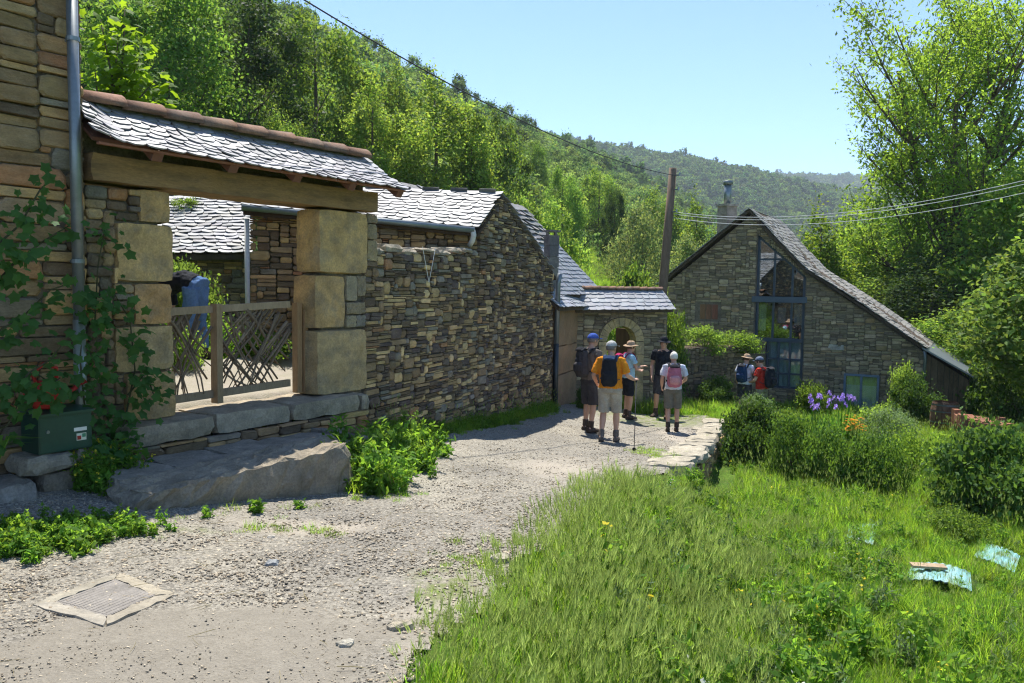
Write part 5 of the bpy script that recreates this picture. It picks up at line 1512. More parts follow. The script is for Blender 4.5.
while s_ < -1.2:
    e_ = min(s_ + rr_.uniform(.5, .9), -1.1); b = MB(); z_ = -1.61 + rr_.uniform(-.02, .02); f_ = (s_ + 3.75) / 2.5
    b.rough([gp(s_, .98 + .25 * f_, -1.95), gp(e_ - .02, 1.0 + .25 * f_, -1.95), gp(e_ - .02, .30, -1.95), gp(s_, .30, -1.95)], [gp(s_, .96 + .25 * f_, z_), gp(e_ - .02, .98 + .25 * f_, z_), gp(e_ - .02, .30, z_), gp(s_, .30, z_)], .014, 6, 6, 2, 560 + i, (.27, .245, .21), rnd=.4)
    b.build('stone', M['block'], ld); s_ = e_; i += 1
bs = thing('base_stones', 'flat stones stacked as a base under the green letterbox', 'stones', gp(-4.2, .3, -1.7))
def rough_at(par, s0, s1, t0, t1, z0, z1, col, seed, nm='stone', amp=.015):
    b = MB(); b.rough([gp(s0, t1, z0), gp(s1, t1, z0), gp(s1, t0, z0), gp(s0, t0, z0)], [gp(s0 + .02, t1 - .02, z1), gp(s1 - .02, t1 - .03, z1), gp(s1 - .02, t0, z1), gp(s0 + .02, t0, z1)], amp, 6, 4, 3, seed, col, rnd=1.0)
    return b.build(nm, M['block'], par)
rough_at(bs, -4.28, -3.83, .12, .52, -1.545, -1.40, (.30, .27, .22), 511); rough_at(bs, -3.85, -3.62, .12, .46, -1.545, -1.405, (.27, .24, .19), 512)
rough_at(bs, -4.15, -3.70, .12, .50, -1.80, -1.55, (.25, .21, .16), 513); rough_at(bs, -4.55, -4.18, .12, .62, -1.85, -1.56, (.28, .26, .24), 514)
# ---- green letterbox
lb = thing('letterbox', 'dark green metal letterbox standing on stacked stones by the house', 'letterbox', gp(-3.95, .3, -1.39))
L0, L1, LT0, LT1, LZ0, LZ1 = -4.13, -3.70, .16, .44, -1.395, -1.09
b = MB(); b.box8([gp(L0, LT1, LZ0), gp(L1, LT1, LZ0), gp(L1, LT0, LZ0), gp(L0, LT0, LZ0), gp(L0, LT1, LZ1), gp(L1, LT1, LZ1), gp(L1, LT0, LZ1), gp(L0, LT0, LZ1)])
b.build('box', M['greenbox'], lb)
b = MB(); b.box8([gp(L0 - .012, LT1 + .02, LZ1 + .002), gp(L1 + .012, LT1 + .02, LZ1 + .002), gp(L1 + .012, LT0, LZ1 + .022), gp(L0 - .012, LT0, LZ1 + .022), gp(L0 - .012, LT1 + .02, LZ1 + .018), gp(L1 + .012, LT1 + .02, LZ1 + .018), gp(L1 + .012, LT0, LZ1 + .04), gp(L0 - .012, LT0, LZ1 + .04)], (1.3, 1.3, 1.3)); b.build('lid', M['greenbox'], lb)
b = MB(); b.box8([gp(L0 + .012, LT1 + .003, LZ0 + .012), gp(L1 - .012, LT1 + .003, LZ0 + .012), gp(L1 - .012, LT1 - .004, LZ0 + .012), gp(L0 + .012, LT1 - .004, LZ0 + .012), gp(L0 + .012, LT1 + .003, LZ1 - .02), gp(L1 - .012, LT1 + .003, LZ1 - .02), gp(L1 - .012, LT1 - .004, LZ1 - .02), gp(L0 + .012, LT1 - .004, LZ1 - .02)], (1.15, 1.15, 1.15)); dr_ = b.build('door', M['greenbox'], lb)
def plate(s0, s1, z0, z1, mt, col, par, nm, t=LT1 + .006):
    b = MB(); b.box8([gp(s0, t, z0), gp(s1, t, z0), gp(s1, t - .003, z0), gp(s0, t - .003, z0), gp(s0, t, z1), gp(s1, t, z1), gp(s1, t - .003, z1), gp(s0, t - .003, z1)], col); return b.build(nm, M[mt], par)
plate(-3.85, -3.745, -1.245, -1.215, 'labelw', (1, 1, 1), dr_, 'name_plate')
st_ = plate(-3.83, -3.75, -1.325, -1.265, 'labelw', (.85, .9, .8), dr_, 'sticker')
plate(-3.826, -3.795, -1.318, -1.285, 'red', (.7, 1, 1), dr_, 'sticker_print', LT1 + .0085); plate(-3.785, -3.756, -1.300, -1.270, 'greenbox', (6, 5, 4), dr_, 'sticker_print', LT1 + .0085)
b = MB(); b.tube([gp(-4.06, LT1 + .002, -1.22), gp(-4.06, LT1 + .014, -1.22)], .014, 10); b.build('lock', M['zinc'], dr_)
# ---- red watering can on the letterbox
wc = thing('watering_can', 'red plastic watering can behind leaves on the green letterbox', 'watering can', gp(-3.95, .27, -1.05))
b = MB(); b.tube([gp(-3.98, .28, -1.045), gp(-3.98, .28, -1.0), gp(-3.98, .28, -.86), gp(-3.98, .28, -.82)], [.10, .115, .10, .07], 14); b.build('body', M['red'], wc, smooth=True)
b = MB(); b.tube([gp(-3.92, .28, -1.0), gp(-3.80, .28, -.95), gp(-3.70, .28, -.86)], [.03, .022, .018], 10); sp0 = b.build('spout', M['red'], wc, smooth=True)
b = MB(); b.tube([gp(-3.71, .28, -.87), gp(-3.68, .28, -.84)], [.02, .045], 10); b.build('rose', M['red'], sp0)
b = MB(); b.tube([gp(-4.05, .28, -.86), gp(-4.09, .28, -.76), gp(-4.0, .28, -.68), gp(-3.90, .28, -.72), gp(-3.90, .28, -.83)], .016, 8); b.build('handle', M['red'], wc, smooth=True)
b = MB(); b.tube([gp(-4.06, .28, -.96), gp(-4.15, .28, -.92), gp(-4.16, .28, -.80), gp(-4.09, .28, -.76)], .014, 8); b.build('handle', M['red'], wc, smooth=True)

# ---- concrete framed inspection cover in the lane
mc = thing('inspection_cover', 'square inspection cover in a pale concrete frame set in the gravel lane', 'cover', ongr(105, 602))
cq = [ongr(30, 612), ongr(106, 632), ongr(176, 600), ongr(118, 577)]
mid_ = sum(cq, Vector()) / 4
def shrink(k): return [mid_ + (p - mid_) * k for p in cq]
lift = lambda p, h: Vector((p.x, p.y, gzf(p.x, p.y) + .022 + h))
o4, i4 = shrink(1.0), shrink(.70)
for i in range(4):
    j = (i + 1) % 4
    q = [o4[i], o4[j], i4[j], i4[i]]
    b = MB(); b.rough([lift(p, -.06) for p in q], [lift(p, .010) for p in q], .007, 10, 3, 2, 520 + i, ((1, 1, 1), (.92, .9, .86), (1.05, 1.02, .95), (.95, .95, .92))[i], rnd=.3); b.build('frame_side', M['concrete'], mc)
c4 = shrink(.685)
b = MB(); b.box8([lift(p, -.05) for p in c4] + [lift(p, .008) for p in c4]); cvr = b.build('cover', M['ironcover'], mc)
g = 13
def bl(u, v): return (c4[0] * (1 - u) + c4[1] * u) * (1 - v) + (c4[3] * (1 - u) + c4[2] * u) * v
b = MB()
for i in range(g):
    u0, u1 = (i + .2) / g, (i + .75) / g
    q = [bl(u0, .04), bl(u1, .04), bl(u1, .96), bl(u0, .96)]
    b.box8([lift(p, .006) for p in q] + [lift(p, .0095) for p in q], (1.05, 1.05, 1.05))
b.build('ribs', M['ironcover'], cvr, kind='stuff')
# ---- loose rocks on the lane
for i, (u, v, r, col, lab) in enumerate(((271, 541, .05, (.40, .38, .34), 'pale loose stone lying on the gravel near the verge'), (272, 569, .065, (.25, .27, .29), 'flat blue grey stone lying in the middle of the lane'),
                                    (345, 650, .055, (.42, .40, .35), 'pale flat stone near the bottom of the lane'), (400, 634, .07, (.40, .36, .29), 'tan flat stone beside the mossy strip of the lane'),
                                    (180, 563, .04, (.30, .28, .25), 'small brown stone behind the inspection cover'), (497, 565, .09, (.44, .41, .34), 'pale flat stone half buried near the tall grass'), (335, 612, .03, (.3, .28, .26), 'small dark stone beside the brown dirt patch'))):
    p = ongr(u, v); z = gzf(p.x, p.y)
    b = MB(); rr = random.Random(540 + i)
    q = [(p.x + r * math.cos(t) * rr.uniform(.8, 1.5), p.y + r * math.sin(t) * rr.uniform(.8, 1.2)) for t in (3.9, 5.5, .8, 2.3)]
    b.rough([(x, y, z - .03) for x, y in q], [(x, y, z + r * .75) for x, y in q], r * .13, 4, 4, 2, 540 + i, col, rnd=1.6)
    o = b.build('loose_stone', M['block'], None); o['label'] = lab; o['category'] = 'stone'; o['group'] = 'loose stones on the lane'
# ---- turquoise sheets in the garden
def sheet(name, label, poly, h, bow=.0, n=10, wood=None):
    t = thing(name, label, 'sheet', ongr(*poly[0]), 'turquoise sheets lying in the meadow')
    q = [ongr(*p) for p in poly]
    q = [Vector((p.x, p.y, gzf(p.x, p.y) + h)) for i_, p in enumerate(q)]
    b = MB(); vs = []
    for j in range(5):
        for i in range(n * 4 + 1):
            u, v = i / (n * 4), j / 4
            p = (q[0] * (1 - u) + q[1] * u) * (1 - v) + (q[3] * (1 - u) + q[2] * u) * v
            vs.append(p + Vector((0, 0, .007 * math.sin(u * n * 2 * math.pi) + bow * math.sin(math.pi * u))))
    W = n * 4 + 1
    fs = [(j * W + i, j * W + i + 1, (j + 1) * W + i + 1, (j + 1) * W + i) for j in range(4) for i in range(W - 1)]
    m0 = len(vs); vs2 = vs + [v - Vector((0, 0, .012)) for v in vs]
    fs2 = fs + [tuple(m0 + k for k in reversed(f)) for f in fs]
    b.add(vs2, fs2); b.build('corrugated_sheet', M['cyan'], t, smooth=True)
    return t, q
sheet('plastic_sheet', 'small turquoise corrugated sheet lying in the meadow nearest the hedge', [(846, 541), (873, 549), (877, 529), (850, 526)], .05, 0, 6)
t_, q_ = sheet('plastic_sheet', 'bowed turquoise sheet weighted by a board, nearest of the three in the meadow', [(905, 585), (972, 596), (970, 578), (912, 569)], .05, .05, 8)
c = sum(q_, Vector()) / 4 + Vector((-.08, .08, .08)); b = MB(); b.box(c, (.34, .12, .025), -.15); bo = b.build('weight_board', M['fence_wood'], None); bo['label'] = 'short grey board weighing down the nearest turquoise sheet'; bo['category'] = 'board'
sheet('plastic_sheet', 'turquoise sheet by the big dark bush at the right edge', [(973, 562), (1014, 578), (1020, 560), (982, 548)], .05, .03, 8)
# ---- reddish timber frame and barrel below the house end
tf = thing('timber_frame', 'low reddish timber frame lying below the end of the gable house', 'timber')
P0_ = at(962, 422, 17.2); P1_ = at(1009, 431, 16.6); up_ = Vector((0, 0, 1)); bkd = Vector((.35, .9, .0)) * .9
gzz = gzf(P0_.x, P0_.y)
for a, c, w, h in ((P0_, P1_, .10, .14), (P0_ + bkd, P1_ + bkd, .10, .14), (P0_, P0_ + bkd, .10, .14), (P1_, P1_ + bkd, .1, .14)):
    b = MB(); b.bar(a, c, w, h); b.build('rail', M['rust'], tf)
for p in (P0_, P1_, P0_ + bkd, P1_ + bkd):
    b = MB(); b.bar(Vector((p.x, p.y, gzz - .2)), p + Vector((0, 0, .16)), .14, .14, up=(1, 0, 0), col=(1.2, 1.15, 1.1)); b.build('post', M['rust'], tf)
for i in range(5):
    f = (i + .5) / 5; b = MB(); b.bar(P0_.lerp(P1_, f) + up_ * .085, P0_.lerp(P1_, f) + bkd + up_ * .085, .13, .03, col=(.9 + .1 * (i % 2), .9, .9)); b.build('plank', M['rust'], tf)
br = thing('barrel', 'dark brown wooden barrel beside the boarded end of the gable house', 'barrel')
c = at(944, 434, 18.6); gzz = gzf(c.x, c.y); b = MB()
for i in range(14):
    a0, a1 = 2 * math.pi * i / 14, 2 * math.pi * (i + .94) / 14
    vs = []
    for zz, rr in ((0, .26), (.2, .31), (.4, .32), (.6, .31), (.78, .27)):
        for a in (a0, a1):
            for q in (0, .03): vs.append((c.x + (rr - q) * math.cos(a), c.y + (rr - q) * math.sin(a), gzz + zz))
    fs = []
    for k in range(4):
        o = k * 4
        fs += [(o, o + 2, o + 6, o + 4), (o + 1, o + 5, o + 7, o + 3), (o, o + 4, o + 5, o + 1), (o + 2, o + 3, o + 7, o + 6)]
    kk = random.uniform(.9, 1.5); MB().add(vs, fs, (kk * 1.3, kk, kk * .9)).build('stave', M['darkwood'], br)
for zz in (.1, .3, .55, .7):
    b = MB(); rr = float(np.interp(zz, [0, .2, .4, .6, .78], [.26, .31, .32, .31, .27])) + .004; b.tube([(c.x, c.y, gzz + zz), (c.x, c.y, gzz + zz + .035)], rr, 20, (.5, .5, .5), cap=False); b.build('hoop', M['zinc'], br)
b = MB(); b.tube([(c.x, c.y, gzz + .70), (c.x, c.y, gzz + .73)], .26, 16, (.8, .7, .6)); b.build('lid', M['darkwood'], br)

# ================================================================== TREES
def gn_scatter(name, protos, P, rot, scl, idx, label, kind='stuff', cat=None):
    """one object that places copies of a few meshes on many points"""
    me = bpy.data.meshes.new(name)
    P = np.asarray(P, np.float32)
    me.vertices.add(len(P)); me.vertices.foreach_set('co', P.ravel())
    a = me.attributes.new('rot', 'FLOAT_VECTOR', 'POINT'); a.data.foreach_set('vector', np.asarray(rot, np.float32).ravel())
    a = me.attributes.new('scl', 'FLOAT_VECTOR', 'POINT'); a.data.foreach_set('vector', np.asarray(scl, np.float32).ravel())
    a = me.attributes.new('idx', 'INT', 'POINT'); a.data.foreach_set('value', np.asarray(idx, np.int32))
    pc = bpy.data.collections.new(name + '_kinds')
    for i, pm in enumerate(protos):
        pc.objects.link(bpy.data.objects.new('%s_%03d' % (name, i), pm))
    o = link(name, me, None, label, cat, None, kind)
    g = bpy.data.node_groups.new(name, 'GeometryNodeTree')
    g.interface.new_socket('Geometry', in_out='INPUT', socket_type='NodeSocketGeometry')
    g.interface.new_socket('Geometry', in_out='OUTPUT', socket_type='NodeSocketGeometry')
    gi = g.nodes.new('NodeGroupInput'); go = g.nodes.new('NodeGroupOutput')
    ci = g.nodes.new('GeometryNodeCollectionInfo'); ci.inputs['Collection'].default_value = pc
    ci.inputs['Separate Children'].default_value = True; ci.inputs['Reset Children'].default_value = True
    ip = g.nodes.new('GeometryNodeInstanceOnPoints'); ip.inputs['Pick Instance'].default_value = True
    def na(nm, dt):
        n = g.nodes.new('GeometryNodeInputNamedAttribute'); n.data_type = dt; n.inputs['Name'].default_value = nm
        return n.outputs['Attribute']
    er = g.nodes.new('FunctionNodeEulerToRotation')
    L = g.links.new
    L(gi.outputs[0], ip.inputs['Points']); L(ci.outputs[0], ip.inputs['Instance'])
    L(na('idx', 'INT'), ip.inputs['Instance Index'])
    L(na('rot', 'FLOAT_VECTOR'), er.inputs[0]); L(er.outputs[0], ip.inputs['Rotation'])
    L(na('scl', 'FLOAT_VECTOR'), ip.inputs['Scale'])
    L(ip.outputs[0], go.inputs[0])
    md = o.modifiers.new('scatter', 'NODES'); md.node_group = g
    return o

def unit(v): return v / (np.linalg.norm(v, axis=-1, keepdims=True) + 1e-9)
def leaf_quads(C, size, rng, up=.35, asp=.55, shape='diamond', col=None, nb=None):
    """n leaf blades at C: folded diamonds with random aim"""
    n = len(C)
    d = unit(rng.normal(size=(n, 3)) + np.array([0, 0, -.15]))
    nr = unit(rng.normal(size=(n, 3)) + np.array([0, 0, up * 2])) if nb is None else unit(rng.normal(size=(n, 3)) * .42 + nb + np.array([0, 0, .25]))
    s = unit(np.cross(d, nr)); nn = np.cross(s, d)
    L = size * rng.uniform(.65, 1.35, size=(n, 1)); Wd = L * asp * .5
    v0 = C - d * L * .5; v1 = C + s * Wd + nn * L * .08; v2 = C + d * L * .5; v3 = C - s * Wd + nn * L * .08
    V4 = np.stack([v0, v1, v2, v3], 1).reshape(-1, 3)
    F = np.arange(4 * n).reshape(-1, 4)
    if col is None: col = np.ones((n, 3))
    return V4, F, np.repeat(col, 4, axis=0)
def crown_points(rng, n, ncl, R, spread, shell=.55, squash=1.0):
    """clumped points through an ellipsoid R=(rx,ry,rz), centred on 0"""
    c = unit(rng.normal(size=(ncl, 3))) * (rng.uniform(shell ** 3, 1, size=(ncl, 1)) ** (1 / 3))
    c[:, 2] = np.where(c[:, 2] < -.55, c[:, 2] * .6, c[:, 2])
    w = rng.uniform(.4, 1.6, ncl); w /= w.sum()
    k = rng.choice(ncl, n, p=w)
    sz = rng.uniform(.6, 1.4, ncl)
    off = rng.normal(size=(n, 3)) * spread * sz[k][:, None]; off[:, 2] *= .7
    tone = rng.uniform(.75, 1.25, ncl)
    return (c[k] + off) * np.array(R), tone[k], c * np.array(R), unit(off + 1e-6) + .35 * unit(c[k])
def tree_meshes(seed, H, R, base, nleaf, ncl, lsize, mt, spread=.16, shell=.5, tr=.16, hue=(1, 1, 1), limbs=9, lean=0.0, asp=.6):
    """trunk mesh (with limbs) and crown mesh for a tree of height H standing at the origin"""
    rng = np.random.default_rng(seed)
    cz = base + (H - base) * .5; rz = (H - base) * .5
    P, tone, cl, nb = crown_points(rng, nleaf, ncl, (R, R, rz), spread, shell)
    taper = 1 - .35 * np.clip(P[:, 2] / rz, 0, 1) ** 2
    P[:, :2] *= taper[:, None]
    P[:, 2] += cz; P[:, 0] += lean * P[:, 2] / H
    col = tone[:, None] * rng.uniform(.8, 1.2, size=(nleaf, 1)) * np.array(hue)
    col[:, 0] *= rng.uniform(.85, 1.2, nleaf)
    V4, F, c4 = leaf_quads(P, lsize, rng, .5, asp, col=col, nb=nb)
    crown = fast_mesh('crown', V4, F, c4, [M[mt]])
    b = MB(); rd = random.Random(seed)
    n = 7; pts = [(lean * (H * .88) * (i / (n - 1)) / H * 1.0 + rd.uniform(-.02, .02) * H * (i > 0) * .4, rd.uniform(-.02, .02) * H * (i > 0) * .4, H * .88 * i / (n - 1)) for i in range(n)]
    b.tube(pts, [tr * (1.25 if i == 0 else 1) * (1 - .85 * i / (n - 1)) + .015 for i in range(n)], 8)
    idx = rng.choice(len(cl), min(limbs, len(cl)), replace=False)
    for k in idx:
        t = np.array(cl[k]) * .85; t[2] += cz; t[0] += lean * t[2] / H
        z0 = max(base * .8, min(H * .75, t[2] - np.hypot(t[0], t[1]) * rd.uniform(.7, 1.2)))
        f = z0 / (H * .88); i0 = min(n - 2, int(f * (n - 1))); fr = f * (n - 1) - i0
        a = Vector(pts[i0]).lerp(Vector(pts[i0 + 1]), fr); c = Vector(t)
        m1 = a.lerp(c, .35) + Vector((0, 0, -.04 * H * .5)) ; m2 = a.lerp(c, .7) + Vector((rd.uniform(-.03, .03) * H, rd.uniform(-.03, .03) * H, 0))
        r0 = tr * (1 - .8 * f) * .55
        b.tube([a, m1, m2, c], [r0, r0 * .7, r0 * .45, .012], 6)
    return b.mesh('trunk', M['bark'], True), crown
def place_tree(meshes, label, loc, rz, sc, group, name='tree', cat='tree'):
    t = link(name, None, None, label, cat, group)
    t.location = loc; t.rotation_euler = (0, 0, rz); t.scale = sc if hasattr(sc, '__len__') else (sc, sc, sc)
    link('trunk', meshes[0], t); link('crown', meshes[1], t)
    return t

# ---- the big ash on the right
rng = np.random.default_rng(5)
def big_ash():
    H = 21.0
    rd = random.Random(3); b = MB()
    tips = []
    def limb(p, d, L, r, depth):
        pts = [p]; q = p.copy(); dd = d.copy(); n = 6
        for i in range(n):
            dd = (dd + V((rd.uniform(-.16, .16), rd.uniform(-.16, .16), .10 if depth > 0 else .02))).normalized()
            q = q + dd * (L / n); pts.append(q.copy())
        b.tube(pts, [max(.012, r * (1 - .75 * i / n)) for i in range(n + 1)], 8 if depth < 2 else 5)
        if depth >= 2: tips.extend(pts[2:])
        elif depth == 1: tips.extend(pts[4:])
        if depth < 3:
            k = (9, 6, 4)[depth]
            for j in range(k):
                f = rd.uniform(.28 if depth == 0 else .35, 1.0)
                a = pts[min(n - 1, int(f * n))]
                az = rd.uniform(0, 2 * math.pi) if depth else j * 2.4 + rd.uniform(-.4, .4)
                out = V((math.cos(az), math.sin(az), rd.uniform(.25, .8) if depth == 0 else rd.uniform(-.15, .6))).normalized()
                nd = (dd * (.55 if depth else .4) + out * .8).normalized()
                limb(a, nd, L * rd.uniform(.42, .62), r * (1 - .7 * f) * .72, depth + 1)
    limb(V((0, 0, -.5)), V((.02, 0, 1)), 13.0, .36, 0)
    # two leaders
    limb(V((0, 0, 5.0)), V((-.42, .1, 1)).normalized(), 9.5, .20, 1); limb(V((.05, 0, 5.8)), V((.5, -.1, 1)).normalized(), 9.5, .2, 1)
    limb(V((0, 0, 3.2)), V((-.8, -.3, .7)).normalized(), 7.0, .15, 1); limb(V((0, 0, 3.0)), V((.8, -.4, .65)).normalized(), 7, .15, 1); limb(V((0, 0, 2.2)), V((-.6, .6, .6)).normalized(), 6, .12, 1)
    trunk = b.mesh('trunk', M['bark'], True)
    T = np.array([tuple(t) for t in tips])
    n = 40000
    k = rng.integers(0, len(T), n)
    P = T[k] + rng.normal(size=(n, 3)) * np.array([.30, .30, .17]) + np.array([0, 0, -.05])
    tone = rng.uniform(.7, 1.3, len(T))[k]
    col = tone[:, None] * rng.uniform(.8, 1.2, size=(n, 1)) * np.array([1, 1, 1.0])
    V4, F, c4 = leaf_quads(P, .20, rng, .45, .42, col=col)
    return trunk, fast_mesh('crown', V4, F, c4, [M['leaf_ash']])
ash = big_ash()
def ground_at(u, Y):
    x = (u - 512) / F_PX * Y; return V((x, Y, gzf(x, Y)))
place_tree(ash, 'tall airy ash tree towering behind the gable house', ground_at(958, 36) + V((0, 0, -.3)), .6, 1.0, 'trees around the house')

# ---- kinds of broadleaf tree
K = {
 'bright': tree_meshes(11, 9, 2.7, 1.6, 17000, 60, .165, 'leaf_bright', spread=.125, shell=.4),
 'tallbright': tree_meshes(12, 12, 2.6, 2.0, 20000, 60, .17, 'leaf_bright', spread=.12, shell=.4, hue=(1.05, 1.0, .9)),
 'mid': tree_meshes(13, 9, 3.4, 1.2, 20000, 55, .18, 'leaf_mid', spread=.13, shell=.55),
 'mid2': tree_meshes(14, 11, 3.6, 1.5, 22000, 60, .19, 'leaf_mid', spread=.13, shell=.5, hue=(.9, 1.0, 1.1)),
 'dark': tree_meshes(15, 12, 3.4, 1.2, 22000, 60, .19, 'leaf_dark', spread=.13, shell=.5),
 'pale': tree_meshes(16, 8, 3.0, .8, 16000, 90, .17, 'leaf_pale', spread=.15, shell=.5),
 'bush': tree_meshes(17, 4.5, 2.6, .1, 8000, 70, .22, 'leaf_mid', spread=.15, shell=.5, tr=.10),
 'slim': tree_meshes(18, 10, 1.7, 1.0, 13000, 90, .17, 'leaf_mid', spread=.14, shell=.3, hue=(1.1, 1.05, .8)),
}
GL = 'trees on the left hillside'
TREES = [  # kind, u of trunk, depth, top v, width scale, label
 ('dark', 250, 34, -12, 1.0, 'dark broad tree on the hillside behind the gateway roof'),
 ('mid2', 170, 30, -40, 1.0, 'mid green tree leaning over the left end of the gateway roof'),
 ('mid', 315, 40, 10, .9, 'mid green round tree above the middle of the gateway roof'),
 ('dark', 205, 46, -40, 1.0, 'very dark tree high above the gateway roof'),
 ('bright', 285, 30, 105, .75, 'small leafy tree just above the gateway ridge tiles'),
 ('tallbright', 372, 36, 74, 1.0, 'tall bright green tree left of the pair behind the barn ridge'),
 ('tallbright', 434, 38, 70, 1.2, 'tall bright green tree directly above the barn roof'),
 ('tallbright', 398, 44, 60, .8, 'bright green tree between and behind the tall pair'),
 ('mid', 485, 52, 112, .8, 'mid green tree right of the tall bright pair'),
 ('slim', 470, 38, 120, .8, 'slim bright tree at the right foot of the tall pair'),
 ('bright', 515, 33, 190, .8, 'bright low tree just above the rear house roof'),
 ('bright', 545, 36, 196, .8, 'bright round tree behind the dark chimney'),
 ('mid2', 560, 62, 165, .75, 'mid green tree on the slope above the chimney'),
 ('dark', 612, 70, 186, .55, 'dark narrow tree beside the hillside meadow'),
 ('mid', 596, 84, 168, .8, 'round mid green tree above the hillside meadow'),
 ('pale', 640, 60, 206, .7, 'grey green willow like tree left of the utility pole'),
 ('mid', 655, 78, 190, .8, 'mid green tree behind the utility pole'),
 ('slim', 694, 60, 192, .8, 'slim tree right of the utility pole'),
 ('pale', 690, 46, 236, .7, 'pale green shrubby tree left of the chimney with the flue'),
 ('mid2', 530, 90, 138, .8, 'higher mid green tree on the slope left of the valley'),
 ('dark', 500, 76, 128, .7, 'dark tree on the slope above the tall bright pair'),
 ('bush', 632, 30, 262, .45, 'bright fig like shrub behind the arch wall roof'),
]
rt = random.Random(8)
for (kd, u, Y, vtop, ws, lab) in TREES:
    g = ground_at(u, Y); ztop = at(u, vtop, Y).z
    Hm = {'bright': 9, 'tallbright': 12, 'mid': 9, 'mid2': 11, 'dark': 12, 'pale': 8, 'bush': 4.5, 'slim': 10}[kd]
    sc = max(.35, (ztop - g.z) / Hm)
    place_tree(K[kd], lab, g + V((0, 0, -.2)), rt.uniform(0, 6.28), (sc * ws if sc < 1.3 else ws * 1.3, sc * ws if sc < 1.3 else ws * 1.3, sc), GL)
GR = 'trees around the house'
RIGHT = [
 ('slim', 818, 34, 198, .9, 'small layered tree behind the roof of the gable house'),
 ('bright', 850, 34, 262, 1.0, 'sunlit leafy tree behind the middle of the sweeping roof'),
 ('bright', 885, 38, 225, 1.2, 'bright tree between the roof and the tall ash trunk'),
 ('mid', 915, 44, 190, 1.3, 'mid green tree behind the foot of the tall ash'),
 ('mid2', 1000, 46, 110, 1.3, 'broad mid green tree right of the tall ash'),
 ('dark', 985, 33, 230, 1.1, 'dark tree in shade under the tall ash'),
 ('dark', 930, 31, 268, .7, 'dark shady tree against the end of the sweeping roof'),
 ('mid', 860, 60, 214, 1.0, 'distant mid green tree left of the tall ash'),
 ('mid', 1060, 30, 140, 1.2, 'leafy tree half out of frame on the right'),
]
for (kd, u, Y, vtop, ws, lab) in RIGHT:
    g = ground_at(u, Y); ztop = at(u, vtop, Y).z
    Hm = {'bright': 9, 'mid': 9, 'mid2': 11, 'dark': 12, 'slim': 10}[kd]
    sc = max(.35, (ztop - g.z) / Hm)
    place_tree(K[kd], lab, g + V((0, 0, -.3)), rt.uniform(0, 6.28), (ws, ws, sc), GR)
# nearer overhanging tree at the right edge, pale lit leaves
near_r = tree_meshes(31, 6.2, 2.3, .5, 13000, 120, .16, 'leaf_pale', spread=.13, shell=.4, tr=.10, hue=(.85, 1.0, .6))
g = ground_at(1066, 18.5); place_tree(near_r, 'light green leafy tree overhanging the right edge in front of the ash', g + V((0, 0, -.1)), .4, (.95, .95, (at(1066, 225, 18.5).z - g.z) / 6.2), GR)
g = ground_at(1000, 24.5); place_tree(K['mid'], 'green tree behind the timber frame at the lean to', g, 1.4, (.7, .7, (at(1000, 300, 24.5).z - g.z) / 9), GR)

# ---- young sycamore behind the gateway: big five lobed leaves
def lobed(n=5, notch=.55, L=1.0):
    pts = [(0, 0)]
    angs = [-118, -88, -58, -28, 0, 28, 58, 88, 118]
    rad = [.60, .52, .88, .68, 1.0, .68, .88, .52, .60]
    for a, r in zip(angs, rad): pts.append((math.sin(math.radians(a)) * r * L * .62, (.12 + math.cos(math.radians(a)) * r * .88) * L))
    return pts
LEAFP = lobed()
def big_leaf(mb, base, d, nrm, L, col, fold=.12):
    d = V(d).normalized(); nrm = V(nrm); s = d.cross(nrm).normalized(); nn = s.cross(d)
    vs = [V(base) + s * x * L + d * y * L - nn * (abs(x) * fold * L + y * y * .18 * L) for x, y in LEAFP]
    cen = V(base) + d * .30 * L
    vs.append(cen); n = len(LEAFP); c = n
    fs = [(c, i, (i + 1) % n) for i in range(n)]
    mb.add(vs, fs, col)
syc = thing('young_sycamore', 'young sycamore with bright backlit leaves rising behind the gateway roof', 'tree', (-5.6, 11.6, -1.0))
rs = random.Random(44); b = MB(); lm = MB()
stems = [((118, 40), 12.0), ((100, 18), 11.8), ((140, 58), 12.2), ((155, 80), 12.0), ((95, 70), 11.7), ((125, 8), 12.2), ((112, 80), 11.9)]
root = V((-6.0, 12.0, gzf(-6.0, 12.0)))
root2 = at(112, 150, 12.0)
b.tube([root, root.lerp(root2, .5) + V((.05, 0, 0)), root2], [.06, .045, .035], 8)
for (uv, Y) in stems:
    tip = at(uv[0], uv[1], Y); mid = root2.lerp(tip, .5) + V((rs.uniform(-.1, .1), 0, .08)); b.tube([root2, mid, tip], [.025, .017, .006], 6)
    for i in range(75):
        f = rs.uniform(.2, 1.08); p = (root2.lerp(mid, f * 2) if f < .5 else mid.lerp(tip, f * 2 - 1)) + V((rs.gauss(0, .2), rs.gauss(0, .2), rs.gauss(0, .15)))
        kk = rs.uniform(.8, 1.2); big_leaf(lm, p, (rs.gauss(0, 1), rs.gauss(-.3, 1), -.35), (rs.gauss(0, .5), rs.gauss(-.25, .5), 1), rs.uniform(.11, .19), (kk, kk, kk))
b.build('trunk', M['bark'], syc, smooth=True); lm.build('crown', M['maple'], syc)
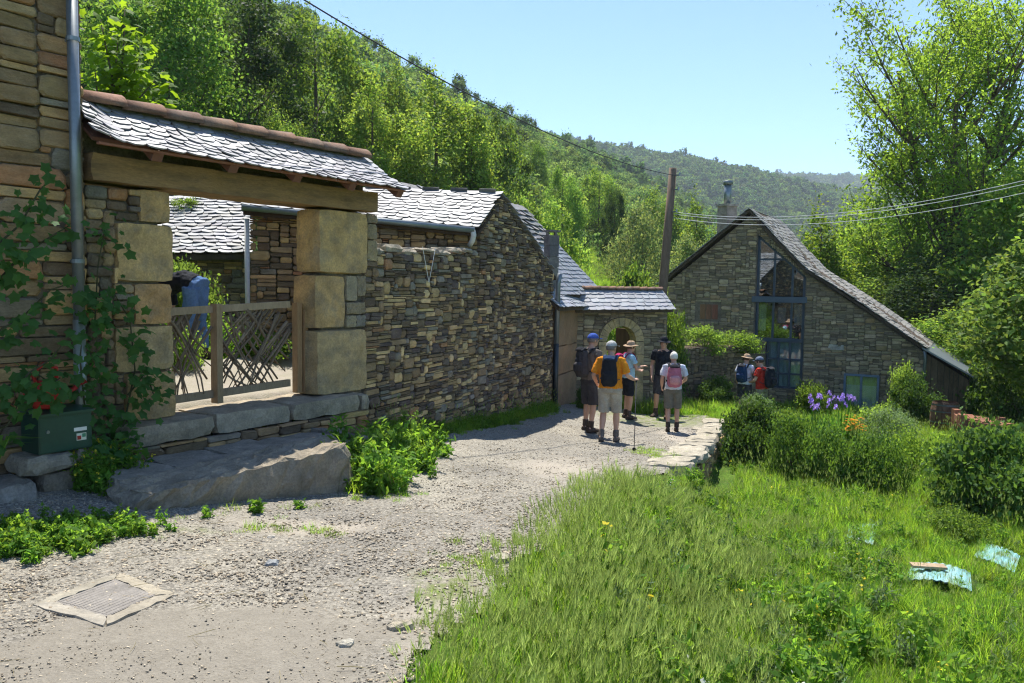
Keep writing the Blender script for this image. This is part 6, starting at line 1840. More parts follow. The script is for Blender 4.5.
# small greenery seen through the gateway
def shrub_mesh(seed, R, n, ncl, ls, mt, spread=.17, shell=.5, asp=.6, hue=(1, 1, 1), up=.5):
    rng = np.random.default_rng(seed)
    P, tone, cl, nb = crown_points(rng, n, ncl, R, spread, shell)
    P[:, 2] = np.abs(P[:, 2] + R[2] * .55) + .02
    col = tone[:, None] * rng.uniform(.8, 1.2, size=(n, 1)) * np.array(hue)
    V4, F, c4 = leaf_quads(P, ls, rng, up, asp, col=col)
    f = fast_mesh('foliage', V4, F, c4, [M[mt]])
    b = MB(); rd = random.Random(seed)
    for k in range(7):
        q = cl[rng.integers(len(cl))]; b.tube([(rd.uniform(-.06, .06), rd.uniform(-.06, .06), -.05), (q[0] * .4, q[1] * .4, R[2] * .5), (q[0] * .8, q[1] * .8, abs(q[2] + R[2] * .55) * .9)], [.02, .014, .005], 5)
    return f, b.mesh('stem', M['bark'], True)
def place_shrub(ms, name, label, loc, rz, sc, group=None, cat='shrub'):
    t = link(name, None, None, label, cat, group); t.location = loc; t.rotation_euler = (0, 0, rz); t.scale = sc if hasattr(sc, '__len__') else (sc,) * 3
    link('foliage', ms[0], t); link('stem', ms[1], t); return t
SH = {
 'mid': shrub_mesh(61, (.8, .8, .65), 5200, 60, .075, 'leaf_mid', hue=(1.1, 1.1, 1)),
 'dark': shrub_mesh(62, (.9, .9, .7), 8000, 70, .085, 'leaf_dark', hue=(1.15, 1.2, 1.0)),
 'bright': shrub_mesh(63, (.7, .7, .6), 4200, 55, .07, 'leaf_bright'),
 'pale': shrub_mesh(64, (.8, .8, .6), 5200, 60, .06, 'weed_pale', asp=.35),
 'fine': shrub_mesh(65, (.9, .8, .6), 6500, 60, .075, 'leaf_dark', asp=.5, hue=(1.35, 1.4, 1.0)),
}
GS = 'shrubs in the courtyard'
p = at(183, 300, 13.2); place_shrub(SH['bright'], 'courtyard_shrub', 'bright shrub beyond the bending person in the courtyard', V((p.x, p.y, gzf(p.x, p.y))), .3, (.8, .8, 1.35), GS)
p = at(168, 300, 12.6); place_shrub(SH['bright'], 'courtyard_shrub', 'bright leafy shrub at the left pillar inside the courtyard', V((p.x, p.y, gzf(p.x, p.y))), 1.3, (.6, .6, 1.2), GS)
p = at(262, 350, 12.0); place_shrub(SH['mid'], 'courtyard_shrub', 'low green plants at the foot of the courtyard wall', V((p.x, p.y, gzf(p.x, p.y))), 2.3, (.9, .5, .35), GS)
p = at(186, 206, 16.9); place_shrub(SH['bright'], 'roof_plant', 'tuft of bright leaves growing on the outbuilding roof', p + V((0, 0, -.2)), 2, (.4, .4, .4), cat='plant')

# ---- forest on the slopes
def crown_proto(seed, n, ncl, ls, mt, R=(1, 1, 1.05), hue=(1, 1, 1)):
    rng = np.random.default_rng(seed)
    P, tone, cl, nb = crown_points(rng, n, ncl, R, .15, .6)
    P[:, 2] += R[2] * .95
    col = tone[:, None] * rng.uniform(.8, 1.2, size=(n, 1)) * np.array(hue)
    V4, F, c4 = leaf_quads(P, ls, rng, .6, .7, col=col, nb=nb)
    return fast_mesh('forest_crown', V4, F, c4, [M[mt]])
FP = [crown_proto(70, 2800, 32, .12, 'forest'), crown_proto(71, 2800, 30, .13, 'forest', (1, 1, 1.25), (.8, .9, .95)), crown_proto(72, 2600, 30, .12, 'forest', (.9, .9, 1.1), (1.25, 1.15, .8)), crown_proto(73, 2800, 34, .12, 'forest', (1, 1, .85), (1.0, 1.0, 1.15)), crown_proto(74, 2200, 40, .14, 'forest', (.75, .75, 1.6), (.7, .8, .85))]
def in_view(x, y, m=120):
    u = W_PX / 2 + F_PX * x / np.maximum(y, .1); return (u > -m) & (u < W_PX + m)
rng = np.random.default_rng(77)
def sample_forest(n, ylo, yhi, xlo, xhi, cond, smin, smax, dmin):
    y = rng.uniform(ylo, yhi, n); x = rng.uniform(xlo, xhi, n)
    ok = in_view(x, y) & cond(x, y); x, y = x[ok], y[ok]
    # thin out by a coarse grid so crowns stand apart
    key = np.floor(x / dmin).astype(int) * 100003 + np.floor(y / dmin).astype(int)
    _, i = np.unique(key, return_index=True); x, y = x[i], y[i]
    z = gz(x, y); m_ = len(x)
    s = rng.uniform(smin, smax, m_)
    P = np.stack([x, y, z - .2 * s], -1)
    rot = np.stack([rng.normal(0, .06, m_), rng.normal(0, .06, m_), rng.uniform(0, 6.28, m_)], -1)
    scl = np.stack([s, s, s * rng.uniform(.7, 1.05, m_)], -1)
    return P, rot, scl, m_
def meadow_hole(x, y):
    u = W_PX / 2 + F_PX * x / y
    return (u > 570) & (u < 622) & (y > 30) & (y < 84)
c1 = lambda x, y: (hill_d(x, y) > 24) & ~meadow_hole(x, y)
P, r_, s_, n_ = sample_forest(26000, 40, 130, -120, 60, c1, 1.8, 3.3, 4.0)
gn_scatter('hillside_wood', FP, P, r_, s_, rng.choice(5, n_, p=[.3, .2, .25, .17, .08]), 'dense mixed wood covering the near left hillside')
P, r_, s_, n_ = sample_forest(60000, 130, 620, -160, 330, c1, 2.0, 3.4, 4.6)
gn_scatter('hillside_wood', FP, P, r_, s_, rng.choice(5, n_, p=[.3, .2, .25, .17, .08]), 'wood on the upper slope of the left hillside')
FP2 = [crown_proto(80, 500, 30, .28, 'forest_far'), crown_proto(81, 500, 26, .28, 'forest_far', (1, 1, 1.2), (.75, .85, .95)), crown_proto(82, 500, 30, .28, 'forest_far', (1, 1, .9), (1.25, 1.15, .9)), crown_proto(83, 400, 26, .3, 'forest_far', (.7, .7, 1.6), (.6, .75, .85))]
c2 = lambda x, y: np.ones_like(x, bool)
P, r_, s_, n_ = sample_forest(90000, 330, 1080, -260, 760, lambda x, y: (y > 620) | (hill_d(x, y) < 30) | (x > 0), 3.6, 6.2, 8.2)
gn_scatter('far_wood', FP2, P, r_, s_, rng.choice(4, n_, p=[.36, .3, .24, .1]), 'hazy wooded hill closing the valley')
P, r_, s_, n_ = sample_forest(16000, 60, 330, 0, 220, lambda x, y: (hill_d(x, y) < 22) & (y > 75) & (fbm(x * .03, y * .03, 8) > .40), 1.6, 3.0, 5.0)
gn_scatter('valley_wood', FP, P, r_, s_, rng.choice(5, n_), 'trees along the valley floor beyond the houses')
P, r_, s_, n_ = sample_forest(22000, 1120, 1720, 150, 1300, c2, 6, 9, 15)
gn_scatter('distant_wood', FP2, P, r_, s_, rng.choice(4, n_), 'blue distant wooded ridge on the skyline')

# ================================================================== GRASS, WEEDS AND SHRUBS
def blade_mesh(seed, n, h, rad, w, mt, lean=.35, stems=0, head=None, sh=1.25, dry=.06, weeds=0):
    rng = np.random.default_rng(seed); Vs = []; Fs = []; Cs = []; mi = []
    def strip(p, d, L, w, bend, col, m_, seg=3):
        b0 = len(Vs)
        s = np.array([-d[1], d[0], 0.0]); s /= np.linalg.norm(s) + 1e-9
        q = np.array(p, float); up = np.array([d[0] * .25, d[1] * .25, 1.0]); up /= np.linalg.norm(up)
        for i in range(seg + 1):
            f = i / seg; ww = w * (1 - f) ** .7 * .5 + .0004
            Vs.append(q - s * ww); Vs.append(q + s * ww); Cs.extend([col, col])
            up = up + np.array([d[0], d[1], -.25]) * bend * (f + .25); up /= np.linalg.norm(up)
            q = q + up * L / seg
        for i in range(seg): Fs.append((b0 + 2 * i, b0 + 2 * i + 1, b0 + 2 * i + 3, b0 + 2 * i + 2)); mi.append(m_)
        return q, up
    for i in range(n):
        a = rng.uniform(0, 6.28); r = rad * math.sqrt(rng.uniform()); az = rng.uniform(0, 6.28)
        k = rng.uniform(.7, 1.3); col = (k * rng.uniform(.85, 1.15), k, k * .9); m_ = 0
        if rng.uniform() < dry: m_ = 1; col = (k, k, k)
        strip((r * math.cos(a), r * math.sin(a), -.02), (math.cos(az), math.sin(az)), h * rng.uniform(.5, 1.2), w * rng.uniform(.7, 1.3), lean * rng.uniform(.3, 1.4), col, m_)
    for i in range(stems):
        a = rng.uniform(0, 6.28); r = rad * rng.uniform(); az = rng.uniform(0, 6.28); d = (math.cos(az), math.sin(az))
        q, up = strip((r * math.cos(a), r * math.sin(a), -.02), d, h * sh * rng.uniform(.8, 1.15), .004, .07, (.9, 1, .8), 0)
        if head:
            L, wd = head; k = rng.uniform(.8, 1.2)
            for t in range(3):
                an = t * 2.1 + az; strip(q - up * L * .1, (math.cos(an), math.sin(an)), L * rng.uniform(.8, 1.1), wd, .05, (k, k, k), 2, 3)
            for t in range(12):   # awns
                an = rng.uniform(0, 6.28); strip(q + up * L * rng.uniform(0, .6), (math.cos(an), math.sin(an)), L * .8, .0014, .03, (k, k, k), 2, 1)
    F = np.array(Fs)
    return fast_mesh('grass_tuft', np.array(Vs), F, np.array(Cs), [M[mt], M['straw'], M['seedhead']], fmat=mi)
def herb_mesh(seed, nst, h, leafL, asp, mt, per=14, flower=None, nfl=0):
    rng = np.random.default_rng(seed); P = []; st = MB(); tops = []
    for i in range(nst):
        a = rng.uniform(0, 6.28); r = .10 * rng.uniform(); ln = h * rng.uniform(.6, 1.15); tx, ty = rng.normal(0, .12, 2)
        base = np.array([r * math.cos(a), r * math.sin(a), 0])
        for j in range(per):
            f = (j + rng.uniform()) / per; p = base + np.array([tx * f * ln, ty * f * ln, f * ln]); P.append(p + rng.normal(0, .018, 3))
        tops.append(base + np.array([tx * ln, ty * ln, ln])); st.tube([base, tops[-1]], [.004, .002], 4)
    P = np.array(P); k = rng.uniform(.75, 1.25, (len(P), 1)); C = np.ones((len(P), 3)) * k
    V4, F, c4 = leaf_quads(P, leafL, rng, .55, asp, col=C)
    V4b = np.array([tuple(v) for v in st.v]); 
    Fq = [f for f in st.f if len(f) == 4]
    Vall = np.concatenate([V4, V4b]); Fall = np.concatenate([F, np.array(Fq) + len(V4)])
    Call = np.concatenate([c4, np.ones((len(V4b), 3)) * .8]); mi = [0] * len(F) + [0] * len(Fq); mats = [M[mt]]
    if flower:
        mats.append(M[flower]); t = np.array(tops)[rng.integers(0, len(tops), nfl)] + rng.normal(0, .02, (nfl, 3))
        Vf, Ff, cf = leaf_quads(t, .03, rng, 1.2, .9); Ff = Ff + len(Vall)
        Vall = np.concatenate([Vall, Vf]); Fall = np.concatenate([Fall, Ff]); Call = np.concatenate([Call, cf]); mi += [1] * len(Ff)
    return fast_mesh('herb', Vall, Fall, Call, mats, fmat=mi)
G_SHORT = [blade_mesh(201, 55, .10, .11, .006, 'grass', .5), blade_mesh(202, 55, .14, .12, .006, 'grass', .5, dry=.12), blade_mesh(203, 50, .08, .12, .006, 'grass', .6)]
G_MID = [blade_mesh(211, 60, .30, .12, .0075, 'grass', .45), blade_mesh(212, 55, .36, .13, .008, 'grass', .4, 2, (.06, .006)), blade_mesh(213, 60, .25, .13, .007, 'grass', .55, dry=.12), blade_mesh(214, 50, .42, .12, .008, 'grass', .35, 3, (.07, .006))]
G_TALL = [blade_mesh(221, 34, .27, .13, .009, 'grass', .18, 12, (.085, .007), 1.35), blade_mesh(222, 26, .28, .13, .006, 'barley', .14, 22, (.10, .008), 1.35, dry=.14), blade_mesh(223, 28, .22, .12, .005, 'barley', .2, 16, (.08, .007), 1.7, dry=.25), blade_mesh(224, 36, .36, .14, .011, 'grass', .28, 4, (.08, .006), 1.1), blade_mesh(225, 40, .2, .14, .010, 'grass', .45, 0, None, 1)]
HERB = [herb_mesh(231, 7, .38, .075, .38, 'weed', 14), herb_mesh(232, 6, .30, .065, .5, 'weed', 12), herb_mesh(233, 7, .34, .055, .3, 'weed_pale', 15), herb_mesh(234, 6, .32, .06, .45, 'weed', 12, 'yellowfl', 8), herb_mesh(235, 5, .36, .05, .4, 'weed', 12, 'whitefl', 5), herb_mesh(236, 8, .22, .09, .55, 'weed', 9)]
rng = np.random.default_rng(303)
def scatter_on(name, protos, x, y, smin, smax, label, p=None, tilt=.12, dz=0.0, zf=None):
    n = len(x); z = gz(x, y) + dz
    s = rng.uniform(smin, smax, n) if not hasattr(smin, '__len__') else smin
    rot = np.stack([rng.normal(0, tilt, n), rng.normal(0, tilt, n), rng.uniform(0, 6.28, n)], -1)
    return gn_scatter(name, protos, np.stack([x, y, z], -1), rot, np.stack([s, s, s * rng.uniform(.8, 1.2, n)], -1), rng.choice(len(protos), n, p=p), label)
def rect(n, x0, x1, y0, y1): return rng.uniform(x0, x1, n), rng.uniform(y0, y1, n)
def keep_(x, y, m_): return x[m_], y[m_]
# tall grass on the bank
x, y = rect(9000, -1.5, 6, 1.6, 11.5); d = right_d(x, y)
wav = .35 * (fbm(x * 1.3, y * 1.3, 55) - .47)
m_ = (d > .06 + wav) & (d < 1.5 + wav * 3) & ((y > 3.0) | (d > .8)) & (y < 9.9) & (rng.uniform(size=len(x)) < np.clip(1.3 - .6 * d, .15, 1) * np.clip(.3 + 1.5 * fbm(x * 1.1, y * 1.1, 58), .3, 1))
x, y = keep_(x, y, m_)
sc = .62 + .28 * rng.uniform(size=len(x)) + .25 * sstep(-.1, .6, right_d(x, y)) * (1 - sstep(8.5, 10.5, y) * .2)
scatter_on('tall_grass', G_TALL, x, y, sc * (.70 + .5 * (fbm(x * 1.7, y * 1.7, 59) - .35)) * (1 - .55 * sstep(6.5, 9.0, y) * (1 - sstep(.5, 1.2, right_d(x, y)) * .5)), None, 'tall seeding grass on the bank beside the lane', [.24, .16, .12, .28, .2], .2)
# leafy weeds among the tall grass
x, y = rect(2600, -1, 5, 2.4, 10.2); d = right_d(x, y); m_ = (d > .3) & (d < 2.6) & (fbm(x * 1.2, y * 1.2, 93) + .16 * sstep(.3, 1.2, d) * (1 - sstep(6, 8, y)) + .10 * blob(690, 520, .5, x, y, .9) > .50); x, y = keep_(x, y, m_)
scatter_on('bank_weeds', HERB, x, y, (.62 + .55 * rng.uniform(size=len(x))) * (1 - .4 * sstep(6.5, 9, y)), None, 'leafy weeds standing among the tall grass of the bank', [.3, .14, .28, .04, .04, .2], .2)
# meadow
SHEETS = [ongr(861, 538), ongr(940, 582), ongr(997, 562)]
def sheet_clear(x, y):
    k = np.ones_like(x)
    for q in SHEETS: k = np.minimum(k, .65 + .35 * sstep(.4, .8, np.hypot(x - q.x, (y - q.y + .25) * .8)))
    return k
x, y = rect(26000, -.5, 14, 1.6, 18.5); d = right_d(x, y)
m_ = (d > .45) & in_view(x, y, 260) & ((y < 10) | (d > .35)) & (rng.uniform(size=len(x)) < np.clip(10 / y, .35, 1)) & (x < 13.8)
x, y = keep_(x, y, m_)
patch = fbm(x * .9, y * .9, 66)
scatter_on('meadow_grass', G_MID + G_SHORT[:2], x, y, (.42 + .6 * np.clip(patch, .2, .8)) * (.75 + .25 * sstep(4, 9, y)) * sheet_clear(x, y), None, 'lush green meadow grass below the lane', [.22, .2, .2, .14, .12, .12], .15)
x, y = rect(6000, -.3, 12, 1.8, 16.5); d = right_d(x, y)
m_ = (d > .35) & in_view(x, y, 200) & (fbm(x * .8 + 5, y * .8, 91) + .1 * (y < 7) > .42)
x, y = keep_(x, y, m_)
scatter_on('meadow_weeds', HERB, x, y, (.30 + .45 * rng.uniform(size=len(x))) * sheet_clear(x, y), None, 'leafy weeds and small flowers growing through the meadow', [.3, .22, .16, .03, .04, .25], .18)
# lawn by the house and beyond the lane
x, y = rect(7000, 1.2, 13.5, 17.2, 24.5); d = right_d(x, y)
m_ = (left_d(x, y) < -.2) & ~on_road(x, y) & (((x - A_APEX[0]) * HN[0] + (y - A_APEX[1]) * HN[1]) > .1) & ((x < 4.1) | ((x - 3.95) * TN.x + (y - 20.25) * TN.y > .08) | (x > 6.5)) & ((y < 18.9 + (x - 1.5) * .23) | (x > 3.75))
x, y = keep_(x, y, m_)
scatter_on('lawn_grass', G_SHORT + G_MID[:1], x, y, .7, 1.3, 'short sunlit grass between the lane and the house', [.34, .3, .2, .16], .15)
# tufts on the lane: middle strip, edges and by the walls
x, y = rect(26000, -6, 5, 2.4, 18.5); dl = left_d(x, y); d = right_d(x, y)
X_, Y_ = x, y
mo = .9 * blob(655, 455, .40, x, y, 1.0) + .8 * blob(665, 415, 1.1, x, y, 1.4) + .55 * blob(430, 600, .30, x, y, 1.3) + .9 * blob(250, 532, .9, x, y, .20) + .9 * blob(390, 500, .6, x, y, .3) + .45 * blob(470, 560, .3, x, y, .8) + .5 * sstep(-.5, .0, d) * sstep(3, 6, y)
m_ = on_road(x, y) & (rng.uniform(size=len(x)) < .55 * sstep(.35, .9, mo + .8 * (fbm(x * 2.2, y * 2.2, 71) - .5)))
x, y = keep_(x, y, m_)
scatter_on('lane_grass', G_SHORT, x, y, .25, .7, 'small tufts of grass growing in the gravel of the lane', None, .2, .02)
# rough growth at the foot of the walls
ts = rng.uniform(0, 7.4, 700); off = np.abs(rng.normal(0, .13, 700)) + .05
x = G0[0] + ts * W2[0] + off * N2[0]; y = G0[1] + ts * W2[1] + off * N2[1]
scatter_on('wall_foot_grass', G_MID + HERB[:2], x, y, (.35 + .5 * np.exp(-off * 4)) * (.6 + .5 * fbm(ts * 1.2, ts * 0, 5)) * (1 + .6 * np.exp(-ts * .8)), None, 'grass and weeds along the foot of the rubble wall', None, .15)
# lush plants by the slab's right end and the verge at the left edge
def cluster(px, spread, n, name, label, protos, smin, smax, p=None):
    xs, ys = [], []
    for (u, v, w) in px:
        q = ongr(u, v); k = int(n * w); xs.append(rng.normal(q.x, spread[0], k)); ys.append(rng.normal(q.y, spread[1], k))
    x, y = np.concatenate(xs), np.concatenate(ys); m_ = left_d(x, y) < -.08; x, y = keep_(x, y, m_)
    return scatter_on(name, protos, x, y, smin, smax, label, p, .2)
cluster([(372, 487, .5), (395, 470, .4), (350, 470, .3), (410, 455, .3)], (.17, .22), 110, 'slab_weeds', 'bright weeds crowding the right end of the step slab', HERB[:2] + [HERB[5]] + G_MID[:1], .7, 1.25)
cluster([(20, 548, .5), (60, 545, .5), (95, 537, .3), (0, 556, .4), (130, 531, .1)], (.16, .10), 260, 'verge_plants', 'low green plants along the shaded verge by the left house', [HERB[5], HERB[1], HERB[5]] + G_SHORT[:2], .28, .55)
cluster([(255, 517, .2), (300, 510, .25), (230, 522, .1)], (.15, .05), 26, 'slab_foot_weeds', 'scattered weeds along the foot of the step slab', [HERB[5]] + G_SHORT[:2], .35, .7)
# courtyard growth
x, y = rect(2600, -8, -1.5, 8.5, 15); dl = left_d(x, y)
m_ = (dl > 1.6) & (y < 14.8) & (rng.uniform(size=len(x)) < sstep(1.8, 3.2, dl) * .8) & ((y < 12.2) | (x < -4.3)) & (((x - G0[0]) * GW[0] + (y - G0[1]) * GW[1]) > -4)
x, y = keep_(x, y, m_)
scatter_on('courtyard_grass', G_SHORT + HERB[:1], x, y, .5, 1.2, 'grass and weeds in the courtyard behind the gate', None, .2)
# hillside meadow clearing
x, y = rect(9000, 2, 16, 28, 86); m_ = meadow_hole(x, y); x, y = keep_(x, y, m_)
if len(x): scatter_on('clearing_grass', G_MID, x, y, 1.4, 2.4, 'bright grass in the clearing on the hillside', None, .15)

# ---- gravel
rng = np.random.default_rng(404)
def pebble(seed):
    r = np.random.default_rng(seed); v = unit(r.normal(size=(8, 3))) * r.uniform(.7, 1.2, (8, 1)) * np.array([1, .8, .5])
    base = np.array([[-1, -1, -1], [1, -1, -1], [1, 1, -1], [-1, 1, -1], [-1, -1, 1], [1, -1, 1], [1, 1, 1], [-1, 1, 1]]) * np.array([.5, .45, .3]) * r.uniform(.6, 1.25, (8, 3))
    F = np.array([(3, 2, 1, 0), (4, 5, 6, 7), (0, 1, 5, 4), (1, 2, 6, 5), (2, 3, 7, 6), (3, 0, 4, 7)])
    k = r.uniform(.75, 1.25); c = [(.32, .285, .235), (.25, .235, .21), (.40, .36, .30), (.29, .25, .20), (.20, .19, .175)][seed % 5]
    return fast_mesh('pebble', base, F, np.ones((8, 3)) * np.array(c) * k, [M['gravel']])
PB_ = [pebble(i) for i in range(14)]
n = 190000
y = 2.6 + (rng.uniform(size=n) ** 1.9) * 13.5; x = rng.uniform(-1, 1, n) * (.75 * y + .3) + 0
m_ = on_road(x, y) & (x > -.72 * y)
x, y = keep_(x, y, m_)
pd = blob(190, 645, .95, x, y, .62) + .6 * blob(140, 683, 1.3, x, y, .5)
m_ = rng.uniform(size=len(x)) < np.clip(1.1 - .75 * sstep(.3, .8, pd), .08, 1) * np.clip(.25 + 1.5 * fbm(x * .9, y * .9, 17) ** 1.5, 0, 1)
x, y = keep_(x, y, m_)
s = (.005 + .015 * rng.uniform(size=len(x)) ** 3.2) * (1 - .45 * sstep(.4, .7, blob(190, 645, .95, x, y, .62) + .6 * blob(140, 683, 1.3, x, y, .5)))
P = np.stack([x, y, gz(x, y) + .022 + s * .12], -1); k = len(x)
gn_scatter('gravel', PB_, P, np.stack([rng.normal(0, .3, k), rng.normal(0, .3, k), rng.uniform(0, 6.28, k)], -1), np.stack([s * 1.15, s, s], -1), rng.integers(0, 14, k), 'loose grey gravel covering the lane')
# straw and twigs on the lane
tw_ = MB(); tw_.tube([(-.5, 0, 0), (0, .03, .01), (.5, -.02, 0)], [.012, .012, .006], 4, (1, 1, 1)); twm = tw_.mesh('twig', M['straw'])
x, y = rect(900, -5, 3, 2.8, 11); m_ = on_road(x, y); x, y = keep_(x, y, m_); k = len(x); s = rng.uniform(.04, .16, k)
gn_scatter('dry_stalks', [twm], np.stack([x, y, gz(x, y) + .035], -1), np.stack([rng.normal(0, .1, k), rng.normal(0, .1, k), rng.uniform(0, 6.28, k)], -1), np.stack([s, s, s], -1), np.zeros(k, int), 'dry straw and twigs lying on the gravel')

# ---- shrubs of the garden
GG = 'garden shrubs below the house'
def shrub_px(kd, name, label, u, Y, vtop, wpx, rz=0, group=GG, depth=None, zoff=0.0, base=None):
    x_ = at(u, 400, Y).x; z0_ = gzf(x_, Y) if base is None else base; zt_ = at(u, vtop, Y).z
    Rm = {'mid': (.8, .65), 'dark': (.9, .7), 'bright': (.7, .6), 'pale': (.8, .6), 'fine': (.9, .6)}[kd]
    h0 = Rm[1] * 1.62; kx = (wpx / 2 * Y / F_PX) / (Rm[0] * 1.08)
    return place_shrub(SH[kd], name, label, V((x_, Y, z0_ + zoff)), rz, (kx, depth or kx, (zt_ - z0_) / h0), group)
shrub_px('dark', 'garden_shrub', 'dark leafy shrub at the end of the stone edging', 754, 14.6, 402, 62, .2)
shrub_px('pale', 'garden_shrub', 'pale flecked shrub crowning the dark one by the stone edging', 757, 14.9, 394, 40, 1.2, base=-2.55)
shrub_px('fine', 'garden_shrub', 'dense clipped shrub at the left of the low hedge', 796, 13.2, 414, 64, .3)
shrub_px('fine', 'garden_shrub', 'dense clipped shrub in the middle of the low hedge', 834, 12.7, 423, 70, 1.3)
shrub_px('fine', 'garden_shrub', 'dense shrub at the right end of the low hedge', 876, 12.3, 432, 70, 2.3)
shrub_px('mid', 'garden_shrub', 'loose green shrub in front of the lavender', 912, 13.4, 428, 50, .9)
shrub_px('pale', 'garden_shrub', 'grey green shrub right of the irises', 890, 16.2, 408, 66, .5)
shrub_px('bright', 'garden_shrub', 'bright green shrub above the grey green one', 880, 17.0, 402, 44, .5)
shrub_px('bright', 'garden_shrub', 'sunlit climber against the gable house wall', 904, 20.6, 360, 40, .5, depth=.4)
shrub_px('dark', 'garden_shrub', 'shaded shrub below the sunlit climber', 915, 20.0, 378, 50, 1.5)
shrub_px('dark', 'garden_shrub', 'big rounded dark bush at the right edge of the garden', 992, 10.9, 428, 118, .7)
shrub_px('mid', 'garden_shrub', 'sunny green shrub behind the big rounded bush', 965, 12.3, 432, 70, 2.7)
shrub_px('mid', 'garden_shrub', 'nettle patch in front of the big rounded bush', 968, 9.8, 508, 60, 1.1)
shrub_px('bright', 'garden_shrub', 'bright weeds below the timber frame', 985, 14.5, 425, 70, 1.9)
shrub_px('mid', 'garden_shrub', 'low green growth before the curtained window', 838, 16.5, 418, 50, 2.1)
shrub_px('bright', 'garden_shrub', 'light green tuft between the edging shrub and the irises', 785, 16.4, 408, 40, 2.9)
GW_ = 'plants on the low garden wall'
shrub_px('bright', 'wall_plant', 'yellow green shrub on top of the low garden wall', 702, 21.5, 324, 42, .4, GW_, base=-1.75)
shrub_px('mid', 'wall_plant', 'flowering grey green shrub at the corner of the arch wall', 664, 20.2, 300, 44, 1.4, GW_, base=-1.9)
shrub_px('dark', 'wall_plant', 'dark ivy mass between the arch wall and the low wall', 660, 20.0, 322, 46, 2.4, GW_)
shrub_px('mid', 'wall_plant', 'green plants trailing along the low garden wall top', 733, 22.2, 330, 50, 3.4, GW_, base=-1.75)
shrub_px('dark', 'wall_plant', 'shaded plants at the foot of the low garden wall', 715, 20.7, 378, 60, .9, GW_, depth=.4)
shrub_px('mid', 'wall_plant', 'low plants at the foot of the gable house near the door', 812, 21.4, 380, 40, 1.7, GW_, depth=.5)
shrub_px('dark', 'garden_shrub', 'shady bush under the tree at the right edge', 1002, 20.5, 352, 70, 1.2)
shrub_px('mid', 'garden_shrub', 'leafy bush behind the timber frame', 978, 22.5, 360, 60, 2.2)
p = ap(AC - .1, -1.8, 0); place_shrub(SH['bright'], 'arch_shrub', 'bright foliage seen through the arched doorway', V((p.x - .35, p.y, -2.9)), .4, (.9, .9, 2.1))
shrub_px('bright', 'courtyard_shrub', 'leafy plants hiding the legs of the bending person', 180, 10.35, 322, 46, .8, GS)
shrub_px('dark', 'wall_plant', 'green weeds at the foot of the ochre plastered wall', 585, 17.6, 385, 18, .3, 'plants at the wall foot')
# ---- irises, orange flowers
def iris(label, u, Y, vtop, n, seed):
    rd = random.Random(seed); x_ = at(u, 400, Y).x; g = V((x_, Y, gzf(x_, Y))); H = at(u, vtop, Y).z - g.z
    t = thing('iris_clump', label, 'flowers', g, 'irises by the curtained window')
    lv = MB()
    for i in range(70):
        a = rd.uniform(0, 6.28); r = .16 * rd.random() ** .5; q = g + V((r * math.cos(a) * 1.4, r * math.sin(a), -.02)); d = V((math.cos(a), math.sin(a), 0)); L = H * rd.uniform(.5, .8); s_ = V((-d.y, d.x, 0)) * .016
        q2 = q + V((0, 0, L * .6)) + d * .05; q3 = q + V((0, 0, L)) + d * .16; kk = rd.uniform(.7, 1.2)
        lv.add([q - s_, q + s_, q2 + s_ * .8, q2 - s_ * .8, q3], [(0, 1, 2, 3), (3, 2, 4)], (kk * .8, kk, kk * 1.3))
    lv.build('leaves', M['weed'], t)
    for i in range(n):
        a = rd.uniform(0, 6.28); r = .30 * rd.random() ** .5; top = g + V((r * math.cos(a), r * math.sin(a) * .7, H * rd.uniform(.78, 1.0)))
        b = MB(); b.tube([g + V((r * .3 * math.cos(a), r * .3 * math.sin(a), 0)), top], [.006, .005], 5, (.8, 1, .8)); sm = b.build('stem', M['weed'], t)
        f = MB(); kk = rd.uniform(.8, 1.2)
        for j in range(6):
            an = j * 1.047 + a; d = V((math.cos(an), math.sin(an), 0)); s_ = V((-d.y, d.x, 0)) * .022; upw = 1 if j % 2 else -1
            m1 = top + d * .03 + V((0, 0, .035 * upw if upw > 0 else .01)); e = top + d * (.02 if upw > 0 else .055) + V((0, 0, .07 * upw if upw > 0 else -.04))
            f.add([top, m1 - s_, e - s_ * .4, e + s_ * .4, m1 + s_], [(0, 1, 2, 3, 4)], (kk, kk * (.95 if upw > 0 else .85), kk))
        f.build('flower', M['iris'], t)
iris('left clump of tall purple irises before the curtained window', 819, 16.0, 397, 13, 1)
iris('right clump of tall purple irises before the curtained window', 841, 16.2, 394, 12, 2)
of = thing('orange_flowers', 'small clump of orange flowers near the low hedge', 'flowers', ground_at(858, 15.2))
g = ground_at(858, 15.2); rd = random.Random(9); lv = MB(); fl_ = MB()
for i in range(60):
    a = rd.uniform(0, 6.28); r = .22 * rd.random() ** .5; z = rd.uniform(.35, .62); q = g + V((r * math.cos(a), r * math.sin(a), z + .22)); 
    for j in range(5):
        an = j * 1.257; d = V((math.cos(an), math.sin(an), .3)) * .03; s_ = V((-math.sin(an), math.cos(an), 0)) * .014
        fl_.add([q, q + d * .6 + s_, q + d, q + d * .6 - s_], [(0, 1, 2, 3)], (1, rd.uniform(.7, 1.1), 1))
    lv.tube([g + V((r * .5 * math.cos(a), r * .5 * math.sin(a), 0)), q], [.005, .003], 4)
fl_.build('blossoms', M['orangefl'], of, kind='stuff'); lv.build('stems', M['weed'], of, kind='stuff')

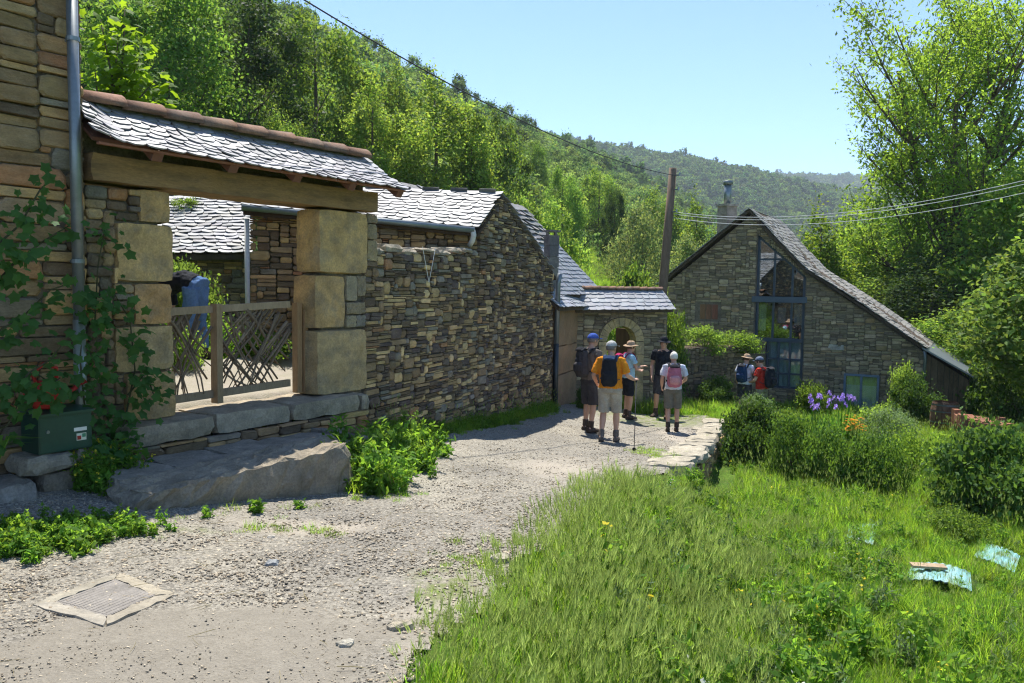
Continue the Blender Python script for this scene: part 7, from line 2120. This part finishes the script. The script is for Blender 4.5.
# ---- vine over the left pillar and the house corner
LM = []
for i in range(4):
    b = MB(); big_leaf(b, (0, 0, 0), (0, 1, 0), (0, 0, 1), 1.0, (1, 1, 1), .08 + .05 * i); LM.append(b.mesh('leaf', M['vine']))
def vine(label, stems, name, seed, n_leaf, size):
    rd = random.Random(seed); pts_all = []
    t = thing(name, label, 'vine', V(stems[0][0]))
    b = MB()
    for st_ in stems:
        pts = [V(p) for p in st_]; b.tube(pts, [.010 - .006 * i / len(pts) for i in range(len(pts))], 5, (.8, 1, .7)); 
        for i in range(len(pts) - 1):
            L = (pts[i + 1] - pts[i]).length; pts_all += [(pts[i].lerp(pts[i + 1], rd.random())) for _ in range(max(1, int(L * 20)))]
    b.build('stems', M['bark'], t)
    for i in range(n_leaf):
        p = rd.choice(pts_all) + V((rd.gauss(0, .09), rd.gauss(0, .06), rd.gauss(0, .08))) + V((GN[0], GN[1], 0)) * abs(rd.gauss(.08, .08))
        o = link('leaf', rd.choice(LM), t); wl = t['_wl']; o.matrix_parent_inverse = Matrix.Translation((-wl[0], -wl[1], -wl[2]))
        o.location = p; o.scale = (size * rd.uniform(.5, 1.5),) * 3
        dr0 = V((rd.gauss(.25, .6), rd.gauss(-.4, .5), rd.uniform(-1.0, -.1))).normalized(); nr0 = V((GN[0] * .7 + rd.gauss(0, .35), GN[1] * .7 + rd.gauss(0, .35), .75)).normalized()
        sd = dr0.cross(nr0).normalized(); nn = sd.cross(dr0)
        o.rotation_euler = Matrix((sd, dr0, nn)).transposed().to_euler()
def gpx(u, v, t):                                        # a point on the plane parallel to the gate line, t in front of it
    A_ = gp(0, t, 0); B2 = gp(1, t, 0); return onpl(u, v, (A_.x, A_.y), (B2.x, B2.y))
vine('leafy vine climbing the left gateway pillar from the ground', [
    [gpx(105, 478, .25), gpx(110, 430, .15), gpx(100, 380, .12), gpx(95, 320, .14), gpx(98, 265, .14), gpx(105, 228, .12)],
    [gpx(105, 478, .25), gpx(125, 420, .14), gpx(135, 370, .12), gpx(130, 320, .12), gpx(112, 290, .12)],
    [gpx(95, 470, .25), gpx(85, 410, .25), gpx(80, 360, .25), gpx(85, 300, .22)], [gpx(128, 395, .12), gpx(146, 372, .12), gpx(156, 402, .14)],
    [gpx(100, 476, .3), gpx(90, 455, .35), gpx(108, 440, .35), gpx(125, 455, .3)]], 'climbing_vine', 1, 470, .074)
vine('sprays of vine leaves hanging in front of the left house', [
    [gpx(-20, 300, .5), gpx(15, 262, .45), gpx(45, 240, .4), gpx(70, 225, .4)], [gpx(-20, 260, .5), gpx(20, 225, .4), gpx(40, 190, .4), gpx(52, 178, .4)],
    [gpx(-20, 340, .5), gpx(20, 320, .4), gpx(50, 290, .35), gpx(66, 285, .35)], [gpx(-20, 400, .5), gpx(10, 385, .45), gpx(35, 372, .4), gpx(62, 392, .4)], [gpx(-20, 440, .5), gpx(8, 425, .5), gpx(20, 400, .45)], [gpx(5, 400, .55), gpx(30, 372, .55), gpx(50, 360, .52), gpx(62, 345, .45)], [gpx(20, 405, .58), gpx(40, 395, .58), gpx(60, 378, .5)]], 'hanging_vine', 2, 280, .085)
cluster([(92, 492, .5), (112, 486, .5), (78, 490, .3)], (.08, .06), 60, 'pillar_foot_weeds', 'yellow flowered weeds at the foot of the left gateway pillar', [HERB[3], HERB[0], HERB[5]], .5, 1.0)
bl_ = thing('strap_leaved_plant', 'strap leaved plant at the left edge beside the letterbox', 'plant', gpx(-6, 470, .6)); b = MB(); rd = random.Random(77); g = gpx(-10, 480, .6)
for i in range(16):
    a = rd.uniform(0, 6.28); d = V((math.cos(a), math.sin(a), 0)); s_ = V((-d.y, d.x, 0)) * .014; L = rd.uniform(.25, .42); q2 = g + d * L * .35 + V((0, 0, L * .8)); q3 = g + d * L * .9 + V((0, 0, L * .75))
    b.add([g - s_, g + s_, q2 + s_, q2 - s_, q3], [(0, 1, 2, 3), (3, 2, 4)], (1, 1, 1))
b.build('leaves', M['weed'], bl_)

# ================================================================== THE AIR
mt, nt, out = newmat('valley_haze')
pv = N(nt, 'ShaderNodeVolumePrincipled')
pv.inputs['Color'].default_value = (.80, .90, 1.0, 1)
pv.inputs['Density'].default_value = .00026
pv.inputs['Anisotropy'].default_value = .0
nt.links.new(pv.outputs[0], out.inputs['Volume'])
b = MB(); zlo = float(GZ.min()) - 2.0; zhi = float(GZ.max()) + 45.0
b.box8([(-2000, -80, zlo), (2000, -80, zlo), (2000, 2200, zlo), (-2000, 2200, zlo), (-2000, -80, zhi), (2000, -80, zhi), (2000, 2200, zhi), (-2000, 2200, zhi)])
hz = b.build('haze', mt, None); hz['label'] = 'thin blue summer haze filling the valley'; hz['kind'] = 'stuff'

print('script seconds', round(time.time() - T0, 1), 'objects', len(bpy.data.objects))
